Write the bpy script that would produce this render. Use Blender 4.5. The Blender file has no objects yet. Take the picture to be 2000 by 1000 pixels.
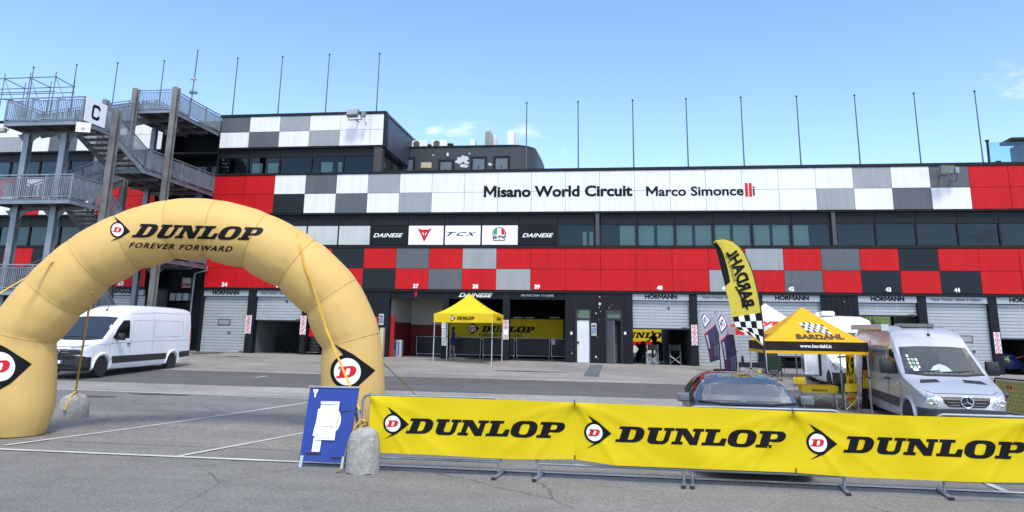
import bpy, bmesh, math, random
from mathutils import Vector, Matrix
from mathutils.bvhtree import BVHTree
R = math.radians
random.seed(7)
S = bpy.context.scene
COL = S.collection
# ---------------------------------------------------------------- camera
CAMZ = 2.08
F_PX, CX, CY = 1418.0, 1000.0, 340.0
PITCH, ROLL, YAW = 0.212229, 0.0160305, -0.138219
_fw = Vector((math.sin(YAW)*math.cos(PITCH), math.cos(YAW)*math.cos(PITCH), math.sin(PITCH)))
_r0 = Vector((math.cos(YAW), -math.sin(YAW), 0)); _u0 = _r0.cross(_fw)
_r = math.cos(ROLL)*_r0 + math.sin(ROLL)*_u0
_u = -math.sin(ROLL)*_r0 + math.cos(ROLL)*_u0
cam = bpy.data.cameras.new('camera'); camo = bpy.data.objects.new('camera', cam); COL.objects.link(camo)
camo.matrix_world = Matrix(((_r.x, _u.x, -_fw.x, 0), (_r.y, _u.y, -_fw.y, 0), (_r.z, _u.z, -_fw.z, CAMZ), (0, 0, 0, 1)))
cam.sensor_width = 36.0; cam.lens = 36.0*F_PX/2000.0; cam.shift_y = -(500-CY)/2000.0
cam.clip_start = .1; cam.clip_end = 3000
S.camera = camo
# ---------------------------------------------------------------- sky, sun, exposure
SUN_EL, SUN_AZ = R(56), R(158)          # azimuth: clockwise from +Y
sd = Vector((math.sin(SUN_AZ)*math.cos(SUN_EL), math.cos(SUN_AZ)*math.cos(SUN_EL), math.sin(SUN_EL)))
w = bpy.data.worlds.new('World'); S.world = w; w.use_nodes = True
nt = w.node_tree; nt.nodes.clear()
def N(t, **k):
    n = nt.nodes.new(t)
    for a, b in k.items(): setattr(n, a, b)
    return n
def LK(a, b): nt.links.new(a, b)
sky = N('ShaderNodeTexSky', sky_type='NISHITA', sun_disc=False, sun_elevation=SUN_EL, sun_rotation=SUN_AZ,
        altitude=10, air_density=.78, dust_density=.15, ozone_density=3.0)
tc = N('ShaderNodeTexCoord'); sp = N('ShaderNodeSeparateXYZ'); LK(tc.outputs['Generated'], sp.inputs[0])
def MA(op, a, b=None, clamp=False):
    n = N('ShaderNodeMath', operation=op, use_clamp=clamp)
    for i, x in enumerate((a, b)):
        if x is None: continue
        if isinstance(x, (int, float)): n.inputs[i].default_value = x
        else: LK(x, n.inputs[i])
    return n.outputs[0]
zz = MA('ADD', MA('MAXIMUM', sp.outputs[2], 0.0), .16)
cmb = N('ShaderNodeCombineXYZ'); LK(MA('DIVIDE', sp.outputs[0], zz), cmb.inputs[0]); LK(MA('DIVIDE', sp.outputs[1], zz), cmb.inputs[1])
nz = N('ShaderNodeTexNoise'); nz.inputs['Scale'].default_value = 1.25; nz.inputs['Detail'].default_value = 9; nz.inputs['Roughness'].default_value = .6
mp = N('ShaderNodeMapping'); mp.inputs['Location'].default_value = (6.29, 14.71, 0); LK(cmb.outputs[0], mp.inputs[0]); LK(mp.outputs[0], nz.inputs['Vector'])
# the cumulus that veils the sun stands overhead and behind the camera (mirrored in the windscreens); thin wisps in front
back = N('ShaderNodeMapRange'); LK(MA('SUBTRACT', sp.outputs[2], MA('MULTIPLY', sp.outputs[1], .35)), back.inputs[0]); back.inputs[1].default_value = .15; back.inputs[2].default_value = .75
back.inputs[3].default_value = -.112; back.inputs[4].default_value = .10
dens = N('ShaderNodeMapRange', interpolation_type='SMOOTHSTEP'); LK(MA('ADD', nz.outputs[0], back.outputs[0]), dens.inputs[0])
dens.inputs[1].default_value = .52; dens.inputs[2].default_value = .68
nz2 = N('ShaderNodeTexNoise'); nz2.inputs['Scale'].default_value = 2.4; nz2.inputs['Detail'].default_value = 6; LK(mp.outputs[0], nz2.inputs['Vector'])
cr = N('ShaderNodeMapRange'); LK(nz2.outputs[0], cr.inputs[0]); cr.inputs[1].default_value = .3; cr.inputs[2].default_value = .7; cr.inputs[3].default_value = 2.2; cr.inputs[4].default_value = 9.0
cc = N('ShaderNodeCombineColor'); LK(cr.outputs[0], cc.inputs[0]); LK(cr.outputs[0], cc.inputs[1]); LK(MA('MULTIPLY', cr.outputs[0], 1.04), cc.inputs[2])
mx = N('ShaderNodeMix', data_type='RGBA'); LK(dens.outputs[0], mx.inputs[0]); LK(sky.outputs[0], mx.inputs[6]); LK(cc.outputs[0], mx.inputs[7])
bg = N('ShaderNodeBackground'); LK(mx.outputs[2], bg.inputs[0]); bg.inputs[1].default_value = .15
wo = N('ShaderNodeOutputWorld'); LK(bg.outputs[0], wo.inputs[0])
sun = bpy.data.lights.new('sun', 'SUN'); sun.energy = 1.5; sun.angle = R(14); sun.color = (1, .95, .88)
suno = bpy.data.objects.new('sun', sun); COL.objects.link(suno)
suno.rotation_euler = (-sd).to_track_quat('-Z', 'Y').to_euler(); suno.location = (0, -20, 40)
S.view_settings.view_transform = 'Standard'; S.view_settings.look = 'None'
S.view_settings.exposure = 1.1; S.view_settings.gamma = 1; S.view_settings.use_curve_mapping = False

# ---------------------------------------------------------------- pixels of the photograph -> places
SC = 1.9/1.8
FY = 37.55695*SC                 # facade plane
PW = 1.9                         # cladding panel width
PX0 = -4.17807*SC                # a panel joint
def KR(x, y): return _fw + (x-CX)/F_PX*_r - (y-CY)/F_PX*_u
def PY(x, y, Y=None):
    d = KR(x, y); Y = FY if Y is None else Y
    return d*(Y/d.y) + Vector((0, 0, CAMZ))
def PX(x, y, X):
    d = KR(x, y); return d*(X/d.x) + Vector((0, 0, CAMZ))
def PZ(x, y, Z):
    d = KR(x, y); return d*((Z-CAMZ)/d.z) + Vector((0, 0, CAMZ))
def gz(X, Y):
    t = max(0.0, min(1.0, (Y-14)/(FY-14)))**1.3
    ss = lambda v: (lambda c: c*c*(3-2*c))(max(0.0, min(1.0, v)))
    return t*(.457-.0069*max(-34, min(30, X)))-.15*ss((X-2.5)/3.5)*ss((Y-13)/4)*(1-ss((Y-23)/13))
def PG(x, y):
    z = 0.0
    for i in range(30):
        p = PZ(x, y, z); z = .5*z+.5*gz(p.x, p.y)
    p.z = gz(p.x, p.y); return p
def fx(x, y, Y=None): return PY(x, y, Y).x
def fz(x, y, Y=None): return PY(x, y, Y).z
Z_UT, Z_UB, Z_RT, Z_RB = [z*SC+CAMZ for z in (8.28250, 6.12923, 4.20424, 2.04458)]
# ---------------------------------------------------------------- materials
def C(r, g, b):
    f = lambda c: (c/255/12.92 if c/255 <= .04045 else ((c/255+.055)/1.055)**2.4)
    return (f(r), f(g), f(b))
MATS = {}
def M(name, col, rough=.55, metal=0.0, var=.12, scale=1.5, bump=0.0, bscale=40.0, coat=0.0, spec=.5, dirt=0.0, dcol=(.05, .045, .04), streak=0.0):
    if name in MATS: return MATS[name]
    m = bpy.data.materials.new(name); m.use_nodes = True; t = m.node_tree; b = t.nodes['Principled BSDF']
    b.inputs['Roughness'].default_value = rough; b.inputs['Metallic'].default_value = metal
    b.inputs['Coat Weight'].default_value = coat; b.inputs['Coat Roughness'].default_value = .05; b.inputs['Specular IOR Level'].default_value = spec
    g = t.nodes.new('ShaderNodeNewGeometry')
    n = t.nodes.new('ShaderNodeTexNoise'); n.inputs['Scale'].default_value = scale; n.inputs['Detail'].default_value = 6; n.inputs['Roughness'].default_value = .62
    t.links.new(g.outputs['Position'], n.inputs['Vector'])
    r = t.nodes.new('ShaderNodeMapRange'); r.inputs[1].default_value = .28; r.inputs[2].default_value = .72; r.inputs[3].default_value = 1-var; r.inputs[4].default_value = 1+var*.6
    t.links.new(n.outputs[0], r.inputs[0])
    x = t.nodes.new('ShaderNodeMix'); x.data_type = 'RGBA'; x.blend_type = 'MULTIPLY'; x.inputs[0].default_value = 1; x.inputs[6].default_value = (*col, 1)
    kk = r.outputs[0]
    if streak:      # rain runs: noise drawn out along z
        mp_ = t.nodes.new('ShaderNodeMapping'); mp_.inputs['Scale'].default_value = (5, 5, .35); t.links.new(g.outputs['Position'], mp_.inputs[0])
        n3 = t.nodes.new('ShaderNodeTexNoise'); n3.inputs['Scale'].default_value = 1.0; n3.inputs['Detail'].default_value = 6; t.links.new(mp_.outputs[0], n3.inputs['Vector'])
        r3 = t.nodes.new('ShaderNodeMapRange'); r3.inputs[1].default_value = .42; r3.inputs[2].default_value = .72; r3.inputs[3].default_value = 1; r3.inputs[4].default_value = 1-streak; t.links.new(n3.outputs[0], r3.inputs[0])
        mm = t.nodes.new('ShaderNodeMath'); mm.operation = 'MULTIPLY'; t.links.new(kk, mm.inputs[0]); t.links.new(r3.outputs[0], mm.inputs[1]); kk = mm.outputs[0]
    t.links.new(kk, x.inputs[7]); out = x.outputs[2]
    if dirt:
        n2 = t.nodes.new('ShaderNodeTexNoise'); n2.inputs['Scale'].default_value = scale*2.7; n2.inputs['Detail'].default_value = 9; n2.inputs['Roughness'].default_value = .7
        t.links.new(g.outputs['Position'], n2.inputs['Vector'])
        r2 = t.nodes.new('ShaderNodeMapRange'); r2.inputs[1].default_value = .5; r2.inputs[2].default_value = .8; r2.inputs[4].default_value = dirt; t.links.new(n2.outputs[0], r2.inputs[0])
        y = t.nodes.new('ShaderNodeMix'); y.data_type = 'RGBA'; t.links.new(r2.outputs[0], y.inputs[0]); t.links.new(out, y.inputs[6]); y.inputs[7].default_value = (*dcol, 1); out = y.outputs[2]
    t.links.new(out, b.inputs['Base Color'])
    rr = t.nodes.new('ShaderNodeMapRange'); rr.inputs[1].default_value = .3; rr.inputs[2].default_value = .7; rr.inputs[3].default_value = max(.02, rough*.85); rr.inputs[4].default_value = min(1, rough*1.15)
    t.links.new(n.outputs[0], rr.inputs[0]); t.links.new(rr.outputs[0], b.inputs['Roughness'])
    if bump:
        nb = t.nodes.new('ShaderNodeTexNoise'); nb.inputs['Scale'].default_value = bscale; nb.inputs['Detail'].default_value = 5
        t.links.new(g.outputs['Position'], nb.inputs['Vector'])
        bu = t.nodes.new('ShaderNodeBump'); bu.inputs['Strength'].default_value = bump; bu.inputs['Distance'].default_value = .02
        t.links.new(nb.outputs[0], bu.inputs['Height']); t.links.new(bu.outputs[0], b.inputs['Normal'])
    MATS[name] = m; return m
def MGLASS(name, tint, refl=1.45, rough=.01):
    if name in MATS: return MATS[name]
    m = bpy.data.materials.new(name); m.use_nodes = True; t = m.node_tree; t.nodes.remove(t.nodes['Principled BSDF']); o = t.nodes['Material Output']
    tr = t.nodes.new('ShaderNodeBsdfTransparent'); tr.inputs[0].default_value = (*tint, 1)
    gl = t.nodes.new('ShaderNodeBsdfGlossy'); gl.inputs['Roughness'].default_value = rough; gl.inputs[0].default_value = (.95, .97, 1, 1)
    fr = t.nodes.new('ShaderNodeFresnel'); fr.inputs[0].default_value = refl
    x = t.nodes.new('ShaderNodeMixShader'); t.links.new(fr.outputs[0], x.inputs[0]); t.links.new(tr.outputs[0], x.inputs[1]); t.links.new(gl.outputs[0], x.inputs[2]); t.links.new(x.outputs[0], o.inputs[0])
    MATS[name] = m; return m
def MCLOTH(name, col, trans=.35, rough=.7, var=.08, scale=2.0, bump=0.0, bscale=6.0, dirt=0.0, dcol=(.1, .08, .05)):
    if name in MATS: return MATS[name]
    m = M(name, col, rough, 0, var, scale, spec=.2, bump=bump, bscale=bscale, dirt=dirt, dcol=dcol); t = m.node_tree; b = t.nodes['Principled BSDF']; o = t.nodes['Material Output']
    src = b.inputs['Base Color'].links[0].from_socket
    tl = t.nodes.new('ShaderNodeBsdfTranslucent'); t.links.new(src, tl.inputs[0])
    x = t.nodes.new('ShaderNodeMixShader'); x.inputs[0].default_value = trans
    t.links.new(b.outputs[0], x.inputs[1]); t.links.new(tl.outputs[0], x.inputs[2]); t.links.new(x.outputs[0], o.inputs[0])
    return m
WHITE = M('white_panel', (.74, .75, .77), .45, var=.05, dirt=.10, scale=.8, dcol=(.35, .35, .35), streak=.12, spec=.3)
LGREY = M('light_grey_panel', (.30, .32, .335), .45, var=.06, dirt=.08, scale=.8, streak=.12, spec=.3)
DGREY = M('mid_grey_panel', (.105, .115, .13), .45, var=.08, dirt=.08, scale=.8, streak=.12, spec=.25)
RED = M('red_panel', (.50, .009, .012), .48, var=.08, dirt=.12, scale=.8, dcol=(.25, .012, .012), streak=.14, spec=.18)
BLACKP = M('blue_black_panel', (.010, .015, .020), .48, var=.15, scale=.8, spec=.25)
DWALL = M('dark_wall_paint', (.009, .012, .017), .65, spec=.2, var=.3, dirt=.25, scale=1.2, dcol=(.028, .032, .036), bump=.15)
DTRIM = M('dark_trim', (.010, .011, .013), .55, var=.2, spec=.25)
BROWNCOL = M('brown_column_paint', (.045, .038, .034), .5, var=.25)
GALV = M('galvanised_steel', (.27, .30, .33), .5, .55, var=.3, scale=2.2, dirt=.3, dcol=(.16, .15, .13))
GALVD = M('galvanised_steel_dull', (.19, .205, .225), .58, .35, var=.35, scale=1.6, dirt=.5, dcol=(.12, .095, .07))
RUST = M('weathered_steel', (.20, .195, .19), .65, .2, var=.4, scale=1.2, dirt=.55, dcol=(.13, .095, .065))
DOORM = M('garage_door_grey', (.40, .43, .45), .42, .1, var=.08, scale=1.0, dirt=.18, dcol=(.22, .22, .21))
HEADM = M('header_board_grey', (.33, .36, .39), .42, var=.05)
BLK = M('black_print', (.006, .006, .007), .6, var=.1, spec=.15)
WPRINT = M('white_print', (.8, .8, .8), .5, var=.05)
REDP = M('red_print', (.60, .015, .02), .5, var=.05, spec=.2)
BLACK = M('black_plastic', (.014, .014, .015), .5, var=.2)
RUBBER = M('tyre_rubber', (.018, .018, .019), .8, var=.3, bump=.1)
CHROME = M('chrome', (.75, .76, .78), .12, 1.0, var=.05)
ALU = M('aluminium', (.55, .56, .58), .35, .8, var=.15)
WENAM = M('white_enamel', (.75, .75, .74), .4, var=.06)
# ---------------------------------------------------------------- mesh builder
class MB:
    def __init__(s): s.v = []; s.f = []
    def add(s, vs, fs):
        o = len(s.v); s.v += [tuple(p) for p in vs]; s.f += [tuple(i+o for i in q) for q in fs]; return s
    def box(s, x0, y0, z0, x1, y1, z1):
        return s.add([(x0,y0,z0),(x1,y0,z0),(x1,y1,z0),(x0,y1,z0),(x0,y0,z1),(x1,y0,z1),(x1,y1,z1),(x0,y1,z1)],
                     [(3,2,1,0),(4,5,6,7),(0,1,5,4),(1,2,6,5),(2,3,7,6),(3,0,4,7)])
    def cbox(s, c, d): return s.box(c[0]-d[0]/2, c[1]-d[1]/2, c[2]-d[2]/2, c[0]+d[0]/2, c[1]+d[1]/2, c[2]+d[2]/2)
    def beam(s, a, b, wd, ht, up=(0, 0, 1)):
        a = Vector(a); b = Vector(b); d = (b-a).normalized(); up = Vector(up)
        if abs(d.dot(up)) > .98: up = Vector((0, 1, 0))
        sd_ = d.cross(up).normalized(); u = sd_.cross(d)
        vs = [p+sd_*i*wd/2+u*j*ht/2 for p in (a, b) for i, j in ((-1,-1),(1,-1),(1,1),(-1,1))]
        return s.add(vs, [(3,2,1,0),(4,5,6,7),(0,1,5,4),(1,2,6,5),(2,3,7,6),(3,0,4,7)])
    def tube(s, pts, r, n=6, cap=True, flat=None):
        pts = [Vector(p) for p in pts]; k = len(pts); rs = r if isinstance(r, (list, tuple)) else [r]*k
        t0 = (pts[1]-pts[0]).normalized(); up = Vector((0, 0, 1)) if abs(t0.z) < .9 else Vector((1, 0, 0))
        a = t0.cross(up).normalized(); vs = []
        for i, p in enumerate(pts):
            t = ((pts[min(i+1, k-1)]-p).normalized()+(p-pts[max(i-1, 0)]).normalized()).normalized()
            a = (a-t*a.dot(t)).normalized(); b = t.cross(a)
            for j in range(n):
                q = 2*math.pi*j/n; vs.append(p+(a*math.cos(q)+b*math.sin(q)*(flat or 1))*rs[i])
        fs = [(i*n+j, i*n+(j+1) % n, (i+1)*n+(j+1) % n, (i+1)*n+j) for i in range(k-1) for j in range(n)]
        if cap: fs += [tuple(range(n-1, -1, -1)), tuple((k-1)*n+j for j in range(n))]
        return s.add(vs, fs)
    def loft(s, rings, closed=True, caps=True):
        n = len(rings[0]); k = len(rings); vs = [p for r_ in rings for p in r_]
        m = n if closed else n-1
        fs = [(i*n+j, i*n+(j+1) % n, (i+1)*n+(j+1) % n, (i+1)*n+j) for i in range(k-1) for j in range(m)]
        if caps: fs += [tuple(range(n-1, -1, -1)), tuple((k-1)*n+j for j in range(n))]
        return s.add(vs, fs)
    def lathe(s, prof, c=(0, 0, 0), axis='z', n=24):
        rings = []
        for r_, h in prof:
            ring = []
            for j in range(n):
                q = 2*math.pi*j/n; a, b = r_*math.cos(q), r_*math.sin(q)
                p = {'z': (a, b, h), 'y': (a, h, b), 'x': (h, a, b)}[axis]
                ring.append((p[0]+c[0], p[1]+c[1], p[2]+c[2]))
            rings.append(ring)
        return s.loft(rings, True, True)
    def prism(s, poly, a0, a1, ax='y'):
        n = len(poly); f = {'y': lambda p, a: (p[0], a, p[1]), 'x': lambda p, a: (a, p[0], p[1]), 'z': lambda p, a: (p[0], p[1], a)}[ax]
        vs = [f(p, a0) for p in poly]+[f(p, a1) for p in poly]
        return s.add(vs, [tuple(range(n-1, -1, -1)), tuple(range(n, 2*n))]+[(i, (i+1) % n, n+(i+1) % n, n+i) for i in range(n)])
    def grid(s, fn, nu, nv):
        vs = [fn(i/nu, j/nv) for j in range(nv+1) for i in range(nu+1)]
        return s.add(vs, [(j*(nu+1)+i, j*(nu+1)+i+1, (j+1)*(nu+1)+i+1, (j+1)*(nu+1)+i) for j in range(nv) for i in range(nu)])
    def tr(s, m): s.v = [tuple(m @ Vector(p)) for p in s.v]; return s
    def mesh(s, name='m', smooth=None, bevel=0, recalc=True):
        me = bpy.data.meshes.new(name); me.from_pydata(s.v, [], s.f); me.update()
        if recalc or bevel:
            bm = bmesh.new(); bm.from_mesh(me)
            if bevel: bmesh.ops.bevel(bm, geom=[e for e in bm.edges if len(e.link_faces) == 2 and e.calc_face_angle(0) > .5], offset=bevel, segments=2, affect='EDGES', clamp_overlap=True)
            if recalc: bmesh.ops.recalc_face_normals(bm, faces=bm.faces)
            bm.to_mesh(me); bm.free()
        if smooth is not None:
            me.polygons.foreach_set('use_smooth', [True]*len(me.polygons)); me.set_sharp_from_angle(angle=R(smooth))
        return me
    def build(s, name, mat, par=None, world=False, smooth=None, bevel=0, recalc=True):
        if world and par is not None:
            inv = PM[par.name].inverted(); s.tr(inv)
        return OB(name, s.mesh(name, smooth, bevel, recalc), mat, par)
PM = {}
def OB(name, me, mat, par=None):
    o = bpy.data.objects.new(name, me); COL.objects.link(o)
    if mat is not None and not me.materials: me.materials.append(mat)
    if par is not None:
        o.parent = par; PM[o.name] = PM[par.name].copy()
    else: PM[o.name] = Matrix.Identity(4)
    return o
def tag(o, label, cat, group=None, kind=None):
    o['label'] = label; o['category'] = cat
    if group: o['group'] = group
    if kind: o['kind'] = kind
    return o
def T(name, label, cat, loc=(0, 0, 0), rz=0.0, group=None):
    o = bpy.data.objects.new(name, None); COL.objects.link(o); o.empty_display_size = .2
    o.location = loc; o.rotation_euler = (0, 0, rz)
    PM[o.name] = Matrix.Translation(Vector(loc)) @ Matrix.Rotation(rz, 4, 'Z')
    return tag(o, label, cat, group)
def ST(o): o['kind'] = 'structure'; return o
def STUFF(o): o['kind'] = 'stuff'; return o
def copy_tree(o, par=None, shallow=False):
    c = o.copy(); COL.objects.link(c); c.parent = par
    PM[c.name] = PM[o.name].copy() if par is None else PM[par.name].copy()
    for ch in o.children: copy_tree(ch, c)
    return c
def place(o, loc, rz=0.0, **kw):
    o.location = loc; o.rotation_euler = (0, 0, rz); PM[o.name] = Matrix.Translation(Vector(loc)) @ Matrix.Rotation(rz, 4, 'Z')
    for k, v in kw.items(): o[k] = v
    return o
# ---------------------------------------------------------------- flat shapes (print): 2-D polygons -> triangles -> laid on a surface
def arc(cx, cy, rx, ry, a0, a1, n=10): return [(cx+rx*math.cos(R(a0+(a1-a0)*i/n)), cy+ry*math.sin(R(a0+(a1-a0)*i/n))) for i in range(n+1)]
def tri(loops):
    bm = bmesh.new(); es = []
    for lp in loops:
        vs = [bm.verts.new((p[0], p[1], 0)) for p in lp]
        es += [bm.edges.new((vs[i], vs[(i+1) % len(vs)])) for i in range(len(vs))]
    bmesh.ops.triangle_fill(bm, use_beauty=True, use_dissolve=False, edges=es, normal=(0, 0, 1))
    bm.verts.index_update()
    V = [(v.co.x, v.co.y) for v in bm.verts]; Fc = [tuple(v.index for v in f.verts) for f in bm.faces]; bm.free()
    return V, Fc
def merge2(parts):
    V, Fc = [], []
    for v, f in parts:
        o = len(V); V += v; Fc += [tuple(i+o for i in q) for q in f]
    return V, Fc
def xf2(vf, sx=1, sy=None, dx=0, dy=0, shear=0, rot=0):
    sy = sx if sy is None else sy; c, s_ = math.cos(rot), math.sin(rot); o = []
    for x, y in vf[0]:
        x = x+shear*y; x *= sx; y *= sy; o.append((x*c-y*s_+dx, x*s_+y*c+dy))
    return o, vf[1]
_TX = {}
def _txt(body, bold, sp):
    cu = bpy.data.curves.new('txt', 'FONT'); cu.body = body; cu.offset = bold; cu.resolution_u = 3; cu.space_character = sp; cu.fill_mode = 'FRONT'
    o = bpy.data.objects.new('txt', cu); COL.objects.link(o)
    dg = bpy.context.evaluated_depsgraph_get(); me = bpy.data.meshes.new_from_object(o.evaluated_get(dg))
    V = [(v.co.x/.729, v.co.y/.729) for v in me.vertices]; Fc = [tuple(p.vertices) for p in me.polygons]
    bpy.data.objects.remove(o); bpy.data.curves.remove(cu); bpy.data.meshes.remove(me)
    return V, Fc
def text2(body, bold=0.0, sp=1.0):
    """built-in font, as 2-D triangles; cap height scaled to 1, left edge at 0 (its M cannot be emboldened, so that letter is drawn here)"""
    key = (body, bold, sp)
    if key in _TX: return _TX[key]
    if bold and 'M' in body:
        bar = min(p[0] for p in _txt('|', 0, sp)[0]); adv = lambda q: (min(p[0] for p in _txt(q+'|', 0, sp)[0][-4:])-bar) if q else 0.0
        adv = lambda q: (max(p[0] for p in _txt(q+'|', 0, sp)[0])-max(p[0] for p in _txt('|', 0, sp)[0])) if q else 0.0
        parts = []; x = 0.0; run = ''; wM = 1.0; t_ = .13+bold*2.4; e = bold*1.2
        for ch in list(body)+[None]:
            if ch == 'M' or ch is None:
                if run.strip(): parts.append(xf2(_txt(run, bold, sp), 1, 1, dx=x))
                x += adv(run); run = ''
                if ch == 'M':
                    x0 = x+.09; w_ = wM
                    parts.append(xf2(tri([[(-e, -e), (-e, 1+e), (t_*.95, 1+e), (w_/2, .46), (w_-t_*.95, 1+e), (w_+e, 1+e), (w_+e, -e), (w_+e-t_, -e), (w_+e-t_, .60), (w_/2, .46-t_*1.7), (t_-e, .60), (t_-e, -e)]]), 1, 1, dx=x0)); x += wM+.18*sp
            else: run += ch
        V, Fc = merge2(parts)
    else: V, Fc = _txt(body, bold, sp)
    x0 = min(p[0] for p in V); V = [(x-x0, y) for x, y in V]; _TX[key] = (V, Fc); return V, Fc
def bounds(vf): xs = [p[0] for p in vf[0]]; ys = [p[1] for p in vf[0]]; return min(xs), min(ys), max(xs), max(ys)
def fit2(vf, x0, y0, x1, y1, shear=0):
    vf = xf2(vf, 1, 1, shear=shear); a, b, c, d = bounds(vf); sx = (x1-x0)/(c-a); sy = (y1-y0)/(d-b)
    return [((x-a)*sx+x0, (y-b)*sy+y0) for x, y in vf[0]], vf[1]
def flat(vf, fn, name, mat, par, world=False, maxlen=None):
    """place 2-D triangles by fn(x,y)->3-D; optionally subdivide first so they can follow a curve"""
    V, Fc = vf
    if maxlen:
        bm = bmesh.new(); vs = [bm.verts.new((x, y, 0)) for x, y in V]
        for q in Fc:
            try: bm.faces.new([vs[i] for i in q])
            except ValueError: pass
        for it in range(6):
            bmesh.ops.triangulate(bm, faces=[f for f in bm.faces if len(f.verts) > 3])
            es = [e for e in bm.edges if e.calc_length() > maxlen]
            if not es: break
            bmesh.ops.subdivide_edges(bm, edges=es, cuts=1)
        bmesh.ops.triangulate(bm, faces=[f for f in bm.faces if len(f.verts) > 3])
        bm.verts.index_update(); V = [(v.co.x, v.co.y) for v in bm.verts]; Fc = [tuple(v.index for v in f.verts) for f in bm.faces]; bm.free()
    mb = MB(); mb.add([fn(x, y) for x, y in V], Fc)
    return mb.build(name, mat, par, world=world, recalc=False)
def bvh_of(o):
    me = o.data; return BVHTree.FromPolygons([v.co.copy() for v in me.vertices], [tuple(p.vertices) for p in me.polygons])
def onto(bvh, origin, direction, off, guess=1.0):
    d = Vector(direction).normalized()
    h, n, i, dist = bvh.ray_cast(Vector(origin), d)
    if h is None:
        h, n, i, dist = bvh.find_nearest(Vector(origin)+d*guess)
        return h-d*off
    if n.dot(d) > 0: n = -n
    return h+n*off*.5-d*off*.5
# tyre maker's word mark, drawn by hand: wide slab italic capitals
DUN = [
 ('D', 1.44, [[(0,0),(0,.18),(.17,.18),(.17,.82),(0,.82),(0,1)]+arc(.88,.58,.47,.42,90,0,8)+arc(.88,.42,.47,.42,0,-90,8), [(.60,.18),(.60,.82)]+arc(.74,.68,.16,.14,90,0,5)+arc(.74,.32,.16,.14,0,-90,5)]),
 ('U', 1.40, [[(0,1),(0,.82),(.14,.82)]+arc(.46,.29,.32,.32,180,270,7)+arc(.92,.29,.30,.32,270,360,7)+[(1.22,.82),(1.36,.82),(1.36,1),(.82,1),(.82,.82),(.96,.82)]+arc(.84,.30,.12,.13,0,-90,4)+arc(.70,.30,.12,.13,-90,-180,4)+[(.58,.82),(.72,.82),(.72,1)]]),
 ('N', 1.50, [[(0,0),(0,.18),(.14,.18),(.14,.82),(0,.82),(0,1),(.56,1),(1.02,.44),(1.02,.82),(.88,.82),(.88,1),(1.44,1),(1.44,.82),(1.30,.82),(1.30,0),(.94,0),(.42,.63),(.42,.18),(.56,.18),(.56,0)]]),
 ('L', 1.24, [[(0,0),(0,.18),(.15,.18),(.15,.82),(0,.82),(0,1),(.75,1),(.75,.82),(.58,.82),(.58,.18),(.86,.18),(.94,.46),(1.18,.46),(1.18,0)]]),
 ('O', 1.44, [arc(.86,.60,.50,.43,0,90,7)+arc(.50,.60,.50,.43,90,180,7)+arc(.50,.40,.50,.43,180,270,7)+arc(.86,.40,.50,.43,270,360,7), arc(.78,.66,.14,.17,0,90,4)+arc(.60,.66,.14,.17,90,180,4)+arc(.60,.34,.14,.17,180,270,4)+arc(.78,.34,.14,.17,270,360,4)]),
 ('P', 1.30, [[(0,0),(0,.18),(.17,.18),(.17,.82),(0,.82),(0,1)]+arc(1.0,.70,.33,.30,90,0,7)+arc(1.0,.66,.33,.30,0,-90,7)+[(.60,.36),(.60,.18),(.76,.18),(.76,0)], [(.60,.53),(.60,.83)]+arc(.82,.72,.1,.11,90,0,4)+arc(.82,.64,.1,.11,0,-90,4)]),
]
def dedupe(lp):
    o = []
    for p in lp:
        if not o or abs(p[0]-o[-1][0])+abs(p[1]-o[-1][1]) > 1e-5: o.append(p)
    return o
_x = 0; _ps = []; GLY = {}
for ch, adv, lps in DUN:
    g_ = tri([dedupe(l) for l in lps]); GLY[ch] = g_; _ps.append(xf2(g_, 1, 1, dx=_x)); _x += adv
DUNLOP2 = xf2(merge2(_ps), 1, 1, shear=.28)                 # cap height 1, about 8.5 wide
ARROW2 = tri([[(-.86, 2.1), (.50, 1.28), (2.1, -.05), (.55, -1.25), (-1.09, -1.96), (-.05, -1.28)]+arc(0, 0, 1.28, 1.28, 262, 100, 22)])
DISC2 = tri([arc(0, 0, 1, 1, 0, 350, 35)])
DLET2 = xf2(GLY['D'], 1.02, .82, dx=-.86, dy=-.41, shear=.26)
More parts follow.
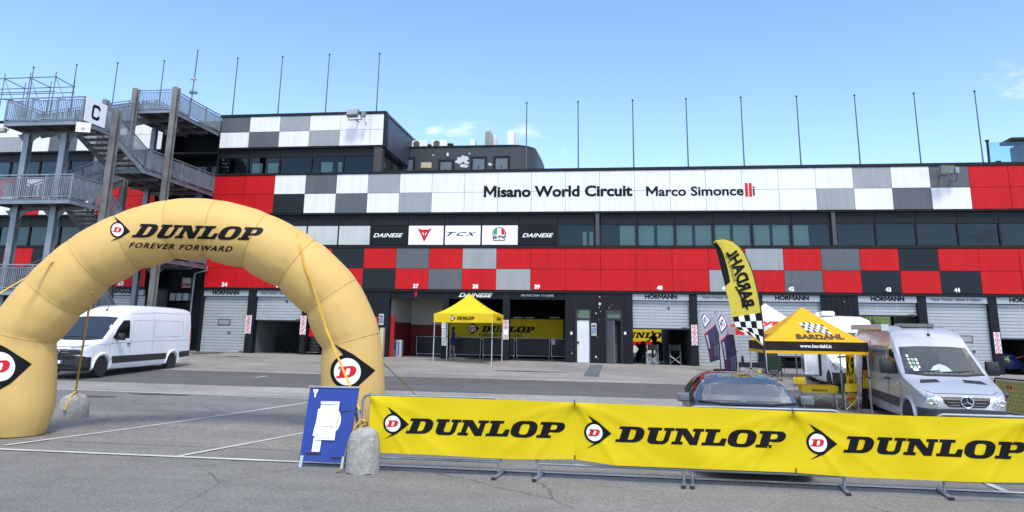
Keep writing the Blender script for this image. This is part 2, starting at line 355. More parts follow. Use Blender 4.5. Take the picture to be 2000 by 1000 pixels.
# ================================================================ THE SETTING: ground
def ASPH(name, col, spk=.35, crack=.55, scale=.33, big=.25):
    m = bpy.data.materials.new(name); m.use_nodes = True; t = m.node_tree; b = t.nodes['Principled BSDF']; L = t.links.new
    g = t.nodes.new('ShaderNodeNewGeometry'); pos = g.outputs['Position']
    def noise(s, d=4, r=.6, v=pos):
        n = t.nodes.new('ShaderNodeTexNoise'); n.inputs['Scale'].default_value = s; n.inputs['Detail'].default_value = d; n.inputs['Roughness'].default_value = r; L(v, n.inputs['Vector']); return n
    def rng(s, a, b_, c, d):
        r = t.nodes.new('ShaderNodeMapRange'); r.inputs[1].default_value = a; r.inputs[2].default_value = b_; r.inputs[3].default_value = c; r.inputs[4].default_value = d; L(s, r.inputs[0]); return r.outputs[0]
    def mul(a, b_):
        n = t.nodes.new('ShaderNodeMath'); n.operation = 'MULTIPLY'
        for i, q in enumerate((a, b_)):
            if isinstance(q, (int, float)): n.inputs[i].default_value = q
            else: L(q, n.inputs[i])
        return n.outputs[0]
    fine = noise(42, 3, .8); mid = noise(2.2, 7, .65); lar = noise(.16, 5, .55)
    st = t.nodes.new('ShaderNodeMapping'); st.inputs['Scale'].default_value = (.25, 1.3, 1); L(pos, st.inputs[0]); streak = noise(1.0, 6, .6, st.outputs[0])
    k = mul(rng(fine.outputs[0], .32, .68, 1-spk*1.25, 1+spk*1.25), rng(mid.outputs[0], .3, .7, .86, 1.1))
    grain = noise(15, 4, .85); k = mul(k, rng(grain.outputs[0], .33, .67, 1-spk*.7, 1+spk*.7))
    k = mul(k, rng(lar.outputs[0], .35, .65, 1-big, 1+big*.6)); k = mul(k, rng(streak.outputs[0], .3, .7, .86, 1.08))
    wv = t.nodes.new('ShaderNodeMix'); wv.data_type = 'VECTOR'; wv.inputs[0].default_value = .22; L(pos, wv.inputs[4]); dn = noise(1.1, 6, .7); L(dn.outputs[1], wv.inputs[5])
    vo = t.nodes.new('ShaderNodeTexVoronoi'); vo.feature = 'DISTANCE_TO_EDGE'; vo.inputs['Scale'].default_value = scale; L(wv.outputs[1], vo.inputs['Vector'])
    msk = noise(.35, 3, .5)
    ck = mul(rng(vo.outputs[0], .0, .0055, 1, 0), rng(msk.outputs[0], .47, .52, 0, 1))
    k = mul(k, rng(ck, 0, 1, 1, 1-crack))
    # oil and wear stains
    oil = noise(.9, 5, .6); k = mul(k, rng(oil.outputs[0], .70, .78, 1, .72))
    x = t.nodes.new('ShaderNodeMix'); x.data_type = 'RGBA'; x.blend_type = 'MULTIPLY'; x.inputs[0].default_value = 1; x.inputs[6].default_value = (*col, 1); L(k, x.inputs[7]); L(x.outputs[2], b.inputs['Base Color'])
    b.inputs['Roughness'].default_value = .85; b.inputs['Specular IOR Level'].default_value = .3
    bu = t.nodes.new('ShaderNodeBump'); bu.inputs['Strength'].default_value = .5; bu.inputs['Distance'].default_value = .012; L(fine.outputs[0], bu.inputs['Height']); L(bu.outputs[0], b.inputs['Normal'])
    return m
A_PARK = ASPH('parking_asphalt', (.198, .193, .182), .42, .58, .42, .12)
A_PARK2 = ASPH('parking_asphalt_worn', (.226, .217, .200), .45, .7, .6, .12)
A_BLUE = ASPH('parking_asphalt_smooth', (.178, .175, .171), .3, .6, .3, .12)
A_ROAD = ASPH('road_asphalt', (.112, .110, .107), .22, .6, .25, .1)
A_APRON = ASPH('apron_concrete', (.266, .256, .238), .45, .8, 1.0, .25)
A_LIGHT = ASPH('old_light_asphalt', (.284, .274, .256), .45, .8, 1.0, .25)
def sheet(name, x0, x1, y0, y1, lift, mat, nx=None, ny=None):
    nx = nx or max(2, int((x1-x0)/2.5)); ny = ny or max(1, int((y1-y0)/1.2))
    mb = MB(); mb.grid(lambda u, v: (x0+(x1-x0)*u, y0+(y1-y0)*v, gz(x0+(x1-x0)*u, y0+(y1-y0)*v)+lift), nx, ny)
    return ST(mb.build(name, mat, smooth=60, recalc=False))
_xs = [-600, -300, -150, -80]+[-50+2.5*i for i in range(37)]+[60, 80, 150, 300, 600]
_ys = [-300, -100, -40, -10, 0, 4, 8]+[10+1.0*i for i in range(31)]+[44, 52, 70, 100, 160, 300, 700]
mb = MB(); nxs = len(_xs)
mb.add([(x, y, gz(x, y)) for y in _ys for x in _xs], [(j*nxs+i, j*nxs+i+1, (j+1)*nxs+i+1, (j+1)*nxs+i) for j in range(len(_ys)-1) for i in range(nxs-1)])
ST(mb.build('ground', A_PARK, smooth=60, recalc=False))
sheet('worn_asphalt_strip', -50, 40, 12.6, 16.9, .004, A_PARK2)
sheet('smooth_asphalt_strip', -50, 40, 16.9, 20.9, .005, A_BLUE)
sheet('old_asphalt_strip', -50, 40, 20.9, 23.4, .006, A_LIGHT)
sheet('road', -50, 40, 23.4, 28.5, .005, A_ROAD)
sheet('gutter', -50, 40, 28.5, 29.75, .012, A_LIGHT)
sheet('garage_apron', -50, 40, 29.85, FY+.35, .010, A_APRON)
mb = MB()
for y0, wd in ((29.75, .10), (29.0, .03)):
    mb.grid(lambda u, v: (-50+90*u, y0+wd*v, gz(-50+90*u, y0+wd*v)+.014), 36, 1)
ST(mb.build('gutter_seam', M('seam', (.045, .043, .04), .9, var=.5, scale=4)))
# painted bay lines
def PAINT(name):
    m = M(name, (.52, .52, .50), .7, var=.2); t = m.node_tree; b = t.nodes['Principled BSDF']; o = t.nodes['Material Output']
    g = t.nodes.new('ShaderNodeNewGeometry'); n = t.nodes.new('ShaderNodeTexNoise'); n.inputs['Scale'].default_value = 18; n.inputs['Detail'].default_value = 8; n.inputs['Roughness'].default_value = .75
    t.links.new(g.outputs['Position'], n.inputs[0]); r = t.nodes.new('ShaderNodeMapRange'); r.inputs[1].default_value = .30; r.inputs[2].default_value = .42; t.links.new(n.outputs[0], r.inputs[0])
    tr = t.nodes.new('ShaderNodeBsdfTransparent'); x = t.nodes.new('ShaderNodeMixShader'); t.links.new(r.outputs[0], x.inputs[0]); t.links.new(tr.outputs[0], x.inputs[1]); t.links.new(b.outputs[0], x.inputs[2]); t.links.new(x.outputs[0], o.inputs[0])
    return m
PNT = PAINT('worn_white_paint')
def line(a, b, wd, n=12):
    a = Vector((a[0], a[1])); b = Vector((b[0], b[1])); d = (b-a).normalized(); s_ = Vector((-d.y, d.x))*wd/2
    mb = MB()
    mb.grid(lambda u, v: (lambda p: (p.x, p.y, gz(p.x, p.y)+.0135))(a.lerp(b, u)+s_*(2*v-1)), n, 1)
    return ST(mb.build('painted_line', PNT, recalc=False))
line((-30, 11.62), (14, 11.50), .12, 20)
def gl(p, q, ext=0):
    a, b = PG(*p), PG(*q); return (a.x, a.y), (a.x+(b.x-a.x)*(1+ext), a.y+(b.y-a.y)*(1+ext))
line(*gl((8, 871), (600, 787)), .11); line(*gl((350, 892), (590, 847), .75), .11)
line((5.36, 11.6), (5.5, 16.5), .11); 
line(*gl((20, 757), (640, 781)), .10); line(*gl((498, 738), (521, 735)), .12, 4)
# damp and oily patches
WETM = ASPH('damp_asphalt', (.085, .082, .078), .3, .5, .5, .1)
def patch(px_, py_, rx, ry, seed):
    c = PG(px_, py_); rg = random.Random(seed); n = 26; ph = [rg.uniform(0, 6.28) for i in range(4)]
    pts = [(c.x, c.y)]+[(c.x+rx*math.cos(2*math.pi*i/n)*(1+.25*math.sin(2*2*math.pi*i/n+ph[0])+.15*math.sin(5*2*math.pi*i/n+ph[1])), c.y+ry*math.sin(2*math.pi*i/n)*(1+.22*math.sin(3*2*math.pi*i/n+ph[2])+.15*math.sin(4*2*math.pi*i/n+ph[3]))) for i in range(n)]
    ST(MB().add([(x, y, gz(x, y)+.0165) for x, y in pts], [(0, i+1, (i+1) % n+1) for i in range(n)]).build('damp_patch', WETM, recalc=False))
for a_ in ((402, 690, .75, .9, 1), (183, 775, .6, .16, 2), (312, 771, .75, .2, 3), (1030, 726, 1.3, .3, 4), (455, 697, .5, .25, 6), (960, 704, .6, .5, 7)): patch(*a_)
# drain channel with a grating in front of the toilets
dr = T('drain_grate', 'long steel drain grate let into the concrete in front of the toilet doors', 'drain', PG(1158, 722))
p0, p1 = PG(1166, 713), PG(1154, 736)
mb = MB(); n_ = 40
for i in range(n_):
    y = p0.y+(p1.y-p0.y)*(i+.5)/n_; x = p0.x+(p1.x-p0.x)*(i+.5)/n_; mb.cbox((x, y, gz(x, y)+.02), (.62, .07, .012))
STUFF(mb.build('grate_bars', GALVD, dr, world=True))
mb = MB()
for s_ in (-1, 1): mb.beam((p0.x+s_*.36, p0.y, gz(p0.x, p0.y)+.016), (p1.x+s_*.36, p1.y, gz(p1.x, p1.y)+.016), .08, .02)
mb.build('frame', A_LIGHT, dr, world=True)
MB().grid(lambda u, v: (p0.x+(p1.x-p0.x)*v+(u-.5)*.64, p0.y+(p1.y-p0.y)*v, gz(p0.x, p0.y+(p1.y-p0.y)*v)+.0125), 1, 8).build('channel', BLACK, dr, world=True)

# ================================================================ PIT BUILDING
BL = T('pit_building', 'long pit building clad in red, white, grey and black checker panels with numbered garages', 'building', (0, FY, 0))
def bb(name, x0, y0, z0, x1, y1, z1, mat, bevel=0, par=None): return MB().box(x0, y0, z0, x1, y1, z1).build(name, mat, par or BL, world=True, bevel=bevel)
X_R = 34.0; X_STAIR0, X_STAIR1 = fx(281, 563), PX0-10*PW           # recess behind the stair
X_L = -52.0
X_TR = fx(750.5, 222); Z_TB, Z_TT = fz(746, 283), fz(748, 222)
_pm = {}
def panel(k0, z0, z1, x0, x1, mat):
    key = (round(x1-x0, 3), round(z1-z0, 3), mat.name)
    if key not in _pm: _pm[key] = MB().box(.008, 0, .008, x1-x0-.008, .05, z1-z0-.008).mesh('panel', bevel=.006); _pm[key].materials.append(mat)
    o = OB('panel', _pm[key], mat, BL); o.location = (x0, 0, z0)
    o.rotation_euler = (random.uniform(-.003, .003), 0, random.uniform(-.0025, .0025)); return o
cols = {'r': RED, 'w': WHITE, 'l': LGREY, 'd': DGREY, 'k': BLACKP}
#           k=-10 ...
U_T = 'rr'+'wdwlw'+'w'*12+'lwd'+'rrrrrrr'
U_B = 'rr'+'kwdwl'+'w'*11+'lwdw'+'rrrrrrr'
L_T = 'rrrr'+'krdrlr'+'rrrrrr'+'lrdrkr'+'rrrrrrr'
L_B = 'rrrrr'+'krdrl'+'rrrrr'+'lrdrkrk'+'rrrrrrr'
for s_, z0, z1 in ((U_T, (Z_UT+Z_UB)/2, Z_UT), (U_B, Z_UB, (Z_UT+Z_UB)/2), (L_T, (Z_RT+Z_RB)/2, Z_RT), (L_B, Z_RB, (Z_RT+Z_RB)/2)):
    for i, ch in enumerate(s_):
        k = i-10
        if PX0+k*PW < 24.5: panel(k, z0, z1, PX0+k*PW, PX0+(k+1)*PW, cols[ch])
# panels left of the stair recess
for i in range(8):
    x1 = X_STAIR0-i*PW; x0 = x1-PW
    for z0, z1, a in ((Z_RB, (Z_RT+Z_RB)/2, 'rrkrkrkr'), ((Z_RT+Z_RB)/2, Z_RT, 'rkrkrkrk'), (Z_UB, (Z_UT+Z_UB)/2, 'rrwwrwrw'), ((Z_UT+Z_UB)/2, Z_UT, 'rrwkwrwr'),
                      (Z_TB, (Z_TB+Z_TT)/2, 'wdwdwlwd'), ((Z_TB+Z_TT)/2, Z_TT, 'wwdwdwlw')):
        panel(i, z0, z1, x0, x1, cols[a[i]])
# tall storey panels
xe = [fx(p, 253) for p in (431.5, 487.5, 546, 604.5, 664, 724)]+[X_TR]
for i in range(6):
    panel(i, (Z_TB+Z_TT)/2, Z_TT, xe[i], xe[i+1], cols['dwlwww'[i]]); panel(i, Z_TB, (Z_TB+Z_TT)/2, xe[i], xe[i+1], cols['wdwlww'[i]])
# backing walls, copings, ledges (all dark)
for a, b in ((X_L, X_STAIR0), (X_STAIR1, X_R)):
    bb('band_backing', a, FY+.06, Z_UB-.03, b, FY+.5, Z_UT+.01, DTRIM); bb('band_backing', a, FY+.06, Z_RB-.03, b, FY+.5, Z_RT+.01, DTRIM)
    bb('window_ledge', a, FY-.03, Z_RT+.012, b, FY+.34, Z_RT+.16, DTRIM); bb('band_soffit', a, FY+.0, Z_UB-.09, b, FY+.34, Z_UB-.035, DTRIM)
    bb('door_lintel', a, FY+.02, Z_RB-.13, b, FY+.5, Z_RB-.035, DTRIM)
bb('roof_coping', X_TR+.1, FY-.05, Z_UT+.012, X_R, FY+.4, Z_UT+.17, DTRIM)
for a, b in ((X_L, X_STAIR0), (xe[0]-.05, X_TR)):
    bb('window_ledge', a, FY-.05, Z_UT+.012, b, FY+.36, Z_UT+.13, DTRIM)
    bb('band_backing', a, FY+.06, Z_TB-.03, b+.0, FY+.5, Z_TT+.01, DTRIM); bb('band_soffit', a, FY+.0, Z_TB-.09, b, FY+.34, Z_TB-.035, DTRIM)
    bb('roof_coping', a, FY-.05, Z_TT+.012, b+.12, FY+.5, Z_TT+.16, DTRIM)
bb('roof_slab', X_L, FY+.5, Z_UT-.35, X_R, FY+16, Z_UT-.05, M('roof_felt', (.12, .12, .12), .9))
# side of the tall storey: dark sheets with joints, seen end-on past the corner
GREYSIDE = M('slate_grey_sheet', (.045, .055, .068), .45, var=.2, scale=.7, dirt=.15, dcol=(.09, .10, .11))
YB = FY+15.5; n_ = 5
for i in range(n_):
    y0 = FY+.5+i*3.0; bb('side_panel', X_TR-.3, y0+.012, Z_TB-.05, X_TR+.03, y0+2.988, Z_TT+.05, GREYSIDE, .008)
bb('corner_trim', X_TR+.0, FY-.02, Z_TB-.1, X_TR+.14, FY+.5, Z_TT+.011, DTRIM)
bb('side_coping', X_TR-.3, FY+.5, Z_TT+.06, X_TR+.1, YB, Z_TT+.17, GALVD)
bb('roof_slab', X_L, FY+.5, Z_TT-.45, X_TR-.31, YB, Z_TT-.05, M('roof_felt', (.12, .12, .12)))
bb('side_glazing', X_TR-.5, FY+1.2, Z_UT, X_TR-.35, YB, Z_TB-.1, M('dark_glass', (.012, .018, .02), .08, var=.2))
bb('corner_column', fx(729, 310), FY+.05, Z_UT+.13, X_TR-.02, FY+.5, Z_TB-.095, BROWNCOL)
# glazing strips -------------------------------------------------
GL = MGLASS('window_glass', (.66, .74, .73), 1.36)
INT = M('office_interior', (.03, .035, .035), .8, var=.3); BLIND = M('roller_blind', (.78, .82, .76), .8, var=.08)
def clad(x0, x1, z0, z1): return bb('cladding_panel', x0+.012, FY+.2, z0, x1-.012, FY+.3, z1, M('charcoal_sheet', (.012, .014, .018), .5, var=.15, scale=.6, spec=.2), .004)
def pane(x0, x1, z0, z1, mat=GL, d=.26):
    o = bb('window_pane', x0+.03, FY+d, z0, x1-.03, FY+d+.02, z1, mat)
    m_ = MB(); m_.box(x0-.03, FY+d-.04, z0, x0+.03, FY+d+.06, z1); m_.box(x1-.03+.004, FY+d-.036, z0, x1+.03, FY+d+.056, z1)
    return o
def mullions(xs, z0, z1):
    for x in xs: bb('mullion', x-.045, FY+.19, z0, x+.045, FY+.34, z1, DTRIM)
def blind(x0, x1, z0, z1): bb('roller_blind', x0+.05, FY+.42, z0, x1-.05, FY+.44, z1, BLIND)
ZW1, ZW0 = fz(1000, 438.5), fz(1000, 478.5)+.02
z_cl = Z_UB-.095
xs2 = [fx(p, 458) for p in (421, 478, 537, 597, 658.5, 722, 795, 866.5, 939, 1012, 1089, 1161.5)]
xs3 = [fx(p, 458) for p in (1172.5, 1245, 1319.5, 1395, 1471.5, 1549, 1625)]
xs4 = [fx(p, 458) for p in (1636.5, 1714, 1794, 1876, 1958, 2042, 2125)]
xs1 = [X_STAIR0-i*2.05 for i in range(10)][::-1]
for xs in (xs1, xs2, xs3, xs4):
    for a, b in zip(xs, xs[1:]): clad(a, b, ZW1+.0, z_cl); pane(a, b, ZW0, ZW1-.01)
    mullions(xs, ZW0, ZW1-.01)
for p0_, p1_ in ((1161.5, 1172.5), (1625, 1636.5)): bb('facade_column', fx(p0_, 458)+.05, FY+.05, ZW0-.02, fx(p1_, 458)-.05, FY+.5, z_cl, M('grey_column', (.055, .057, .062), .5))
for p0_, p1_ in ((1209, 1242), (1246, 1280), (1283, 1318), (1321, 1355), (1358, 1393), (1397, 1430), (1433, 1469), (1473, 1508), (1511, 1546), (1551, 1585), (1136, 1147), (1149, 1160)):
    blind(fx(p0_, 458), fx(p1_, 458), ZW0 if p0_ not in (1136, 1149) else ZW0, ZW1-.02 if p0_ not in (1136, 1149) else ZW0+.75)
bb('office_back_wall', X_L, FY+3.2, Z_RT, X_R, FY+3.3, Z_UB, INT); bb('office_floor', X_L, FY+.5, Z_RT+.0, X_R, FY+3.2, Z_RT+.1, INT); bb('office_ceiling', X_L, FY+.5, Z_UB-.2, X_R, FY+3.2, Z_UB-.1, INT)
for x in (-22, -13.8, 1.6, 10.6, 19): bb('office_partition', x, FY+.5, Z_RT+.1, x+.12, FY+3.2, Z_UB-.2, INT)
# top-storey windows
ZV1, ZV0 = fz(700, 303), fz(700, 335)
xs5 = [fx(p, 320) for p in (421, 481, 543, 605, 667.5, 729)]
for xs in (xs1, xs5):
    for a, b in zip(xs, xs[1:]): clad(a, b, ZV1, Z_TB-.095); pane(a, b, Z_UT+.14, ZV1-.01)
    mullions(xs, Z_UT+.14, ZV1-.01)
for p0_, p1_ in ((485, 508), (516, 541), (621, 646), (654, 666)): blind(fx(p0_, 320), fx(p1_, 320), Z_UT+.2, ZV1-.3)
bb('office_back_wall', X_L, FY+3.2, Z_UT, X_TR-.6, FY+3.3, Z_TB, INT); bb('office_ceiling', X_L, FY+.5, Z_TB-.2, X_TR-.6, FY+3.2, Z_TB-.1, INT)
# recess behind the stair: a plain dark wall with a glazed door on each floor
bb('recess_wall', X_STAIR0+.0, FY+2.2, 0, xe[0], FY+2.4, Z_TT, DWALL)
bb('recess_cheek', X_STAIR0-.2, FY+.51, 0, X_STAIR0, FY+2.2, Z_TT-.46, DWALL); bb('recess_cheek', X_STAIR1-.06, FY+.06, 0, X_STAIR1-.002, FY+2.2, Z_UT, DWALL); bb('recess_cheek', xe[0]-.06, FY+.06, Z_UT+.14, xe[0]-.003, FY+2.2, Z_TT-.46, DWALL)
for zf in (5.5, 9.8):
    bb('exit_door', -26.2, FY+2.12, zf, -24.6, FY+2.19, zf+2.1, M('dark_glass', (.012, .018, .02)), .01)
# sign boards in the window strip --------------------------------
def ftext(body, x0, y1, x1, y0, Y, mat, par, bold=0.0, shear=0, name='lettering', sp=1.0, vf=None):
    """fit text into the photograph's box: x0..x1, baseline y1 to top y0"""
    a = PY(x0, (y0+y1)/2, Y); b = PY(x1, (y0+y1)/2, Y); zm = PY((x0+x1)/2, y1, Y).z; zM = PY((x0+x1)/2, y0, Y).z
    v = fit2(vf or text2(body, bold, sp), a.x, zm, b.x, zM, shear)
    return flat(v, lambda x, z: (x, Y, z), name, mat, par, world=True)
DEV = tri([[(-1, 1), (-.42, .80), (.42, .80), (1, 1), (.62, .30), (.05, -1.0), (-.05, -1.0), (-.62, .30)]])
DEV_EYES = merge2([tri([[(-.36, .42), (-.08, .20), (-.10, -.18), (-.22, .10)]]), tri([[(.36, .42), (.22, .10), (.10, -.18), (.08, .20)]])])
def signboard(p0_, p1_, mat): return bb('sign_board', fx(p0_, 458)+.05, FY+.15, ZW0+.01, fx(p1_, 458)-.05, FY+.21, ZW1-.03, mat, .004)
YS = FY+.146; SW = M('sign_white', (.78, .79, .82), .45, var=.03); SK = M('sign_black', (.006, .008, .011), .5, var=.08, spec=.2)
SGW = M('sign_blank_grey', (.50, .525, .51), .5, var=.06, streak=.1)
for (a, b, mt) in ((537, 597, SGW), (597, 658.5, SGW), (658.5, 722, SGW), (722, 795, SK), (795, 866.5, SW), (866.5, 939, SW), (939, 1012, SW), (1012, 1089, SK)): signboard(a, b, mt)
for a, b in ((729, 787), (1020, 1081)): ftext('DAINESE', a, 463.5, b, 455.5, YS, WPRINT, BL, .022, .35)
c = PY(829, 458.5, YS); flat(xf2(DEV, .42, .37, c.x, c.z), lambda x, z: (x, YS, z), 'emblem', REDP, BL, True); flat(xf2(DEV_EYES, .42, .37, c.x, c.z), lambda x, z: (x, YS-.004, z), 'emblem', WPRINT, BL, True)
ftext('T', 872.5, 461, 892, 453, YS, BLK, BL, .02, .45); ftext('C', 891.5, 461, 911, 453, YS, BLK, BL, .02, .45); ftext('X', 908.5, 461, 931, 453, YS, BLK, BL, .02, .45)
c = PY(975, 457.5, YS); rr = .40
helm = lambda k: arc(0, .1, .95*k, .9*k, 0, 180, 16)+[(-.9*k, -.5*k), (-.75*k, -.95*k), (.75*k, -.95*k), (.9*k, -.5*k)]
for lp, mt, dy in ((helm(1.0), BLK, 0), (helm(.88), WPRINT, -.003)): flat(xf2(tri([lp]), rr, rr, c.x, c.z), lambda x, z: (x, YS+dy, z), 'emblem', mt, BL, True)
GRN = M('green_print', (.03, .28, .10), .5)
flat(xf2(tri([arc(0, .12, .78, .78, 112, 180, 8)+[(-.78, -.05), (-.30, -.05)]]), rr, rr, c.x, c.z), lambda x, z: (x, YS-.006, z), 'emblem', GRN, BL, True)
flat(xf2(tri([arc(0, .12, .78, .78, 0, 68, 8)+[(.30, -.05), (.78, -.05)]]), rr, rr, c.x, c.z), lambda x, z: (x, YS-.006, z), 'emblem', REDP, BL, True)
ftext('agv', 963.5, 469.5, 987, 460, YS-.006, BLK, BL, .02)
# building name
YN = FY-.012
ftext('Misano World Circuit', 945, 384.5, 1235, 361.5, YN, BLK, BL, .036); ftext('Marco Simonce', 1262, 382.5, 1452.5, 363, YN, BLK, BL, .024)
for a in (1455.2, 1462.8): bb('lettering', fx(a, 370), YN-.004, fz(a, 384), fx(a+5.6, 370), YN, fz(a, 357.5), REDP)
ftext('i', 1470.5, 382, 1474.3, 363.5, YN, BLK, BL, .02)
for s_, x, y in (('33', 235.5, 553.5), ('34', 438.5, 555.5), ('35', 545, 557), ('37', 812, 558.8), ('38', 928.5, 559.5), ('39', 1049, 560.2), ('40', 1288.5, 562), ('41', 1415, 563), ('42', 1545.5, 564.3), ('43', 1735, 565.5), ('44', 1869.5, 566.5)):
    ftext(s_, x-5.6, y+4.4, x+5.6, y-4.4, YN, WPRINT, BL, .05, name='number')
# ================================================================ ground floor of the pit building
OPEN = {}   # garage: (x0, x1)
for n_, a, b, y in ((32, 150, 225, 563), (33, 195, 281, 563), (34, 394, 485, 565), (35, 497, 589, 600), (36, 598, 690, 600), (37, 760, 864, 582), (38, 876, 982, 582), (39, 995, 1104, 582),
                    (40, 1235, 1346, 572), (41, 1361, 1477, 572), (42, 1489, 1605, 575), (43, 1676, 1792, 577), (44, 1809, 1930, 578), (45, 1947, 2066, 580)):
    OPEN[n_] = (fx(a, y), fx(b, y))
OPEN[32] = (OPEN[33][0]-3.4, OPEN[33][0]-.4); OPEN[33] = (X_STAIR0-3.05, X_STAIR0-.05)
ZH1, ZH0 = Z_RB-.13, 3.76; ZL = ZH1
YD = FY+.30
def wallpiece(x0, x1): return bb('wall', x0, FY+.08, min(gz(x0, FY), gz(x1, FY))-.1, x1, FY+.5, ZL, DWALL)
order = sorted(OPEN); 
for i, n_ in enumerate(order):
    if i and not (order[i-1] == 33): 
        a, b = OPEN[order[i-1]][1], OPEN[n_][0]
        if n_ == 40: continue
        wallpiece(a, b)
wallpiece(X_L, OPEN[32][0]); wallpiece(OPEN[45][1], X_R); wallpiece(X_STAIR1-.05, OPEN[34][0])
# thin vertical battens on the wide wall pieces
for a, b, n_ in ((693, 757, 6), (1608, 1673, 6)):
    for i in range(n_+1):
        x = fx(a+(b-a)*i/n_, 640); bb('batten', x-.03, FY+.05, gz(x, FY), x+.03, FY+.079, ZL-.01, DWALL)
# interiors
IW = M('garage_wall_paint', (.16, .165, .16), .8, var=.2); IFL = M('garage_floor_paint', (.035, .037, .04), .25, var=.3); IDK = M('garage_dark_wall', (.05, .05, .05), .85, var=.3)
YBK = FY+13.0
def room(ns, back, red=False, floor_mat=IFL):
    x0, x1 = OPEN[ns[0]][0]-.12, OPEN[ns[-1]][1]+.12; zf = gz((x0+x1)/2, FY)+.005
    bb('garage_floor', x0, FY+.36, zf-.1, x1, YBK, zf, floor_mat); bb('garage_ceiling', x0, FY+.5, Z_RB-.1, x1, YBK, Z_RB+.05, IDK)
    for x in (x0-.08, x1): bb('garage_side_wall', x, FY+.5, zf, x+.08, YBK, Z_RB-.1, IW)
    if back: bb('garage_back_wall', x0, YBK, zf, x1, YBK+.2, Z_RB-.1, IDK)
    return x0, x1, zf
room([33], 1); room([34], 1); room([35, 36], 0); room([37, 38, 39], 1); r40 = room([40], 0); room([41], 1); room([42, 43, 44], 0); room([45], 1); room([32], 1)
# rear walls with openings
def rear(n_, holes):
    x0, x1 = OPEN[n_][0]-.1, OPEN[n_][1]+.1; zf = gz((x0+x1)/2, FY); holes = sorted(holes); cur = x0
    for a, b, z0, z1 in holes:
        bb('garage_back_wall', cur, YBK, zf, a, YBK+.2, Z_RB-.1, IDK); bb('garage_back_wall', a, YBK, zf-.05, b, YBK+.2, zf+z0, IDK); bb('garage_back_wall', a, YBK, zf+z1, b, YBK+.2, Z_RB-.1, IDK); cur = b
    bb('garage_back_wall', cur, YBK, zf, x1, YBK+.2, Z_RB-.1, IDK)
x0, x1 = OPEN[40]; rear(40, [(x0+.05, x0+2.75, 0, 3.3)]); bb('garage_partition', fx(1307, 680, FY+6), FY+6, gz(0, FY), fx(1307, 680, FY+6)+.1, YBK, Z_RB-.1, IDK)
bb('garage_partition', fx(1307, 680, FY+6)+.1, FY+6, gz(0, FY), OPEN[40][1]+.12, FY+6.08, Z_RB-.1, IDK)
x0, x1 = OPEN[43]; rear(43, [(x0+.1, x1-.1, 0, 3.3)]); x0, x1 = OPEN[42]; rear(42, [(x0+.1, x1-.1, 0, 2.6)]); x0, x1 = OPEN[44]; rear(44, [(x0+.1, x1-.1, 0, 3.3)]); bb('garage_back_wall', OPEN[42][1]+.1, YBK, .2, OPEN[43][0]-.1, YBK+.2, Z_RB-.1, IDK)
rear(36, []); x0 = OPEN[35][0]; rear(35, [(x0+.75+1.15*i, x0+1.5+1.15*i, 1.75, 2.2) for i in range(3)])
# sheet of small hills and a stand beyond the track are built further down
# sectional doors
def ribbed(x0, x1, z0, z1, name='garage_door', pitch=.165):
    mb = MB(); n = max(1, int(round((z1-z0)/pitch))); h = (z1-z0)/n
    for i in range(n):
        a = z0+i*h; mb.add([(x0, YD+.035, a), (x0, YD, a+.022), (x0, YD-.004, a+h-.012), (x0, YD+.035, a+h), (x1, YD+.035, a), (x1, YD, a+.022), (x1, YD-.004, a+h-.012), (x1, YD+.035, a+h)], [(0, 4, 5, 1), (1, 5, 6, 2), (2, 6, 7, 3)])
    mb.add([(x0, YD+.06, z0), (x1, YD+.06, z0), (x1, YD+.06, z1), (x0, YD+.06, z1), (x0, YD+.036, z0), (x1, YD+.036, z0)], [(0, 1, 2, 3), (0, 4, 5, 1)])
    return mb.build(name, DOORM, BL, world=True, recalc=False)
WGL = MGLASS('door_window_glass', (.5, .52, .5), 1.5)
def wicket(d, x0, zb, wd=.95, ht=1.85, win=True, clip=None):
    z1 = zb+ht if clip is None else min(zb+ht, clip)
    mb = MB()
    for a, b in ((x0, x0+.025), (x0+wd-.025, x0+wd)): mb.box(a, YD-.012, max(zb, zb), b, YD+.004, z1)
    mb.box(x0+.025, YD-.012, zb, x0+wd-.025, YD+.004, zb+.02)
    if clip is None or zb+ht < clip: mb.box(x0+.025, YD-.012, z1-.02, x0+wd-.025, YD+.004, z1)
    mb.build('wicket_frame', ALU, d, world=True)
    if win:
        zc = zb+1.55
        MB().box(x0+.12, YD-.02, zc-.17, x0+wd-.08, YD-.002, zc+.17).build('window_frame', BLACK, d, world=True, bevel=.01)
        MB().box(x0+.16, YD-.024, zc-.13, x0+wd-.12, YD-.021, zc+.13).build('window_pane', M('door_window_grey', (.30, .31, .30), .2, var=.3), d, world=True)
    hz = zb+.95
    if clip is None or hz < clip: MB().box(x0+wd-.16, YD-.06, hz, x0+wd-.03, YD-.013, hz+.035).box(x0+wd-.08, YD-.03, hz-.08, x0+wd-.045, YD-.0125, hz+.08).build('handle', BLACK, d, world=True)
def header(n_, txt):
    x0, x1 = OPEN[n_]; bb('header_board', x0+.01, FY+.12, ZH0, x1-.01, FY+.28, ZH1-.02, HEADM, .006)
    w_ = x1-x0; z0 = ZH0+.12
    if txt == 0: v = fit2(text2('HÖRMANN', .055), x0+w_*.22, z0-.04, x1-w_*.21, z0+.245)
    else: v = fit2(text2('Porte • Portoni • Sistemi di chiusura', .016), x0+w_*.1, z0+.0, x1-w_*.1, z0+.15)
    flat(v, lambda x, z: (x, FY+.114, z), 'lettering', BLK, BL, True)
def zfl(n_): return gz(sum(OPEN[n_])/2, FY)+.012
def zpix(n_, y): return fz(1000, y, YD)   # not used for tilted rows
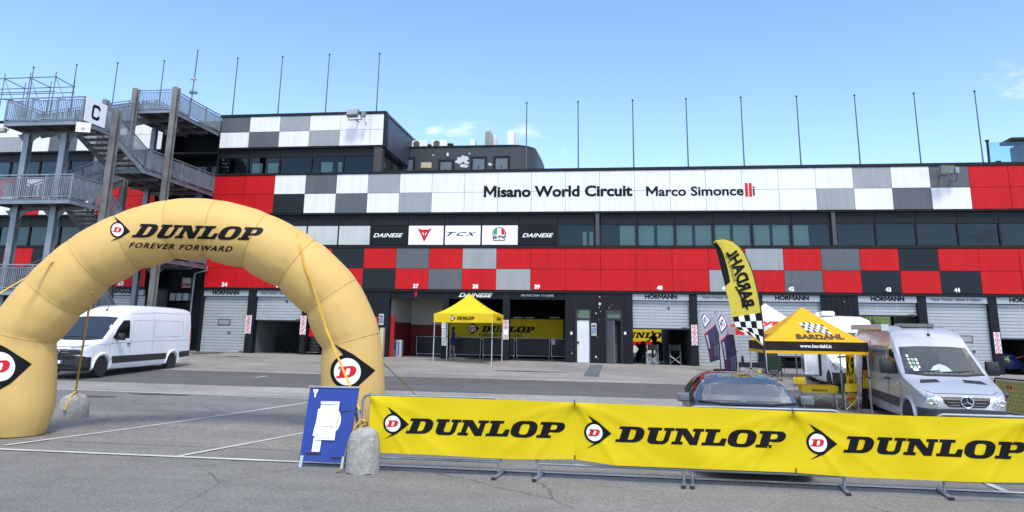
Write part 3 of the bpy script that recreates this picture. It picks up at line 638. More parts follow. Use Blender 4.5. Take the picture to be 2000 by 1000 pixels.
# closed doors
for n_, t_, wx in ((32, 1, .3), (33, 0, .28), (34, 0, .32), (41, 1, .3), (44, 1, .42)):
    x0, x1 = OPEN[n_]; d = ribbed(x0+.01, x1-.01, zfl(n_), ZH0-.02); header(n_, t_); wicket(d, x0+(x1-x0)*wx, zfl(n_)+.12)
    MB().box(x1-.42, YD-.012, zfl(n_)+.05, x1-.12, YD+.003, zfl(n_)+.09).build('label_plate', BLACK, d, world=True)
# raised doors: lower edge read off the photograph
for n_, t_, px_, ey, wx in ((35, 1, 545, 625.5, .33), (40, 0, 1290, 641.5, .35), (42, 0, 1545, 696, .3), (43, 0, 1735, 616, .34), (45, 0, 1960, 661, .4)):
    x0, x1 = OPEN[n_]; zb = fz(px_, ey, YD); d = ribbed(x0+.01, x1-.01, zb, ZH0-.02); header(n_, t_)
    wicket(d, x0+(x1-x0)*wx, zb+.1, clip=ZH0-.03, win=(n_ == 42))
    MB().box(x1-.42, YD-.012, zb+.03, x1-.12, YD+.003, zb+.07).build('label_plate', BLACK, d, world=True)
    MB().box(x0+.01, YD+.0, zb-.06, x1-.01, YD+.06, zb-.002).build('door_seal', BLACK, d, world=True)
# open garages with black header boards
YHB = FY+.113
for n_ in (36, 37, 38, 39):
    x0, x1 = OPEN[n_]; bb('header_board', x0+.01, FY+.12, ZH0-.02, x1-.01, FY+.28, ZH1-.02, SK, .006)
c = PY(812, 574.5, YHB); flat(xf2(DEV, .16, .17, c.x, c.z), lambda x, z: (x, YHB, z), 'emblem', REDP, BL, True)
ftext('DAINESE', 896, 580.5, 962.5, 572, YHB, WPRINT, BL, .03, .35); ftext('PROTECTION TO DARE', 1018, 579, 1081, 575, YHB, WPRINT, BL, .0, 0, sp=1.25)
# wall with the two toilet doors
xa, xb = OPEN[39][1], OPEN[40][0]; zg = gz(0, FY)
d1 = (fx(1123.5, 640), fx(1154.5, 640)); d2 = (fx(1182, 640), fx(1216, 640)); ZDH = fz(1140, 604)
for a, b in ((xa, d1[0]), (d1[1], d2[0]), (d2[1], xb)): bb('wall', a, FY+.08, zg-.1, b, FY+.5, ZL, DWALL)
for a, b in (d1, d2): bb('wall', a, FY+.08, ZDH, b, FY+.5, ZL, DWALL)
for x in (fx(1113, 640), fx(1160, 640), fx(1168, 640), fx(1222, 640)): bb('conduit', x-.02, FY+.04, 2.4, x+.02, FY+.079, ZL, DTRIM)
FRM = M('door_frame_black', (.010, .010, .011), .45); zt1 = fz(1140, 625)
for a, b in (d1, d2):
    f_ = bb('door_frame', a, FY+.02, ZDH-.06, b, FY+.2, ZDH, FRM); MB().box(a, FY+.02, zg, a+.09, FY+.2, ZDH-.061).box(b-.09, FY+.02, zg, b, FY+.2, ZDH-.061).box(a+.091, FY+.02, zt1, b-.091, FY+.2, zt1+.1).build('jamb', FRM, f_, world=True)
    bb('transom_pane', a+.1, FY+.1, zt1+.11, b-.1, FY+.12, ZDH-.07, GL); bb('transom_blind', a+.12, FY+.2, zt1+.12, b-.12, FY+.22, zt1+.32, BLIND)
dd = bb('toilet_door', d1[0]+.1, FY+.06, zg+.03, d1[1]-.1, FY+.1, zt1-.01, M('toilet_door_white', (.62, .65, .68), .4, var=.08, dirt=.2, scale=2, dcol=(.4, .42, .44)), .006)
MB().box(d1[0]+.11, FY+.02, zg+1.0, d1[0]+.2, FY+.059, zg+1.12).build('handle', BLACK, dd, world=True)
# open door and the room behind
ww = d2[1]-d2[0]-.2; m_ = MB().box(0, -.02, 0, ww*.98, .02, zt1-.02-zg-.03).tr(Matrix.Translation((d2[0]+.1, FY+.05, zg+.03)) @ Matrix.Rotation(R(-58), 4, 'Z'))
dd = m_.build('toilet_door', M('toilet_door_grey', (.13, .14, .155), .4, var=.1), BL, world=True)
bb('toilet_wall', d2[0]-.6, FY+2.0, zg, d2[1]+.2, FY+2.1, ZDH, M('toilet_wall_grey', (.22, .235, .25), .6)); bb('toilet_floor', d2[0]-.3, FY+.51, zg-.05, d2[1]+.2, FY+2, zg+.02, IFL)
bb('toilet_wall', d2[0]+.05, FY+.51, zg, d2[0]+.1, FY+2.0, ZDH, M('toilet_wall_grey', (.22, .235, .25))); bb('toilet_wall', d2[1]+.1, FY+.51, zg, d2[1]+.15, FY+2.0, ZDH, M('toilet_wall_grey', (.22, .235, .25))); bb('toilet_ceiling', d2[0]-.3, FY+.51, ZDH, d2[1]+.2, FY+2, ZDH+.05, IDK)
bb('toilet_partition', d2[0]+.38, FY+.9, zg, d2[0]+.62, FY+1.0, zg+2.0, M('toilet_wall_grey', (.22, .235, .25)))
# paint chips on the dark walls (filler showing)
CHIP = M('filler_chip', (.55, .57, .58), .8, var=.1)
mb = MB()
for px_, py_, s_ in ((1171, 580, .7), (1171.5, 593, 1.6), (1170, 601, .6), (1173, 608, .5), (1164, 612, .7), (1169, 624, .5), (1164, 697, 1.2), (1190, 600.5, .5), (1195, 596, .35), (1167, 659, .5), (1117, 690, .6), (1116, 672, .3), (1194, 712, .4), (1125, 708, .6), (1649, 589, .4), (1168, 700, .4)):
    c = PY(px_, py_, FY+.076); n = 7
    mb.add([(c.x+.055*s_*random.uniform(.5, 1.2)*math.cos(2*math.pi*i/n), FY+.076, c.z+.055*s_*random.uniform(.5, 1.3)*math.sin(2*math.pi*i/n)) for i in range(n)], [tuple(range(n))])
STUFF(mb.build('paint_chips', CHIP, BL, world=True, recalc=False))
# ================================================================ plant rooms and kit on the roof
YP = FY+5.5
zt = fz(900, 287.5, YP); xl = X_TR+.05; xr = fx(1024, 300, YP)
rad = 1.6; prof = [(xl, YP), (xr-rad*.55, YP)]+[(xr-rad*.55+rad*math.sin(R(a)), YP+rad-rad*math.cos(R(a))) for a in (20, 40, 60, 75)]+[(xr+.75, YP+3.4), (xr+.75, YP+6), (xl, YP+6)]
PH = T('roof_plant_room', 'low dark plant room with a rounded corner and blue doors on the flat roof', 'plant room', (xl, YP, Z_UT-.05))
MB().prism(prof, Z_UT-.05, zt, 'z').build('wall', M('plant_room_paint', (.030, .037, .046), .55, var=.2, dirt=.2, dcol=(.06, .07, .08)), PH, world=True, smooth=30)
MB().prism([(x-(.06 if x < 0 else 0), y-.06) for x, y in prof], zt+.004, zt+.1, 'z').build('coping', DTRIM, PH, world=True)
BLD = M('blue_grey_door', (.105, .135, .17), .45, var=.1)
for a, b, t_ in ((779, 811, 308), (856.5, 887, 312), (919.5, 951, 306), (964, 996, 305)):
    x0, x1 = fx(a, 320, YP), fx(b, 320, YP); zt_ = fz((a+b)/2, t_, YP)
    d = MB().box(x0, YP-.08, Z_UT, x0+.14, YP-.003, zt_).box(x1-.14, YP-.08, Z_UT, x1, YP-.003, zt_).box(x0+.141, YP-.08, zt_-.14, x1-.141, YP-.003, zt_).build('door_frame', DTRIM, PH, world=True)
    dd = MB().box(x0+.145, YP-.05, Z_UT, x1-.145, YP-.004, zt_-.145).build('door', BLD, PH, world=True)
    MB().box((x0+x1)/2-.04, YP-.07, zt_-.78, (x0+x1)/2+.04, YP-.051, zt_-.62).build('handle', BLACK, dd, world=True)
c0, c1 = PY(822, 328, YP-.02), PY(843, 317, YP-.02); MB().box(c0.x, YP-.03, c0.z, c1.x, YP-.004, c1.z).build('chipboard_patch', M('chipboard', (.50, .42, .27), .8), PH, world=True)
mb = MB()
for px_, py_, s_ in ((900, 312, 2.2), (908, 311, 2.0), (895, 316, 1.5), (904, 323, 1.6), (911, 325, 1.1), (957, 321, .9), (846, 303, .5), (917, 300, .5), (912, 318, 1.2), (905, 308, 1.6)):
    c = PY(px_, py_, YP-.004); n = 9
    mb.add([(c.x+.16*s_*random.uniform(.5, 1.2)*math.cos(2*math.pi*i/n), YP-.004-.0005*len(mb.f), c.z+.10*s_*random.uniform(.5, 1.2)*math.sin(2*math.pi*i/n)) for i in range(n)], [tuple(range(n))])
STUFF(mb.build('bare_patches', CHIP, PH, world=True, recalc=False))
MB().box(fx(873, 303, YP), YP-.12, fz(873, 306, YP), fx(876.5, 303, YP), YP-.004, fz(873, 299.5, YP)).build('wall_fitting', WENAM, PH, world=True, bevel=.01)
# air conditioners
def aircon(name, label, px0, px1, py0, py1, Y, depth, fan=True, slab=False):
    a = PY(px0, py1, Y); b = PY(px1, py0, Y); zb = zt+.1
    t = T(name, label, 'air conditioner', ((a.x+b.x)/2, Y+depth/2, zb), group='outdoor units on the roof')
    w_, h_ = b.x-a.x, b.z-zb
    MB().box(-w_/2, -depth/2, .06, w_/2, depth/2, h_).build('case', WENAM if not slab else M('beige_case', (.42, .41, .38), .5), t, bevel=.02)
    MB().box(-w_/2+.05, -depth/2+.02, 0, -w_/2+.13, depth/2-.02, .06).box(w_/2-.13, -depth/2+.02, 0, w_/2-.05, depth/2-.02, .06).build('foot', BLACK, t)
    if fan:
        r_ = h_*.40; cx = -w_/2+w_*.33
        MB().lathe([(r_, -depth/2-.012), (r_, -depth/2-.004)], (cx, 0, h_/2+.03), 'y', 24).build('fan_opening', M('fan_dark', (.06, .06, .06), .7), t)
        mb = MB()
        for i in range(6): mb.cbox((cx, -depth/2-.02, h_/2+.03+(i-2.5)*r_*.3), (2*r_*math.sqrt(max(.05, 1-((i-2.5)*.3)**2)), .012, .02))
        STUFF(mb.build('fan_grille', GALVD, t))
    if slab:
        mb = MB()
        for i in range(9): mb.cbox((0, -depth/2-.01, .15+i*(h_-.2)/9), (w_*.8, .02, .03))
        STUFF(mb.build('coil_grille', M('fan_dark', (.06, .06, .06)), t))
aircon('air_conditioner', 'white outdoor unit with round fan, nearest the tall storey', 803, 834.5, 274, 288, YP+.5, .5)
aircon('air_conditioner', 'white outdoor unit with round fan, second from the tall storey', 842.5, 873.5, 273, 288, YP+.5, .5)
aircon('air_conditioner', 'small white unit seen edge-on left of the tall coil unit', 917.5, 928, 272, 287, YP+1.5, .9, False)
aircon('air_conditioner', 'tall unit with open coil grille standing on the plant room', 946.5, 957.5, 254, 287, YP+1.0, 1.6, False, True)
aircon('air_conditioner', 'beige unit close behind the tall coil unit', 961, 968, 264, 287, YP+2.5, 1.4, False)
aircon('air_conditioner', 'tall beige unit seen edge-on nearest the rounded corner', 990.5, 1003.5, 255, 287, YP+1.0, 1.4, False)
aircon('air_conditioner', 'lower unit half hidden behind the tall beige unit', 1004, 1010, 266, 287, YP+2.6, 1.2, False)
for (px0, px1, py0), lb_ in zip(((776, 788, 282), (790, 802, 283), (834, 842, 283), (874, 883, 281)), ('against the tall storey', 'just left of the first fan unit', 'between the two fan units', 'right of the second fan unit')):
    a = PY(px0, 288, YP+.6); b = PY(px1, py0, YP+.6)
    tag(MB().box(a.x, YP+.6, zt+.1, b.x, YP+1.1, b.z).cbox(((a.x+b.x)/2, YP+.85, b.z+.02), (b.x-a.x+.06, .56, .04)).build('roof_vent', DTRIM, bevel=.01), 'squat black roof vent '+lb_, 'roof vent', 'roof vents')
# flag poles without flags
POLE = M('pole_paint', (.10, .11, .13), .45, .3)
def pole(x, y, z0, z1, label, r0=.037, tilt=0):
    t = T('flag_pole', label, 'flag pole', (x, y, z0), group='bare flag poles along the roof edge')
    MB().tube([(0, 0, 0), (tilt*.3, 0, (z1-z0)*.3), (tilt, 0, z1-z0)], [r0*1.15, r0, r0*.8], 8).build('mast', POLE, t, smooth=40)
    MB().lathe([(r0*1.5, 0), (r0*1.5, .05), (r0*.4, .09)], (tilt, 0, z1-z0), 'z', 8).build('cap', DTRIM, t)
    MB().cbox((0, 0, .12), (.16, .1, .24)).build('clamp', DTRIM, t)
ords = ['first', 'second', 'third', 'fourth', 'fifth', 'sixth', 'seventh', 'eighth', 'ninth']
for i, (px_, pt) in enumerate(((1026.5, 202), (1128.5, 200), (1237, 197), (1343.5, 194), (1453, 191), (1564, 189), (1680, 187), (1799, 183), (1921, 179))):
    x = fx(px_, 250); pole(x, FY+.46, Z_UT-.0, fz(px_, pt, FY+.46), 'bare dark flag pole on the lower roof, %s from the plant room' % ords[i])
for i, (px_, pt) in enumerate(((732, 106), (632, 108), (539, 112), (450, 115))):
    x = fx(px_, 165); pole(x, FY+.56, Z_TT, fz(px_, pt, FY+.56), 'bare dark flag pole on the tall storey, %s from its corner' % ords[i])
for i, (px_, pt) in enumerate(((321, 120), (230, 124), (150, 127), (66, 132))):
    x = fx(px_, pt, FY+.56); pole(x, FY+.56, Z_TT-.1, fz(px_, pt, FY+.56), 'bare flag pole rising behind the steel stair, %s from its upper deck' % ords[i])
an = T('antenna_mast', 'tall thin mast with two small antenna boxes above the stair deck', 'antenna', (fx(370, 220, FY-1.5), FY-1.5, 13.4))
pa, pb = PY(371.5, 215, FY-1.5), PY(387, 97, FY-1.5)
MB().tube([pa, pb], .035, 8).build('mast', POLE, an, world=True); m1 = PY(378, 154, FY-1.5); m2 = PY(377, 180, FY-1.5)
MB().cbox(m1, (.36, .12, .15)).build('antenna_box', M('beige_case', (.42, .41, .38)), an, world=True, bevel=.02); MB().cbox(m2+Vector((-.1, 0, 0)), (.2, .2, .18)).cbox(m2+Vector((.16, 0, -.04)), (.2, .16, .16)).build('antenna_box', M('green_grey_case', (.15, .22, .2), .5), an, world=True, bevel=.02)
# floodlights
def flood(px_, py_, yaw, label, s=1.0, back=False):
    p = PY(px_, py_, FY-.7); t = T('floodlight', label, 'floodlight', (p.x, p.y, p.z), yaw, 'facade floodlights')
    rot = Matrix.Rotation(R(-28 if not back else 20), 4, 'X')
    MB().add([(-.38*s, -.16, -.22*s), (.38*s, -.16, -.22*s), (.38*s, -.16, .26*s), (-.38*s, -.16, .26*s), (-.26*s, .16, -.14*s), (.26*s, .16, -.14*s), (.26*s, .16, .17*s), (-.26*s, .16, .17*s)], [(0, 1, 2, 3), (7, 6, 5, 4), (0, 4, 5, 1), (1, 5, 6, 2), (2, 6, 7, 3), (3, 7, 4, 0)]).tr(rot).build('housing', GALVD, t, bevel=.015)
    MB().box(-.33*s, -.18, -.17*s, .33*s, -.165, .21*s).tr(rot).build('glass', M('lamp_glass', (.25, .30, .30), .1, var=.2), t, bevel=.004)
    MB().box(-.44*s, -.03, -.03, -.40*s, .03, .03).box(.40*s, -.03, -.03, .44*s, .03, .03).beam((-.42*s, 0, 0), (-.42*s, .3, -.25), .03, .05).beam((.42*s, 0, 0), (.42*s, .3, -.25), .03, .05).beam((-.42*s, .3, -.25), (.42*s, .3, -.25), .05, .05).beam((0, .3, -.25), (0, .72, -.25), .06, .06).build('bracket', GALVD, t)
    MB().cbox((.62*s, .1, -.02), (.22, .2, .34)).build('ballast_box', GALV, t, bevel=.02)
    MB().tube([(.62*s, .1, -.19), (.66*s, .25, -.5), (.55*s, .5, -.55), (.5*s, .72, -.3)], .015, 6).build('cable', BLACK, t)
flood(690, 223, R(-8), 'grey floodlight leaning out from the tall storey above white panels')
flood(1847, 331, R(5), 'grey floodlight hung over the dark panel at the right end of the roof', .95, True)
# glass screen on the far right of the roof, with the canopy edge of the terrace behind it
t = T('glass_balustrade', 'frameless glass screen on a dark post at the right end of the roof', 'balustrade', (fx(1928, 318, FY+.6), FY+.6, Z_UT+.17))
a = PY(1930, 278, FY+.6); MB().box(a.x, FY+.58, Z_UT+.17, a.x+6, FY+.60, a.z).build('glass_pane', MGLASS('balustrade_glass', (.72, .86, .90), 1.5), t, world=True)
MB().beam((a.x-.08, FY+.59, Z_UT), (a.x-.05, FY+.59, a.z+.05), .09, .09).cbox((a.x-.05, FY+.59, a.z+.08), (.14, .14, .1)).build('post', DTRIM, t, world=True); MB().cbox((fx(1950, 318, FY+.5), FY+.5, Z_UT+.24), (.2, .16, .22)).build('clamp', DTRIM, t, world=True)
t = T('roof_terrace', 'dark terrace structure with a flat canopy behind the roof glass, mostly out of frame', 'terrace', (fx(2010, 300, FY+7), FY+7, Z_UT-.05))
x_ = fx(1984, 300, FY+7); MB().box(x_, FY+7, Z_UT-.05, x_+6, FY+7.6, fz(1990, 285, FY+7)).build('wall', M('plant_room_paint', (.03, .037, .046)), t, world=True); MB().box(x_-.5, FY+6.3, fz(1990, 274, FY+6.3), x_+6, FY+7.7, fz(1990, 268, FY+6.3)).build('canopy', DTRIM, t, world=True)
MB().box(x_+.1, FY+7.1, fz(1990, 285, FY+7)+.002, x_+.3, FY+7.3, fz(1990, 274, FY+6.3)-.002).box(x_+5.6, FY+7.1, fz(1990, 285, FY+7)+.002, x_+5.8, FY+7.3, fz(1990, 274, FY+6.3)-.002).build('canopy_post', DTRIM, t, world=True)
# ================================================================ STEEL ESCAPE STAIR
XF = fx(428, 262)                       # right-hand side of every deck and landing
YDK, YC2, YC1 = 34.75, 30.4, 28.35      # deck front, back of landings, front of landings
XLF = fx(12, 218, YC1)                  # left-hand side of the landings
XM = (XF+XLF)/2
ES = T('escape_stair', 'grey galvanised steel escape stair with mesh railings climbing in front of the facade', 'staircase', (XM, 33, gz(XM, 33)))
def eb(name, mb, mat=GALV, par=None, **k): return mb.build(name, mat, par or ES, world=True, **k)
def ibeam(a, b, w_=.2, h_=.2, t_=.025, up=(0, 0, 1), twist=False):
    """H section: two flanges and a web"""
    mb = MB(); a = Vector(a); b = Vector(b); d = (b-a).normalized(); up = Vector(up)
    if abs(d.dot(up)) > .98: up = Vector((0, 1, 0)) if not twist else Vector((1, 0, 0))
    s_ = d.cross(up).normalized(); u = s_.cross(d)
    for k in (-1, 1): mb.beam(a+u*k*(h_/2-t_/2), b+u*k*(h_/2-t_/2), w_, t_, up)
    mb.beam(a, b, t_, h_-2*t_-.002, up); return mb
POSTS = set()
def railing(a, b, h=1.08, gap=.09, posts=None, inf=True):
    a = Vector(a); b = Vector(b); ln = (b-a).length; n = posts or max(1, int(round(ln/1.5)))
    up = Vector((0, 0, 1)); mb = MB()
    mb.beam(a+up*h, b+up*h, .06, .05); mb.beam(a+up*.10, b+up*.10, .03, .04); mb.beam(a+up*(h-.12), b+up*(h-.12), .03, .03)
    r_ = eb('railing', mb)
    for i in range(n+1):
        p = a.lerp(b, i/n); key = tuple(round(c_, 1) for c_ in p)
        if key in POSTS: continue
        POSTS.add(key); eb('post', MB().beam(p, p+up*h, .06, .05), GALV, r_)
    if inf:
        mb = MB(); m = int(ln/gap)
        for i in range(1, m):
            p = a.lerp(b, i/m); mb.beam(p+up*.12, p+up*(h-.135), .030, .026)
        STUFF(eb('mesh_infill', mb, GALV, r_))
    return r_
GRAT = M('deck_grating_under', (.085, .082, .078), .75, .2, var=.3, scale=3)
def deck(x0, x1, y0, y1, z, rails, th=.22):
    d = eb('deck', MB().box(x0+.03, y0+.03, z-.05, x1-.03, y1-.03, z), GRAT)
    for a, b in (((x0, y0), (x1, y0)), ((x1, y0), (x1, y1)), ((x0, y0), (x0, y1))):
        eb('edge_beam', ibeam((a[0], a[1], z-th/2-.0), (b[0], b[1], z-th/2), .09, th, .02), GALV, d)
    n = max(2, int((x1-x0)/1.1))
    for i in range(1, n): x = x0+(x1-x0)*i/n; eb('joist', ibeam((x, y0+.06, z-.13), (x, y1-.02, z-.13), .07, .14, .015), GALVD, d)
    m = max(1, int((y1-y0)/1.6))
    for i in range(1, m+1): y = y0+(y1-y0)*i/(m+1); eb('cross_beam', ibeam((x0+.06, y, z-.28), (x1-.06, y, z-.28), .1, .14, .018), GALVD, d)
    for (a, b) in rails: railing((a[0], a[1], z), (b[0], b[1], z))
    return d
def flight(x0, x1, ya, za, yb, zb, rails=(1, 1)):
    """treads from (ya,za) low to (yb,zb) high"""
    n = max(4, int(round(abs(zb-za)/.17))); mb = MB()
    st = eb('stair_flight', MB().beam((x0+.03, ya, za-.12), (x0+.03, yb, zb-.12), .05, .26), GALV); eb('stringer', MB().beam((x1-.03, ya, za-.12), (x1-.03, yb, zb-.12), .05, .26), GALV, st)
    dy = (yb-ya)/n
    for i in range(n):
        y = ya+dy*(i+.5); z = za+(zb-za)*(i+1)/n-.02
        eb('tread', MB().box(x0+.06, y-abs(dy)*.55, z-.035, x1-.06, y+abs(dy)*.55, z), GALVD, st)
    for k, x in ((0, x0), (1, x1)):
        if rails[k]: railing((x, ya, za), (x, yb, zb))
ZU, ZM, ZLo = 13.50, 9.80, 5.52
ZC, ZL2, ZL3 = 11.0, 7.42, 3.45
XUL = fx(266, 210, YDK)
# upper deck
deck(XUL, XF, YDK, FY+.05, ZU, [((XUL, YDK), (XF, YDK)), ((XF, YDK), (XF, FY)), ((XUL, YDK+1.6), (XUL, FY))])
deck(XLF+.9, XUL-.1, YDK+1.6, FY+.05, ZU, [((XLF+.9, YDK+1.6), (XLF+.9, FY))])
# middle and lower decks
YA = 33.1
for z in (ZM, ZLo):
    deck(XM+.1, XF, YA, FY+.05, z, [((XF, YA), (XF, FY))]); deck(XLF+.6, XM, YDK+.3, FY+.05, z, [((XLF+.6, YDK+.3), (XLF+.6, FY))])
# half landings towards the camera
for z in (ZC, ZL2, ZL3):
    deck(XLF, XF, YC1, YC2, z, [((XLF, YC1), (XF, YC1)), ((XF, YC1), (XF, YC2)), ((XLF, YC1), (XLF, YC2))])
flight(XM+.15, XF-.02, YA, ZM, YC2, ZC); flight(XM+.15, XF-.02, YA, ZLo, YC2, ZL2)
flight(XLF+.1, XM-.15, YC2, ZC, YDK+1.6, ZU); flight(XLF+.1, XM-.15, YC2, ZL2, YDK+.3, ZM); flight(XLF+.1, XM-.15, YC2, ZL3, YDK+.3, ZLo)
flight(XM+.15, XF-.02, YA+.9, gz(XF, YA), YC2, ZL3)
# columns
def column(x, y, z1, w_=.26, mat=GALV, rust_from=None, bracket=()):
    z0 = gz(x, y); c = eb('column', ibeam((x, y, z0), (x, y, z1), w_, w_, .028), mat)
    eb('base_plate', MB().box(x-.22, y-.22, z0, x+.22, y+.22, z0+.03), GALVD, c)
    for z in bracket:
        for s_ in (-1, 1): eb('bracket', MB().prism([(x+s_*.14, z-.36), (x+s_*.14, z-.80), (x+s_*.58, z-.36)], y-.02, y+.02, 'y'), GALVD, c)
    return c
for px_ in (139, 62):
    p = PZ(px_, 262, ZC-.3); column(p.x, YC1+.95, ZC-.36, .28, GALV, None, (ZC, ZL2, ZL3))
column(XF+.16, YC2, ZC+1.1, .30, RUST); column(XF+.16, YDK, ZU+1.2, .30, RUST); column(XUL, YDK-.16, ZU+1.15, .28, RUST)
column(fx(207, 200, YDK+1.4), YDK+1.4, ZU+1.1, .28, RUST)
column(XM+.3, FY-2.3, ZU-.36, .28, GALV, None, (ZU, ZM, ZLo)); column(XLF+1.2, FY-2.3, ZU-.36, .26, GALV)
# board with the stair letter, loudspeaker
t = T('stair_sign', 'white board with a black letter C on the stair railing', 'sign', (XF+.06, YC1+.1, ZC+.15))
y0, y1 = PX(166, 215, XF+.06).y, PX(206, 232, XF+.06).y
MB().box(XF+.055, y0, ZC+.0, XF+.08, y1, ZC+1.1).build('board', SW, t, world=True)
v = fit2(tri([dedupe([(1, .70), (1, .80)]+arc(.72, .72, .28, .28, 0, 90, 5)+arc(.28, .72, .28, .28, 90, 180, 5)+arc(.28, .28, .28, .28, 180, 270, 5)+arc(.72, .28, .28, .28, 270, 360, 5)+[(1, .32), (.76, .32)]+arc(.66, .30, .10, .10, 0, -90, 3)+arc(.34, .30, .10, .10, 270, 180, 3)+arc(.34, .70, .10, .10, 180, 90, 3)+arc(.66, .70, .10, .10, 90, 0, 3))]), (y0+y1)/2-.27, ZC+.20, (y0+y1)/2+.27, ZC+.90); flat(v, lambda a, z: (XF+.084, a, z), 'letter', BLK, t, True)
p = PX(166, 251, XF+.1); t = T('horn_speaker', 'small white horn loudspeaker under the landing with the letter board', 'loudspeaker', p, R(20))
rings = [[(s_*x, y, s2*z) for s_, s2 in ((-1, -1), (1, -1), (1, 1), (-1, 1))] for y, x, z in ((-.22, .30, .22), (-.20, .30, .22), (.0, .14, .10), (.12, .10, .10), (.24, .10, .10))]
MB().loft(rings).build('horn', WENAM, t, smooth=30); MB().lathe([(.12, -.235), (.04, -.30)], (0, 0, 0), 'y', 16).build('driver_cone', WENAM, t, smooth=40); MB().beam((0, .1, .1), (0, .1, .36), .04, .04).build('bracket', GALVD, t)
p = PY(5, 254, YC1+.4); t = T('stair_lamp', 'pale lamp on a short arm at the left edge under the top landing', 'lamp', p)
MB().box(-.5, -.12, -.12, .18, .12, .1).build('housing', M('beige_case', (.42, .41, .38)), t, bevel=.04); MB().tube([(.18, 0, 0), (.3, 0, -.05), (.28, 0, .1), (.2, 0, .3), (.2, 0, .62)], .02, 6).build('cable', GALVD, t)
# downpipe and electrical kit under the decks
t = T('downpipe', 'grey rain downpipe bending down beside garage 34', 'pipe', (XF+.2, FY-.15, gz(XF, FY)))
MB().tube([PY(405, 520, FY-.15), PY(404, 528, FY-.15), PY(383, 533, FY-.15), PY(380, 538, FY-.15), PY(373, 600, FY-.15), PY(364, 685, FY-.15)], .055, 8).build('pipe', GALV, t, world=True, smooth=50)
pa, pb = PY(356, 562, FY+2.0), PY(375, 543, FY+2.0); t = T('switch_cabinet', 'beige electrical cabinet with red sockets on the wall behind the stair', 'electrical box', (pa.x, FY+2.0, pa.z))
MB().box(pa.x, FY+1.9, pa.z, pb.x, FY+2.19, pb.z).build('case', M('beige_case', (.42, .41, .38)), t, world=True, bevel=.02)
for q in (357, 364, 369): c = PY(q, 556, FY+1.9); MB().lathe([(.07, c.y-.1), (.07, c.y)], (c.x, 0, c.z), 'y', 12).build('socket', REDP, t, world=True)
for lb_, (a, b) in zip(('left', 'middle', 'right'), ((334, 346), (347, 359), (360, 372))):
    pa, pb = PY(a, 587, FY+2.0), PY(b, 573, FY+2.0); tag(MB().box(pa.x, FY+1.8, pa.z, pb.x, FY+2.19, pb.z).build('meter_box', HEADM, bevel=.015), 'grey meter box above the white van roof, %s one of three' % lb_, 'electrical box', 'row of meter boxes')
# scaffold on the roof at far left
SCM = M('scaffold_tube', (.13, .135, .15), .5, .5)
t = T('roof_scaffold', 'bare tube scaffold standing on the roof at the far left', 'scaffold', (-40, FY+2, Z_TT))
Ya, Yb_ = FY+1.5, FY+4.0
za = [fz(50, 152, Ya), fz(50, 180, Ya), fz(50, 192, Ya)]
xsc = [fx(p, 175, Ya) for p in (-45, 5, 55, 105)]; xb = [fx(p, 175, Yb_) for p in (-5, 48, 98, 144)]
zb_ = [fz(100, 171, Yb_), fz(100, 182, Yb_)]
for x in xsc: MB().tube([(x, Ya, Z_TT-.45), (x, Ya, za[0]+.35)], .03, 6).build('standard', SCM, t, world=True)
for x in xb: MB().tube([(x, Yb_, Z_TT-.45), (x, Yb_, zb_[0]+.45)], .03, 6).build('standard', SCM, t, world=True)
for z in za: MB().tube([(xsc[0]-4, Ya, z), (xsc[-1]+.1, Ya, z)], .03, 6).build('ledger', SCM, t, world=True)
for z in zb_: MB().tube([(xb[0]-6, Yb_, z), (xb[-1]+.1, Yb_, z)], .03, 6).build('ledger', SCM, t, world=True)
for i in range(4):
    MB().tube([(xsc[i], Ya, za[0]), (xb[i], Yb_, zb_[0])], .03, 6).build('transom', SCM, t, world=True); MB().tube([(xsc[i], Ya, za[2]), (xb[i], Yb_, zb_[1]-.6)], .03, 6).build('transom', SCM, t, world=True)
    MB().tube([(xsc[i], Ya, za[0]), ((xsc[i]+PW*1.0), Ya+.2, Z_TT)], .025, 6).build('brace', SCM, t, world=True)
# ================================================================ INFLATABLE ARCH
ARCHM = MCLOTH('arch_yellow', (.68, .45, .155), .10, .5, .05, .6, bump=.35, bscale=5, dirt=.12, dcol=(.45, .30, .10))
aL, aR = PG(30, 850), PG(694, 846)
ax = Vector((aR.x-aL.x, aR.y-aL.y, 0)); ax.normalize(); anx = Vector((-ax.y, ax.x, 0))      # anx points away from the camera
def onarch(x, y):                                   # photograph -> arch plane, as (along, up)
    d = KR(x, y); o = Vector((0, 0, CAMZ)); k = (aL-o).dot(anx)/d.dot(anx); p = o+d*k
    return ((p-aL).dot(ax), p.z)
AR = T('inflatable_arch', 'big inflatable yellow archway over the parking area', 'inflatable arch', (aL.x, aL.y, 0))
seams = [(30, 846), (44, 655), (106, 577), (176, 513), (252, 472), (337, 447), (414, 447), (500, 470), (581, 514), (648, 579), (686, 664), (694, 842)]
cp = [onarch(*s_) for s_ in seams]; cp[0] = (cp[0][0], 0.02); cp[-1] = (cp[-1][0], 0.02)
RAD = .625; NR = 72
def ring(p, t, r, pk=0.0, ph=0.0):
    nrm = Vector((-t.y, t.x))                       # in-plane normal
    out = []
    for j in range(NR):
        q = 2*math.pi*j/NR; rj = r*(1+pk*(math.sin(18*q+ph)+.6*math.sin(11*q+2*ph))); a = p+nrm*(rj*math.cos(q)); out.append(aL+ax*a.x+Vector((0, 0, a.y))+anx*(rj*math.sin(q)))
    return out
P2 = [Vector(c) for c in cp]; tang = []
for i in range(len(P2)):
    a = (P2[i]-P2[i-1]).normalized() if i else None; b = (P2[i+1]-P2[i]).normalized() if i < len(P2)-1 else None
    tang.append(((a or b)+(b or a)).normalized())
tang[0] = Vector((0, 1)); tang[-1] = Vector((0, -1))
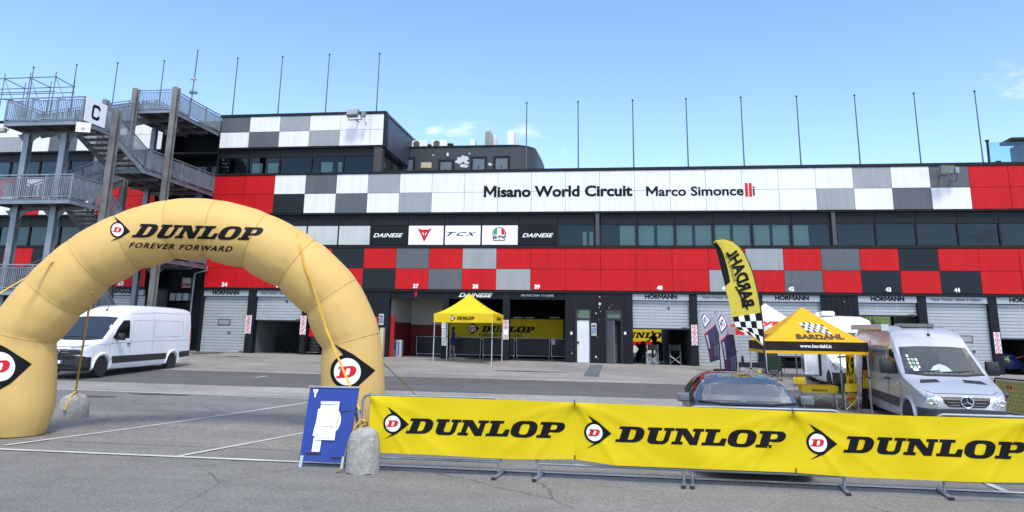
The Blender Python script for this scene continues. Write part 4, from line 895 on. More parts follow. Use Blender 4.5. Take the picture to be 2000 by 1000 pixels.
rings = []; seam_rings = []
for i in range(len(P2)-1):
    m = 9
    for k in range(m+(i == len(P2)-2)):
        u = k/m; p = P2[i].lerp(P2[i+1], u); t_ = tang[i].lerp(tang[i+1], u).normalized()
        # keep each chamber straight, puffed between pinched seams
        bul = 1-.045*math.exp(-(u*m/1.1)**2)-.045*math.exp(-((1-u)*m/1.1)**2)+.012*math.sin(math.pi*u)
        half = math.acos(max(-1, min(1, tang[i].dot((P2[i+1]-P2[i]).normalized()))))
        r_ = RAD*bul
        if i == 0: r_ *= [.80, .90, .96, 1][min(3, k)]
        if i == len(P2)-2: r_ *= [.80, .90, .96, 1][min(3, m-k)]
        rings.append(ring(p, t_, r_, .0055*(math.exp(-((u-.11)*m/1.0)**2)+math.exp(-((.89-u)*m/1.0)**2)), i*1.7))
        if k == 0 and 0 < i: seam_rings.append(ring(p, t_, r_+.004))
mb = MB().loft(rings); AB = mb.build('air_tube', ARCHM, AR, world=True, smooth=50)
for s_ in seam_rings: MB().tube(s_+[s_[0]], .008, 4, False).build('seam', M('arch_seam', (.55, .36, .11), .7), AR, world=True)
AV = [(PM[AR.name] @ v.co) for v in AB.data.vertices]; ABV = BVHTree.FromPolygons(AV, [tuple(p.vertices) for p in AB.data.polygons])
def arch_print(vf, quad, name, mat, off, maxlen=.12):
    """vf in unit box -> photograph quad (tl,tr,br,bl as pixels) -> thrown on to the tube"""
    a, b, c, d = bounds(vf)
    def fn(x, y):
        u = (x-a)/(c-a); v = (y-b)/(d-b)
        px_ = (quad[3][0]*(1-u)+quad[2][0]*u)*(1-v)+(quad[0][0]*(1-u)+quad[1][0]*u)*v; py_ = (quad[3][1]*(1-u)+quad[2][1]*u)*(1-v)+(quad[0][1]*(1-u)+quad[1][1]*u)*v
        return onto(ABV, (0, 0, CAMZ), KR(px_, py_), off, 16)
    return flat(vf, fn, name, mat, AR, True, maxlen=(c-a)*maxlen)
arch_print(DUNLOP2, ((268, 436), (516, 444), (508, 470), (256, 464)), 'lettering', BLK, .010, .03)
arch_print(xf2(text2('FOREVER FORWARD', .03, 1.25), 1, 1, shear=.15), ((255, 473), (456, 481), (452, 492), (251, 483.5)), 'lettering', BLK, .010, .04)
def emblem(cx, cy, r_, rot=0, sx=1.0, offs=(.010, .017, .024)):
    for vf, mt, of in ((ARROW2, BLK, offs[0]), (DISC2, WPRINT, offs[1]), (DLET2, REDP, offs[2])):
        vf = xf2(vf, r_*sx, r_, rot=0); V = [(cx+x*math.cos(rot)+y*math.sin(rot), cy+x*math.sin(rot)-y*math.cos(rot)) for x, y in vf[0]]
        flat((V, vf[1]), lambda x, y: onto(ABV, (0, 0, CAMZ), KR(x, y), of, 17), 'emblem', mt, AR, True, maxlen=r_*.25)
emblem(230, 449, 12.3, R(6), .95); emblem(678.5, 726, 26.5, R(-4), .98); emblem(0, 716, 28.5, R(-6), 1.04)
# scuffs at the feet
# guy straps
STRAP = M('strap_yellow', (.62, .36, .03), .7, var=.2)
def strap(name, label, pts, wd=.045, loc=None):
    o = MB(); pts = [Vector(p) for p in pts]
    o.tube(pts, wd/2, 6, True, .35); ob = o.build(name, STRAP, smooth=40); return tag(ob, label, 'strap', 'guy straps of the arch')
# bollards -------------------------------------------------------
CONC = M('pitted_concrete', (.36, .35, .325), .9, var=.35, scale=13, bump=.9, bscale=38, dirt=.65, dcol=(.13, .125, .11)); IRON = M('rusty_iron', (.09, .06, .04), .7, .4, var=.4)
bp = PG(708, 922); BO = T('concrete_bollard', 'grey dome-topped concrete bollard in front of the blue parking board', 'bollard', bp)
prof = [(.250, -.002), (.252, .02), (.244, .25), (.228, .478), (.218, .485), (.219, .500), (.212, .525), (.188, .575), (.145, .612), (.08, .636), (.001, .642)]
mb = MB().lathe(prof, (0, 0, 0), 'z', 40)
mb.v = [(x*(1+.004*math.sin(9*math.atan2(y, x)+z*20)), y*(1+.004*math.sin(7*math.atan2(y, x))), max(0, z+(.02*max(0, math.sin(5*math.atan2(y, x))) if z < .03 else 0))) for x, y, z in mb.v]
mb.build('body', CONC, BO, smooth=50); MB().tube([(.035*math.cos(R(a)), 0, .675+.035*math.sin(R(a))) for a in range(-90, 271, 30)], .009, 6).build('lifting_ring', IRON, BO)
wp = PG(141, 815); WT = T('concrete_weight', 'rough broken concrete weight anchoring the left strap of the arch', 'concrete weight', wp)
rg = random.Random(3); rings = []
for r_, z in ((.31, 0), (.32, .08), (.315, .2), (.30, .3), (.27, .38), (.21, .455), (.12, .50), (.03, .52)):
    rings.append([((r_*(1+rg.uniform(-.06, .06)))*math.cos(2*math.pi*j/22), (r_*(1+rg.uniform(-.06, .06)))*math.sin(2*math.pi*j/22), z+(rg.uniform(-.018, .018) if z else 0)) for j in range(22)])
MB().loft(rings).build('body', CONC, WT, smooth=60); MB().tube([(.035*math.cos(R(a)), 0, .55+.035*math.sin(R(a))) for a in range(-90, 271, 30)], .01, 6).build('lifting_ring', IRON, WT)
MB().tube([(.02, 0, .59), (.04, -.18, .50), (.05, -.285, .34), (.05, -.322, .18)], .022, 6, True, .4).build('strap_tail', STRAP, WT, smooth=40); MB().cbox((.05, -.33, .16), (.05, .02, .07)).build('hook', GALV, WT)
# straps: from the tube to the ground weights
def onA(x, y, of=.02): return onto(ABV, (0, 0, CAMZ), KR(x, y), of)
k0 = onA(579, 456); kB = bp+Vector((0, 0, .69))
path = [k0]+[onA(x, y, .03) for x, y in ((588, 490), (596, 520))]
strap('guy_strap', 'yellow strap running down the front of the arch to the dome bollard', path+[onA(614, 560, .10), onA(640, 640, .12).lerp(kB, .0), kB])
strap('guy_strap', 'yellow strap hanging from the left shoulder of the arch to the broken concrete weight', [onto(ABV, (0, 0, CAMZ), KR(178, 570), .03), wp+Vector((0, 0, .58))], .04)
e0 = onA(745, 645, .02); eg = PG(822, 781)
strap('guy_strap', 'yellow strap stretched from the right leg of the arch to the ground behind the banner', [e0+anx*.3, eg], .04)
q0 = onA(128, 487, .0); d_ = KR(-25, 587); strap('guy_strap', 'orange strap pulled out to the left from the arch shoulder', [q0+anx*.25, Vector((0, 0, CAMZ))+d_*((q0.y-1.2)/d_.y)], .05)
mb = MB().tube([kB, kB+Vector((-.12, -.02, -.08)), kB+Vector((-.22, -.05, -.25)), kB+Vector((-.27, -.06, -.5)), kB+Vector((-.27, -.1, -.64)), kB+Vector((-.36, -.14, -.682))], .03, 6, True, .3)
mb.tube([kB, kB+Vector((-.06, -.05, .06)), kB+Vector((-.13, -.1, -.06)), kB+Vector((-.16, -.06, -.2)), kB+Vector((-.08, -.08, -.08)), kB], .03, 6, True, .3); STUFF(tag(mb.build('strap_tail', STRAP, smooth=40), 'loose knotted yellow strap end hanging beside the dome bollard', 'strap'))
# blue parking board ----------------------------------------------
BLUE = M('sign_blue', (.006, .036, .25), .45, var=.12, scale=5, dirt=.18, dcol=(.02, .03, .12)); PAPER = M('paper', (.78, .78, .78), .8, var=.05)
tl, tr_, bl, br = PY(606, 756, 11.50), PY(701.5, 758, 11.50), PY(584, 900, 11.22), PY(677.5, 903, 11.22)
PB = T('parking_board', 'blue A-frame parking board with a white P half covered by paper sheets', 'sign', ((bl.x+br.x)/2, 11.3, 0))
def pbd(u, v, of=0.0): 
    p = (bl.lerp(br, u)).lerp(tl.lerp(tr_, u), v); n = (br-bl).cross(tl-bl).normalized(); return p+n*of
MB().loft([[pbd(0, 0), pbd(1, 0), pbd(1, 1), pbd(0, 1)], [pbd(0, 0, -.02), pbd(1, 0, -.02), pbd(1, 1, -.02), pbd(0, 1, -.02)]]).build('board', BLUE, PB, world=True)
MB().beam(pbd(-.01, 1.01), pbd(1.01, 1.01), .05, .025).build('top_edge', ALU, PB, world=True)
pl = [(.235, .125), (.40, .125), (.405, .345)]+[(.575+.165*math.cos(R(a)), .535+.165*math.sin(R(a))) for a in range(-78, 91, 14)]+[(.235, .70)]
flat(tri([pl]), lambda x, y: pbd(x, y, .006), 'letter', WPRINT, PB, True)
def paper(q, of, name='paper_sheet'): 
    a = [pbd(*p_, of) for p_ in q]; return MB().grid(lambda u, v: a[0].lerp(a[1], u).lerp(a[3].lerp(a[2], u), v)+(br-bl).cross(tl-bl).normalized()*(.006*math.sin(7*v+3*u)), 6, 8).build(name, PAPER, PB, world=True, recalc=False)
paper([(.27, .28), (.68, .28), (.66, .62), (.25, .62)], .024); paper([(.22, .33), (.62, .30), (.71, .655), (.27, .67)], .034); paper([(.29, .62), (.67, .62), (.67, .80), (.29, .80)], .030); paper([(.29, .765), (.67, .765), (.67, .80), (.29, .80)], .045)
flat(fit2(text2('NO PARKING 08.06', .01), .335, .452, .62, .466), lambda x, y: pbd(x, y, .045), 'lettering', BLK, PB, True); flat(fit2(text2('STOP', .0), .43, .415, .51, .428), lambda x, y: pbd(x, y, .045), 'lettering', BLK, PB, True)
flat(tri([[(.07, .97), (.18, .97), (.165, .93), (.15, .92), (.145, .86), (.12, .855), (.115, .90), (.09, .93)]]), lambda x, y: pbd(x, y, .005), 'peeled_patch', WPRINT, PB, True)
MUD = M('dried_mud', (.02, .018, .02), .9, var=.4)
for q in (((.06, .095), (.30, .115), (.46, .10), (.44, .085), (.2, .075)), ((.62, .055), (.95, .07), (.93, .045), (.7, .035)), ((.12, .165), (.36, .175), (.3, .155)), ((.62, .66), (.94, .69), (.90, .675), (.66, .645))): flat(tri([list(q)]), lambda x, y: pbd(x, y, .004), 'mud_smear', MUD, PB, True)
for u in (.06, .93):
    a = pbd(u, 0, -.01); g = Vector((a.x-.01, a.y-.03, 0)); MB().beam(g, a+Vector((0, 0, .08)), .05, .03).build('leg', ALU, PB, world=True)
for u in (.15, .9):
    a = pbd(u, .97, -.03); MB().beam(a, Vector((a.x+.03, a.y+.42, 0)), .045, .03).build('rear_leg', ALU, PB, world=True)
# crowd barriers ----------------------------------------------------
YBR = 11.12
def barrier(name, x0, x1, y, label, group, mat=GALV, feet=True, rz=0.0, H=1.09):
    t = T(name, label, 'barrier', ((x0+x1)/2, y, gz((x0+x1)/2, y)), rz, group); L = (x1-x0)/2; r = .10; zb = .20
    pts = [(-L, 0, zb)]+[(-L, 0, H-r)]+[(-L+r-r*math.cos(R(a)), 0, H-r+r*math.sin(R(a))) for a in (30, 60, 90)]+[(L-r+r*math.sin(R(a)), 0, H-r+r*math.cos(R(a))) for a in (0, 30, 60)]+[(L, 0, H-r), (L, 0, zb)]
    MB().tube(pts, .021, 8, True).build('frame', mat, t, smooth=60); MB().tube([(-L, 0, zb), (L, 0, zb)], .019, 8).build('bottom_rail', mat, t, smooth=60)
    mb = MB(); n = int(2*L/.055)
    for i in range(1, n): x = -L+2*L*i/n; mb.beam((x, 0, zb+.01), (x, 0, H-.01 if L-abs(x) > r else H-r+math.sqrt(max(0, r*r-(r-(L-abs(x)))**2))-.012), .006, .006)
    for i in range(1, 8): mb.beam((-L+.01, .007, zb+.1*i*1.1), (L-.01, .007, zb+.1*i*1.1), .006, .006)
    STUFF(mb.build('wire_mesh', mat, t))
    for s_ in (-1, 1):
        if feet: MB().tube([(s_*(L-.02), 0, zb), (s_*(L-.02), 0, .06)], .019, 8).beam((s_*(L-.02)-.03, -.27, .022), (s_*(L-.02)+.03, .27, .022), .05, .03).build('foot', mat, t); 
        if feet: MB().cbox((s_*(L-.02)-.033, -.275, .02), (.062, .03, .04)).cbox((s_*(L-.02)+.033, .275, .02), (.062, .03, .04)).build('foot_cap', BLACK, t)
        MB().cbox((s_*(L+.045), 0, H-.25), (.05, .05, .06)).build('hook', mat, t)
    return t
xs = [(fx(707, 800, YBR), fx(977, 900, YBR)), (fx(1049, 905, YBR), fx(1338, 915, YBR)), (fx(1349, 915, YBR), fx(1651, 930, YBR)), (fx(1836, 900, YBR), fx(2130, 900, YBR))]
for i, lab in enumerate(('beside the dome bollard', 'left of the dark car', 'in front of the dark car', 'at the right edge of the picture')):
    barrier('crowd_barrier', *xs[i], YBR, 'galvanised mesh crowd barrier behind the yellow banners, %s' % lab, 'barriers carrying the banners', H=(1.09, 1.02, 1.055, 1.045)[i])
# yellow banners
BANY = MCLOTH('banner_yellow', (.66, .50, .005), .06, .5, .06, .5)
YBN = YBR-.032
def hfold(X, Z, seed):
    r_ = random.Random(seed); f = 0
    return f
def banner(name, label, x0, x1, topf, botf, seed, ties=True):
    t = T(name, label, 'banner', ((x0+x1)/2, YBN, 0), 0, 'tyre banners on the barriers'); nu, nv = 110, 34
    rnd = random.Random(seed); cs = [(rnd.uniform(0, 1), rnd.uniform(.3, 1.0), rnd.uniform(.05, .13), rnd.uniform(-.9, .9), rnd.uniform(.5, 1)) for i in range(7)]
    def fn(u, v):
        x = x0+(x1-x0)*u; z = botf(u)+(topf(u)-botf(u))*v
        y = 0
        for c, a, wd, sl, vv in cs: y += .022*a*math.exp(-((u-c-sl*(v-.5)*.5)/wd)**2)*(.4+.6*math.sin(math.pi*v))
        # tension folds fanning out from the tied corners
        for ex in (0, 1):
            du = abs(u-ex)*(x1-x0); 
            for k in (.35, .75, 1.5): y += .018*math.exp(-((1-v)*1.0*.9-k*du)**2/.006)*math.exp(-du*1.3)
        y += .012*math.exp(-(v/.18)**2)*math.sin(9*u+seed)-.03*math.sin(math.pi*v)*.4
        return (x, YBN-.02-y, z)
    o = MB().grid(fn, nu, nv).build('cloth', BANY, t, world=True, smooth=80, recalc=False)
    V = [(PM[t.name] @ v_.co) for v_ in o.data.vertices]; bv = BVHTree.FromPolygons(V, [tuple(p.vertices) for p in o.data.polygons])
    return t, bv, fn
def ban_print(t, bv, vf, fn, name, mat, off, ml): return flat(vf, lambda x, z: onto(bv, (x, YBN-1.5, z), (0, 1, 0), off), name, mat, t, True, maxlen=ml)
def lin(pts): 
    def f(u):
        for (a, za_), (b, zb2) in zip(pts, pts[1:]):
            if u <= b: return za_+(zb2-za_)*(u-a)/(b-a)
        return pts[-1][1]
    return f
defs = [('yellow tyre banner tied to the barrier next to the bollard', (722, 1123), ((722, 772), (900, 777.5), (1123, 785.5)), ((725, 883), (860, 888), (1000, 897), (1123, 896)), (768, 827, 14.6), (793, 1104, 815.5, 846.5, 823, 857)),
        ('yellow tyre banner in front of the dark car', (1122.5, 1550), ((1122.5, 785.5), (1320, 793.5), (1550, 802.5)), ((1122.5, 896.5), (1200, 908), (1360, 915), (1550, 922)), (1161, 845, 15.8), (1201, 1535, 831, 864, 840.5, 876)),
        ('yellow tyre banner in front of the silver van', (1549.5, 2012), ((1549.5, 802.5), (1780, 812), (2012, 818)), ((1549.5, 922.5), (1680, 932), (1875, 940), (2012, 942)), (1598, 865, 17.6), (1644, 2004, 850, 884, 861.5, 898))]
for i, (lab, (px0, px1), tp, bt, em, wm) in enumerate(defs):
    x0, x1 = fx(px0, tp[0][1]+55, YBN), fx(px1, tp[-1][1]+55, YBN)
    conv = lambda pp: lin([((fx(a, b, YBN)-fx(pp[0][0], pp[0][1], YBN))/(fx(pp[-1][0], pp[-1][1], YBN)-fx(pp[0][0], pp[0][1], YBN)), fz(a, b, YBN)) for a, b in pp])
    t, bv, fn = banner('advertising_banner', lab, x0, x1, conv(tp), conv(bt), 11+i)
    c = PY(em[0], em[1], YBN-.03); s_ = em[2]/em[2]*(PY(em[0]+em[2], em[1], YBN).x-PY(em[0], em[1], YBN).x)
    for vf, mt, of in ((ARROW2, BLK, .004), (DISC2, WPRINT, .007), (DLET2, REDP, .010)): ban_print(t, bv, xf2(vf, s_, s_, c.x, c.z), fn, 'emblem', mt, of, .05)
    # word mark: four corners from the photograph
    q = [PY(wm[0]+6, wm[2], YBN), PY(wm[1], wm[3]-0, YBN), PY(wm[0], wm[2]+31+3*i, YBN), PY(wm[1]-6, wm[5], YBN)]
    a, b, c_, d = bounds(DUNLOP2); zl0, zl1 = PY(wm[0], wm[2], YBN).z, PY(wm[0], wm[4]+22.0+1.2*i, YBN).z
    za0, za1 = PY(wm[0]+10, wm[2], YBN).z, PY(wm[0]+10, wm[2]+31.5+1.3*i, YBN).z; zb0, zb1 = PY(wm[1]-10, wm[4]+.5, YBN).z, PY(wm[1]-10, wm[5], YBN).z
    xa, xb_ = PY(wm[0], wm[2]+20, YBN).x, PY(wm[1], wm[4]+18, YBN).x
    V = []
    for x, y in DUNLOP2[0]:
        u = (x-a)/(c_-a); v = (y-b)/(d-b); V.append((xa+(xb_-xa)*u, (za1+(zb1-za1)*u)*(1-v)+(za0+(zb0-za0)*u)*v))
    ban_print(t, bv, (V, DUNLOP2[1]), fn, 'lettering', BLK, .005, .08)
    for px_, sgn in ((px0, 1), (px1, -1)):
        for v in (.985, .02):
            p = Vector(fn(.002 if sgn > 0 else .998, v)); MB().tube([p+Vector((0, -.012, -.02)), p+Vector((.004, -.02, .03)), p+Vector((-.01, .02, .05))], .0035, 5).build('cable_tie', BLACK, t, world=True)
# ================================================================ VEHICLES (front at y=0 facing -Y)
CARGLASS = MGLASS('windscreen_glass', (.42, .50, .50), 1.75); DKGLASS = M('tinted_glass', (.010, .012, .013), .06, var=.1); CABIN = M('cab_interior', (.03, .03, .032), .8, var=.3)
HLAMP = M('headlamp', (.55, .57, .6), .12, .5, var=.4, scale=14); TAIL = M('tail_lamp_red', (.28, .01, .012), .2); PLATE = M('number_plate', (.75, .75, .75), .4)
def section(y, w_, zb, zt, belt, wr):
    zs = min(belt, zb+(zt-zb)*.78); k = zt-zs; full = max(.01, wr[1]); we = w_-(w_-wr[0]*w_)*min(1, k/full)
    h = [(.80*w_, zb), (.95*w_, zb+.03), (w_, zb+.14), (w_, (zb+zs)/2), (.988*w_, zs), ((.988*w_+we)/2+.012, zs+k*.45), (we, zs+k*.80), (we-.07, zs+k*.93), (we*.72, zs+k*.985)]
    pts = [(0, zb)]+h+[(0, zt)]+[(-x, z) for x, z in reversed(h)]
    return [(x, y, z) for x, z in pts]
def body(stn, belt, wr, mat, par, wells, name='body', wr_r=.40):
    mb = MB().loft([section(*s_, belt, wr) for s_ in stn]); me = mb.mesh(name)
    o = bpy.data.objects.new('tmp', me); COL.objects.link(o); cut = []
    for y in wells:
        for s_ in (-1, 1):
            c = MB().lathe([(wr_r, s_*.62), (wr_r, s_*1.3)], (0, y, wells[y]), 'x', 28).mesh('c'); co = bpy.data.objects.new('cut', c); COL.objects.link(co)
            m = o.modifiers.new('b', 'BOOLEAN'); m.object = co; m.operation = 'DIFFERENCE'; m.solver = 'EXACT'; cut.append(co)
    dg = bpy.context.evaluated_depsgraph_get(); dg.update(); res = bpy.data.meshes.new_from_object(o.evaluated_get(dg))
    for q in cut+[o]: bpy.data.objects.remove(q)
    res.polygons.foreach_set('use_smooth', [True]*len(res.polygons)); res.set_sharp_from_angle(angle=R(32)); res.materials.clear()
    return OB(name, res, mat, par)
def decal(bv, poly, axis, name, mat, par, off=.006, ml=.12, vf=None):
    fn = {'f': lambda x, z: onto(bv, (x, -1.5, z), (0, 1, 0), off, 2), 'r': lambda y, z: onto(bv, (3, y, z), (-1, 0, 0), off, 2), 'l': lambda y, z: onto(bv, (-3, y, z), (1, 0, 0), off, 2), 't': lambda x, y: onto(bv, (x, y, 5), (0, 0, -1), off, 2.5)}[axis]
    return flat(vf or tri([poly]), fn, name, mat, par, maxlen=ml)
def seamline(bv, pts, axis, par, name='panel_gap', r=.006, mat=None):
    fn = {'r': lambda y, z: onto(bv, (3, y, z), (-1, 0, 0), .001, 2), 'l': lambda y, z: onto(bv, (-3, y, z), (1, 0, 0), .001, 2), 'f': lambda x, z: onto(bv, (x, -1.5, z), (0, 1, 0), .001, 2)}[axis]
    P = []
    for a, b in zip(pts, pts[1:]):
        n = max(2, int(math.hypot(b[0]-a[0], b[1]-a[1])/.12)); P += [fn(a[0]+(b[0]-a[0])*i/n, a[1]+(b[1]-a[1])*i/n) for i in range(n)]
    P.append(fn(*pts[-1])); return MB().tube(P, r, 5).build(name, mat or DTRIM, par)
def wheel(par, x, y, z, r, side, steel=True, cover=M('steel_rim', (.42, .43, .44), .35, .7, var=.15)):
    w_ = MB().lathe([(r*.62, -.11), (r*.9, -.115), (r, -.08), (r, .08), (r*.9, .115), (r*.62, .11)], (0, 0, 0), 'x', 32).tr(Matrix.Translation((x, y, z))).build('wheel', RUBBER, par, smooth=40)
    o = side*.085
    MB().lathe([(r*.63, o*.2), (r*.63, o), (r*.56, o*1.12), (r*.50, o*.8), (r*.30, o*.95), (r*.24, o*1.1), (.001, o*1.12)], (x, y, z), 'x', 28).build('rim', cover, w_, smooth=30)
    mb = MB()
    for i in range(12):
        q = 2*math.pi*i/12; mb.lathe([(.016, o*.97), (.016, o*1.02)], (x, y+r*.41*math.cos(q), z+r*.41*math.sin(q)), 'x', 6)
    STUFF(mb.build('rim_holes', BLACK, w_)); return w_
def mirror(par, x, y, z, side, mat=BLACK, sx=.13, sz=.26, arm=True):
    m = MB().loft([[(x+side*(a*k), y+b, z+c*k2) for a, c in ((-.9*sx, -sz*.5), (.9*sx, -sz*.5), (sx, 0), (.9*sx, sz*.5), (-.9*sx, sz*.5), (-sx, 0))] for b, k, k2 in ((-.09, .55, .7), (-.06, .95, .96), (.06, 1, 1), (.075, .95, .96))]).build('mirror', mat, par, smooth=45)
    if arm: MB().beam((x-side*sx*.8, y, z-sz*.2), (x-side*(sx+.20), y+.04, z-sz*.35), .08, .10).build('mirror_arm', BLACK, par)
    return m
def van(name, label, loc, rz, paint, stn, lower, L, wb=(1.0, 5.49), ws=None, two_tone=True, sp=1.0, grille='wide'):
    t = T(name, label, 'van', loc, rz)
    b = body(stn, 1.30, (.90, 1.1), paint, t, {wb[0]: .36, wb[1]: .36}); bv = bvh_of(b)
    # black lower bumper wraps the nose
    bs = [(y, w_*1.012, zb-.01, min(zt, lower[0])) for y, w_, zb, zt in stn if y < .62]; bs = [(y-.02, w_, zb, zt) for y, w_, zb, zt in bs]
    MB().loft([section(*s_, .55, (.97, .3)) for s_ in bs]).build('front_bumper', lower[1], t, smooth=35)
    bbv = None
    (zb_, wb_), (zt_, wt_) = ws
    decal(bv, [(-wb_, zb_), (-wb_*.5, zb_-.035), (wb_*.5, zb_-.035), (wb_, zb_), (wt_, zt_), (wt_*.5, zt_+.03), (-wt_*.5, zt_+.03), (-wt_, zt_)], 'f', 'windscreen', DKGLASS2, t, .008, .10)
    decal(bv, [(-wb_-.02, zb_-.035), (-wb_*.5, zb_-.075), (wb_*.5, zb_-.075), (wb_+.02, zb_-.035), (wb_, zb_+.004), (wb_*.5, zb_-.03), (-wb_*.5, zb_-.03), (-wb_, zb_+.004)], 'f', 'scuttle', BLACK, t, .010, .10)
    for a in (-.35, .3):
        p0_ = onto(bv, (a-.28, -1.5, zb_+.02), (0, 1, 0), .02, 2); p1_ = onto(bv, (a+.28, -1.5, zb_+.05), (0, 1, 0), .02, 2); MB().tube([p0_, p1_], .012, 5).build('wiper', BLACK, t)
    for s_, axn in ((1, 'r'), (-1, 'l')):
        wh = [wheel(t, s_*.90, y, .355, .355, s_) for y in wb]
    return t, b, bv
DKGLASS2 = M('windscreen_dark', (.020, .026, .028), .03, var=.25, scale=3, spec=.8, coat=1.0); DKGLASS2.node_tree.nodes['Principled BSDF'].inputs['Coat IOR'].default_value = 1.4
# ---- white van on the left: front wheel and rear wheel contacts read off the photograph
wf, wr_ = PG(195, 738), PG(333, 720)
WHT = M('van_white', (.80, .81, .83), .28, var=.03, coat=.4)
yaw = math.atan2(-(wr_.x-wf.x), wr_.y-wf.y); dirv = Vector((wr_.x-wf.x, wr_.y-wf.y, 0)).normalized(); lat = Vector((dirv.y, -dirv.x, 0))
org = Vector((wf.x, wf.y, gz(wf.x, wf.y)))-lat*1.0-dirv*1.0; org.z = (wf.z+wr_.z)/2-.03
stW = [(0, .74, .34, .95), (.04, .86, .28, 1.04), (.16, .94, .25, 1.10), (.45, .985, .24, 1.17), (.80, 1.0, .24, 1.25), (1.0, 1.01, .24, 1.34), (1.3, 1.02, .24, 1.60), (1.75, 1.02, .24, 2.02), (2.0, 1.02, .24, 2.22), (2.35, 1.02, .24, 2.42), (2.8, 1.02, .24, 2.56), (3.3, 1.02, .24, 2.61), (4.5, 1.02, .26, 2.62), (5.8, 1.02, .30, 2.60), (6.6, 1.01, .36, 2.57), (6.78, .99, .40, 2.52), (6.82, .95, .46, 2.44)]
GREYPL = M('grey_plastic', (.028, .030, .033), .55, var=.15)
t, b, bv = van('white_van', 'long white high-roof panel van with black bumper parked left beyond the arch', org, yaw, WHT, stW, (.80, BLACK), 6.82, (1.0, 5.457), ((1.36, .90), (2.12, .80)))
for axn, s_ in (('r', 1), ('l', -1)):
    decal(bv, [(1.42, 1.36), (2.42, 1.36), (2.42, 2.02), (2.05, 2.02), (1.72, 1.74)], axn, 'side_window', DKGLASS, t, .006, .15)
    decal(bv, [(1.47, .46), (5.0, .50), (5.0, .74), (1.47, .72)], axn, 'side_moulding', GREYPL, t, .012, .3); decal(bv, [(5.93, .52), (6.76, .56), (6.76, .80), (5.93, .77)], axn, 'side_moulding', GREYPL, t, .012, .3)
    for pts in ([(2.52, .5), (2.52, 2.26)], [(3.95, .5), (3.95, 2.36)], [(2.66, 1.40), (2.66, 2.02), (3.88, 2.03)], [(4.05, 1.42), (4.05, 2.03), (6.1, 2.03), (6.15, 1.5), (6.05, 1.40), (4.05, 1.38)], [(.62, 1.13), (2.5, 1.22), (4.0, 1.24), (6.7, 1.24)], [(1.36, .55), (1.32, 1.1), (1.52, 1.32)], [(2.52, 2.26), (4.0, 2.34), (6.7, 2.34)]):
        seamline(bv, pts, axn, t, r=.005, mat=M('panel_shadow_gap', (.20, .20, .21), .6))
    for y in (1.0, 5.457):      # flared arch lips
        P = [onto(bv, (s_*3, y+.47*math.cos(R(a)), .36+.47*math.sin(R(a))), (-s_, 0, 0), .004, 2) for a in range(-12, 193, 15)]; MB().tube(P, .045, 6).build('wheel_arch_lip', WHT, t, smooth=50)
    mirror(t, s_*1.22, 1.62, 1.42, s_); MB().box(s_*1.015 if s_ > 0 else -1.05, 2.3, 1.13, s_*1.05 if s_ > 0 else -1.015, 2.46, 1.17).build('door_handle', BLACK, t)
    decal(bv, [(s_*.40, .97), (s_*.82, .98), (s_*.93, 1.13), (s_*.86, 1.14), (s_*.42, 1.06)], 'f', 'headlamp', HLAMP, t, .012, .06)
    MB().box(s_*.93-.05, 6.76, 1.0, s_*.93+.05, 6.83, 1.62).build('tail_lamp', TAIL, t)
decal(bv, [(-.84, .80), (.84, .80), (.88, .96), (.40, .99), (-.40, .99), (-.88, .96)], 'f', 'grille', BLACK, t, .008, .08)
for z in (.87, .94): MB().tube([onto(bv, (x, -1.5, z), (0, 1, 0), .016, 2) for x in (-.42, -.2, 0, .2, .42)], .008, 5).build('grille_bar', CHROME, t)
decal(bv, [(-.9, 1.12), (-.4, 1.065), (.4, 1.065), (.9, 1.12), (.9, 1.135), (.4, 1.08), (-.4, 1.08), (-.9, 1.135)], 'f', 'bonnet_gap', DTRIM, t, .004, .1)
def ringbadge(t, c, r_, bars, mat=CHROME, back=BLACK):
    c = Vector(c); MB().lathe([(r_, c.y-.004), (r_, c.y+.03)], (c.x, 0, c.z), 'y', 28).build('badge_back', back, t)
    bd = MB().tube([c+Vector((r_*math.cos(R(a)), -.012, r_*math.sin(R(a)))) for a in range(0, 361, 15)], r_*.10, 6, False).build('badge', mat, t, smooth=50)
    for a, b_ in bars: MB().tube([c+Vector((a[0]*r_, -.012, a[1]*r_)), c+Vector((b_[0]*r_, -.012, b_[1]*r_))], r_*.085, 5).build('badge_bar', mat, bd)
ringbadge(t, (0, -.045, .90), .10, [((-.5, .82), (-.18, .12)), ((-.18, .12), (0, .45)), ((0, .45), (.18, .12)), ((.18, .12), (.5, .82)), ((-.86, .42), (-.35, -.85)), ((-.35, -.85), (0, -.1)), ((0, -.1), (.35, -.85)), ((.35, -.85), (.86, .42))])
MB().box(-.26, -.075, .50, .26, -.06, .61).build('number_plate', PLATE, t); MB().box(.20, -.079, .50, .26, -.0755, .61).build('plate_band', BLUE, t)
for z in (.42, .68): MB().box(-.7, -.045, z, .7, -.035, z+.05).build('bumper_slot', M('bumper_slot', (.004, .004, .004), .8), t)
MB().tube([(.05, 2.28, 2.40), (.07, 2.34, 2.64)], .008, 5).cbox((.05, 2.28, 2.40), (.05, .09, .06)).build('aerial', BLACK, t)
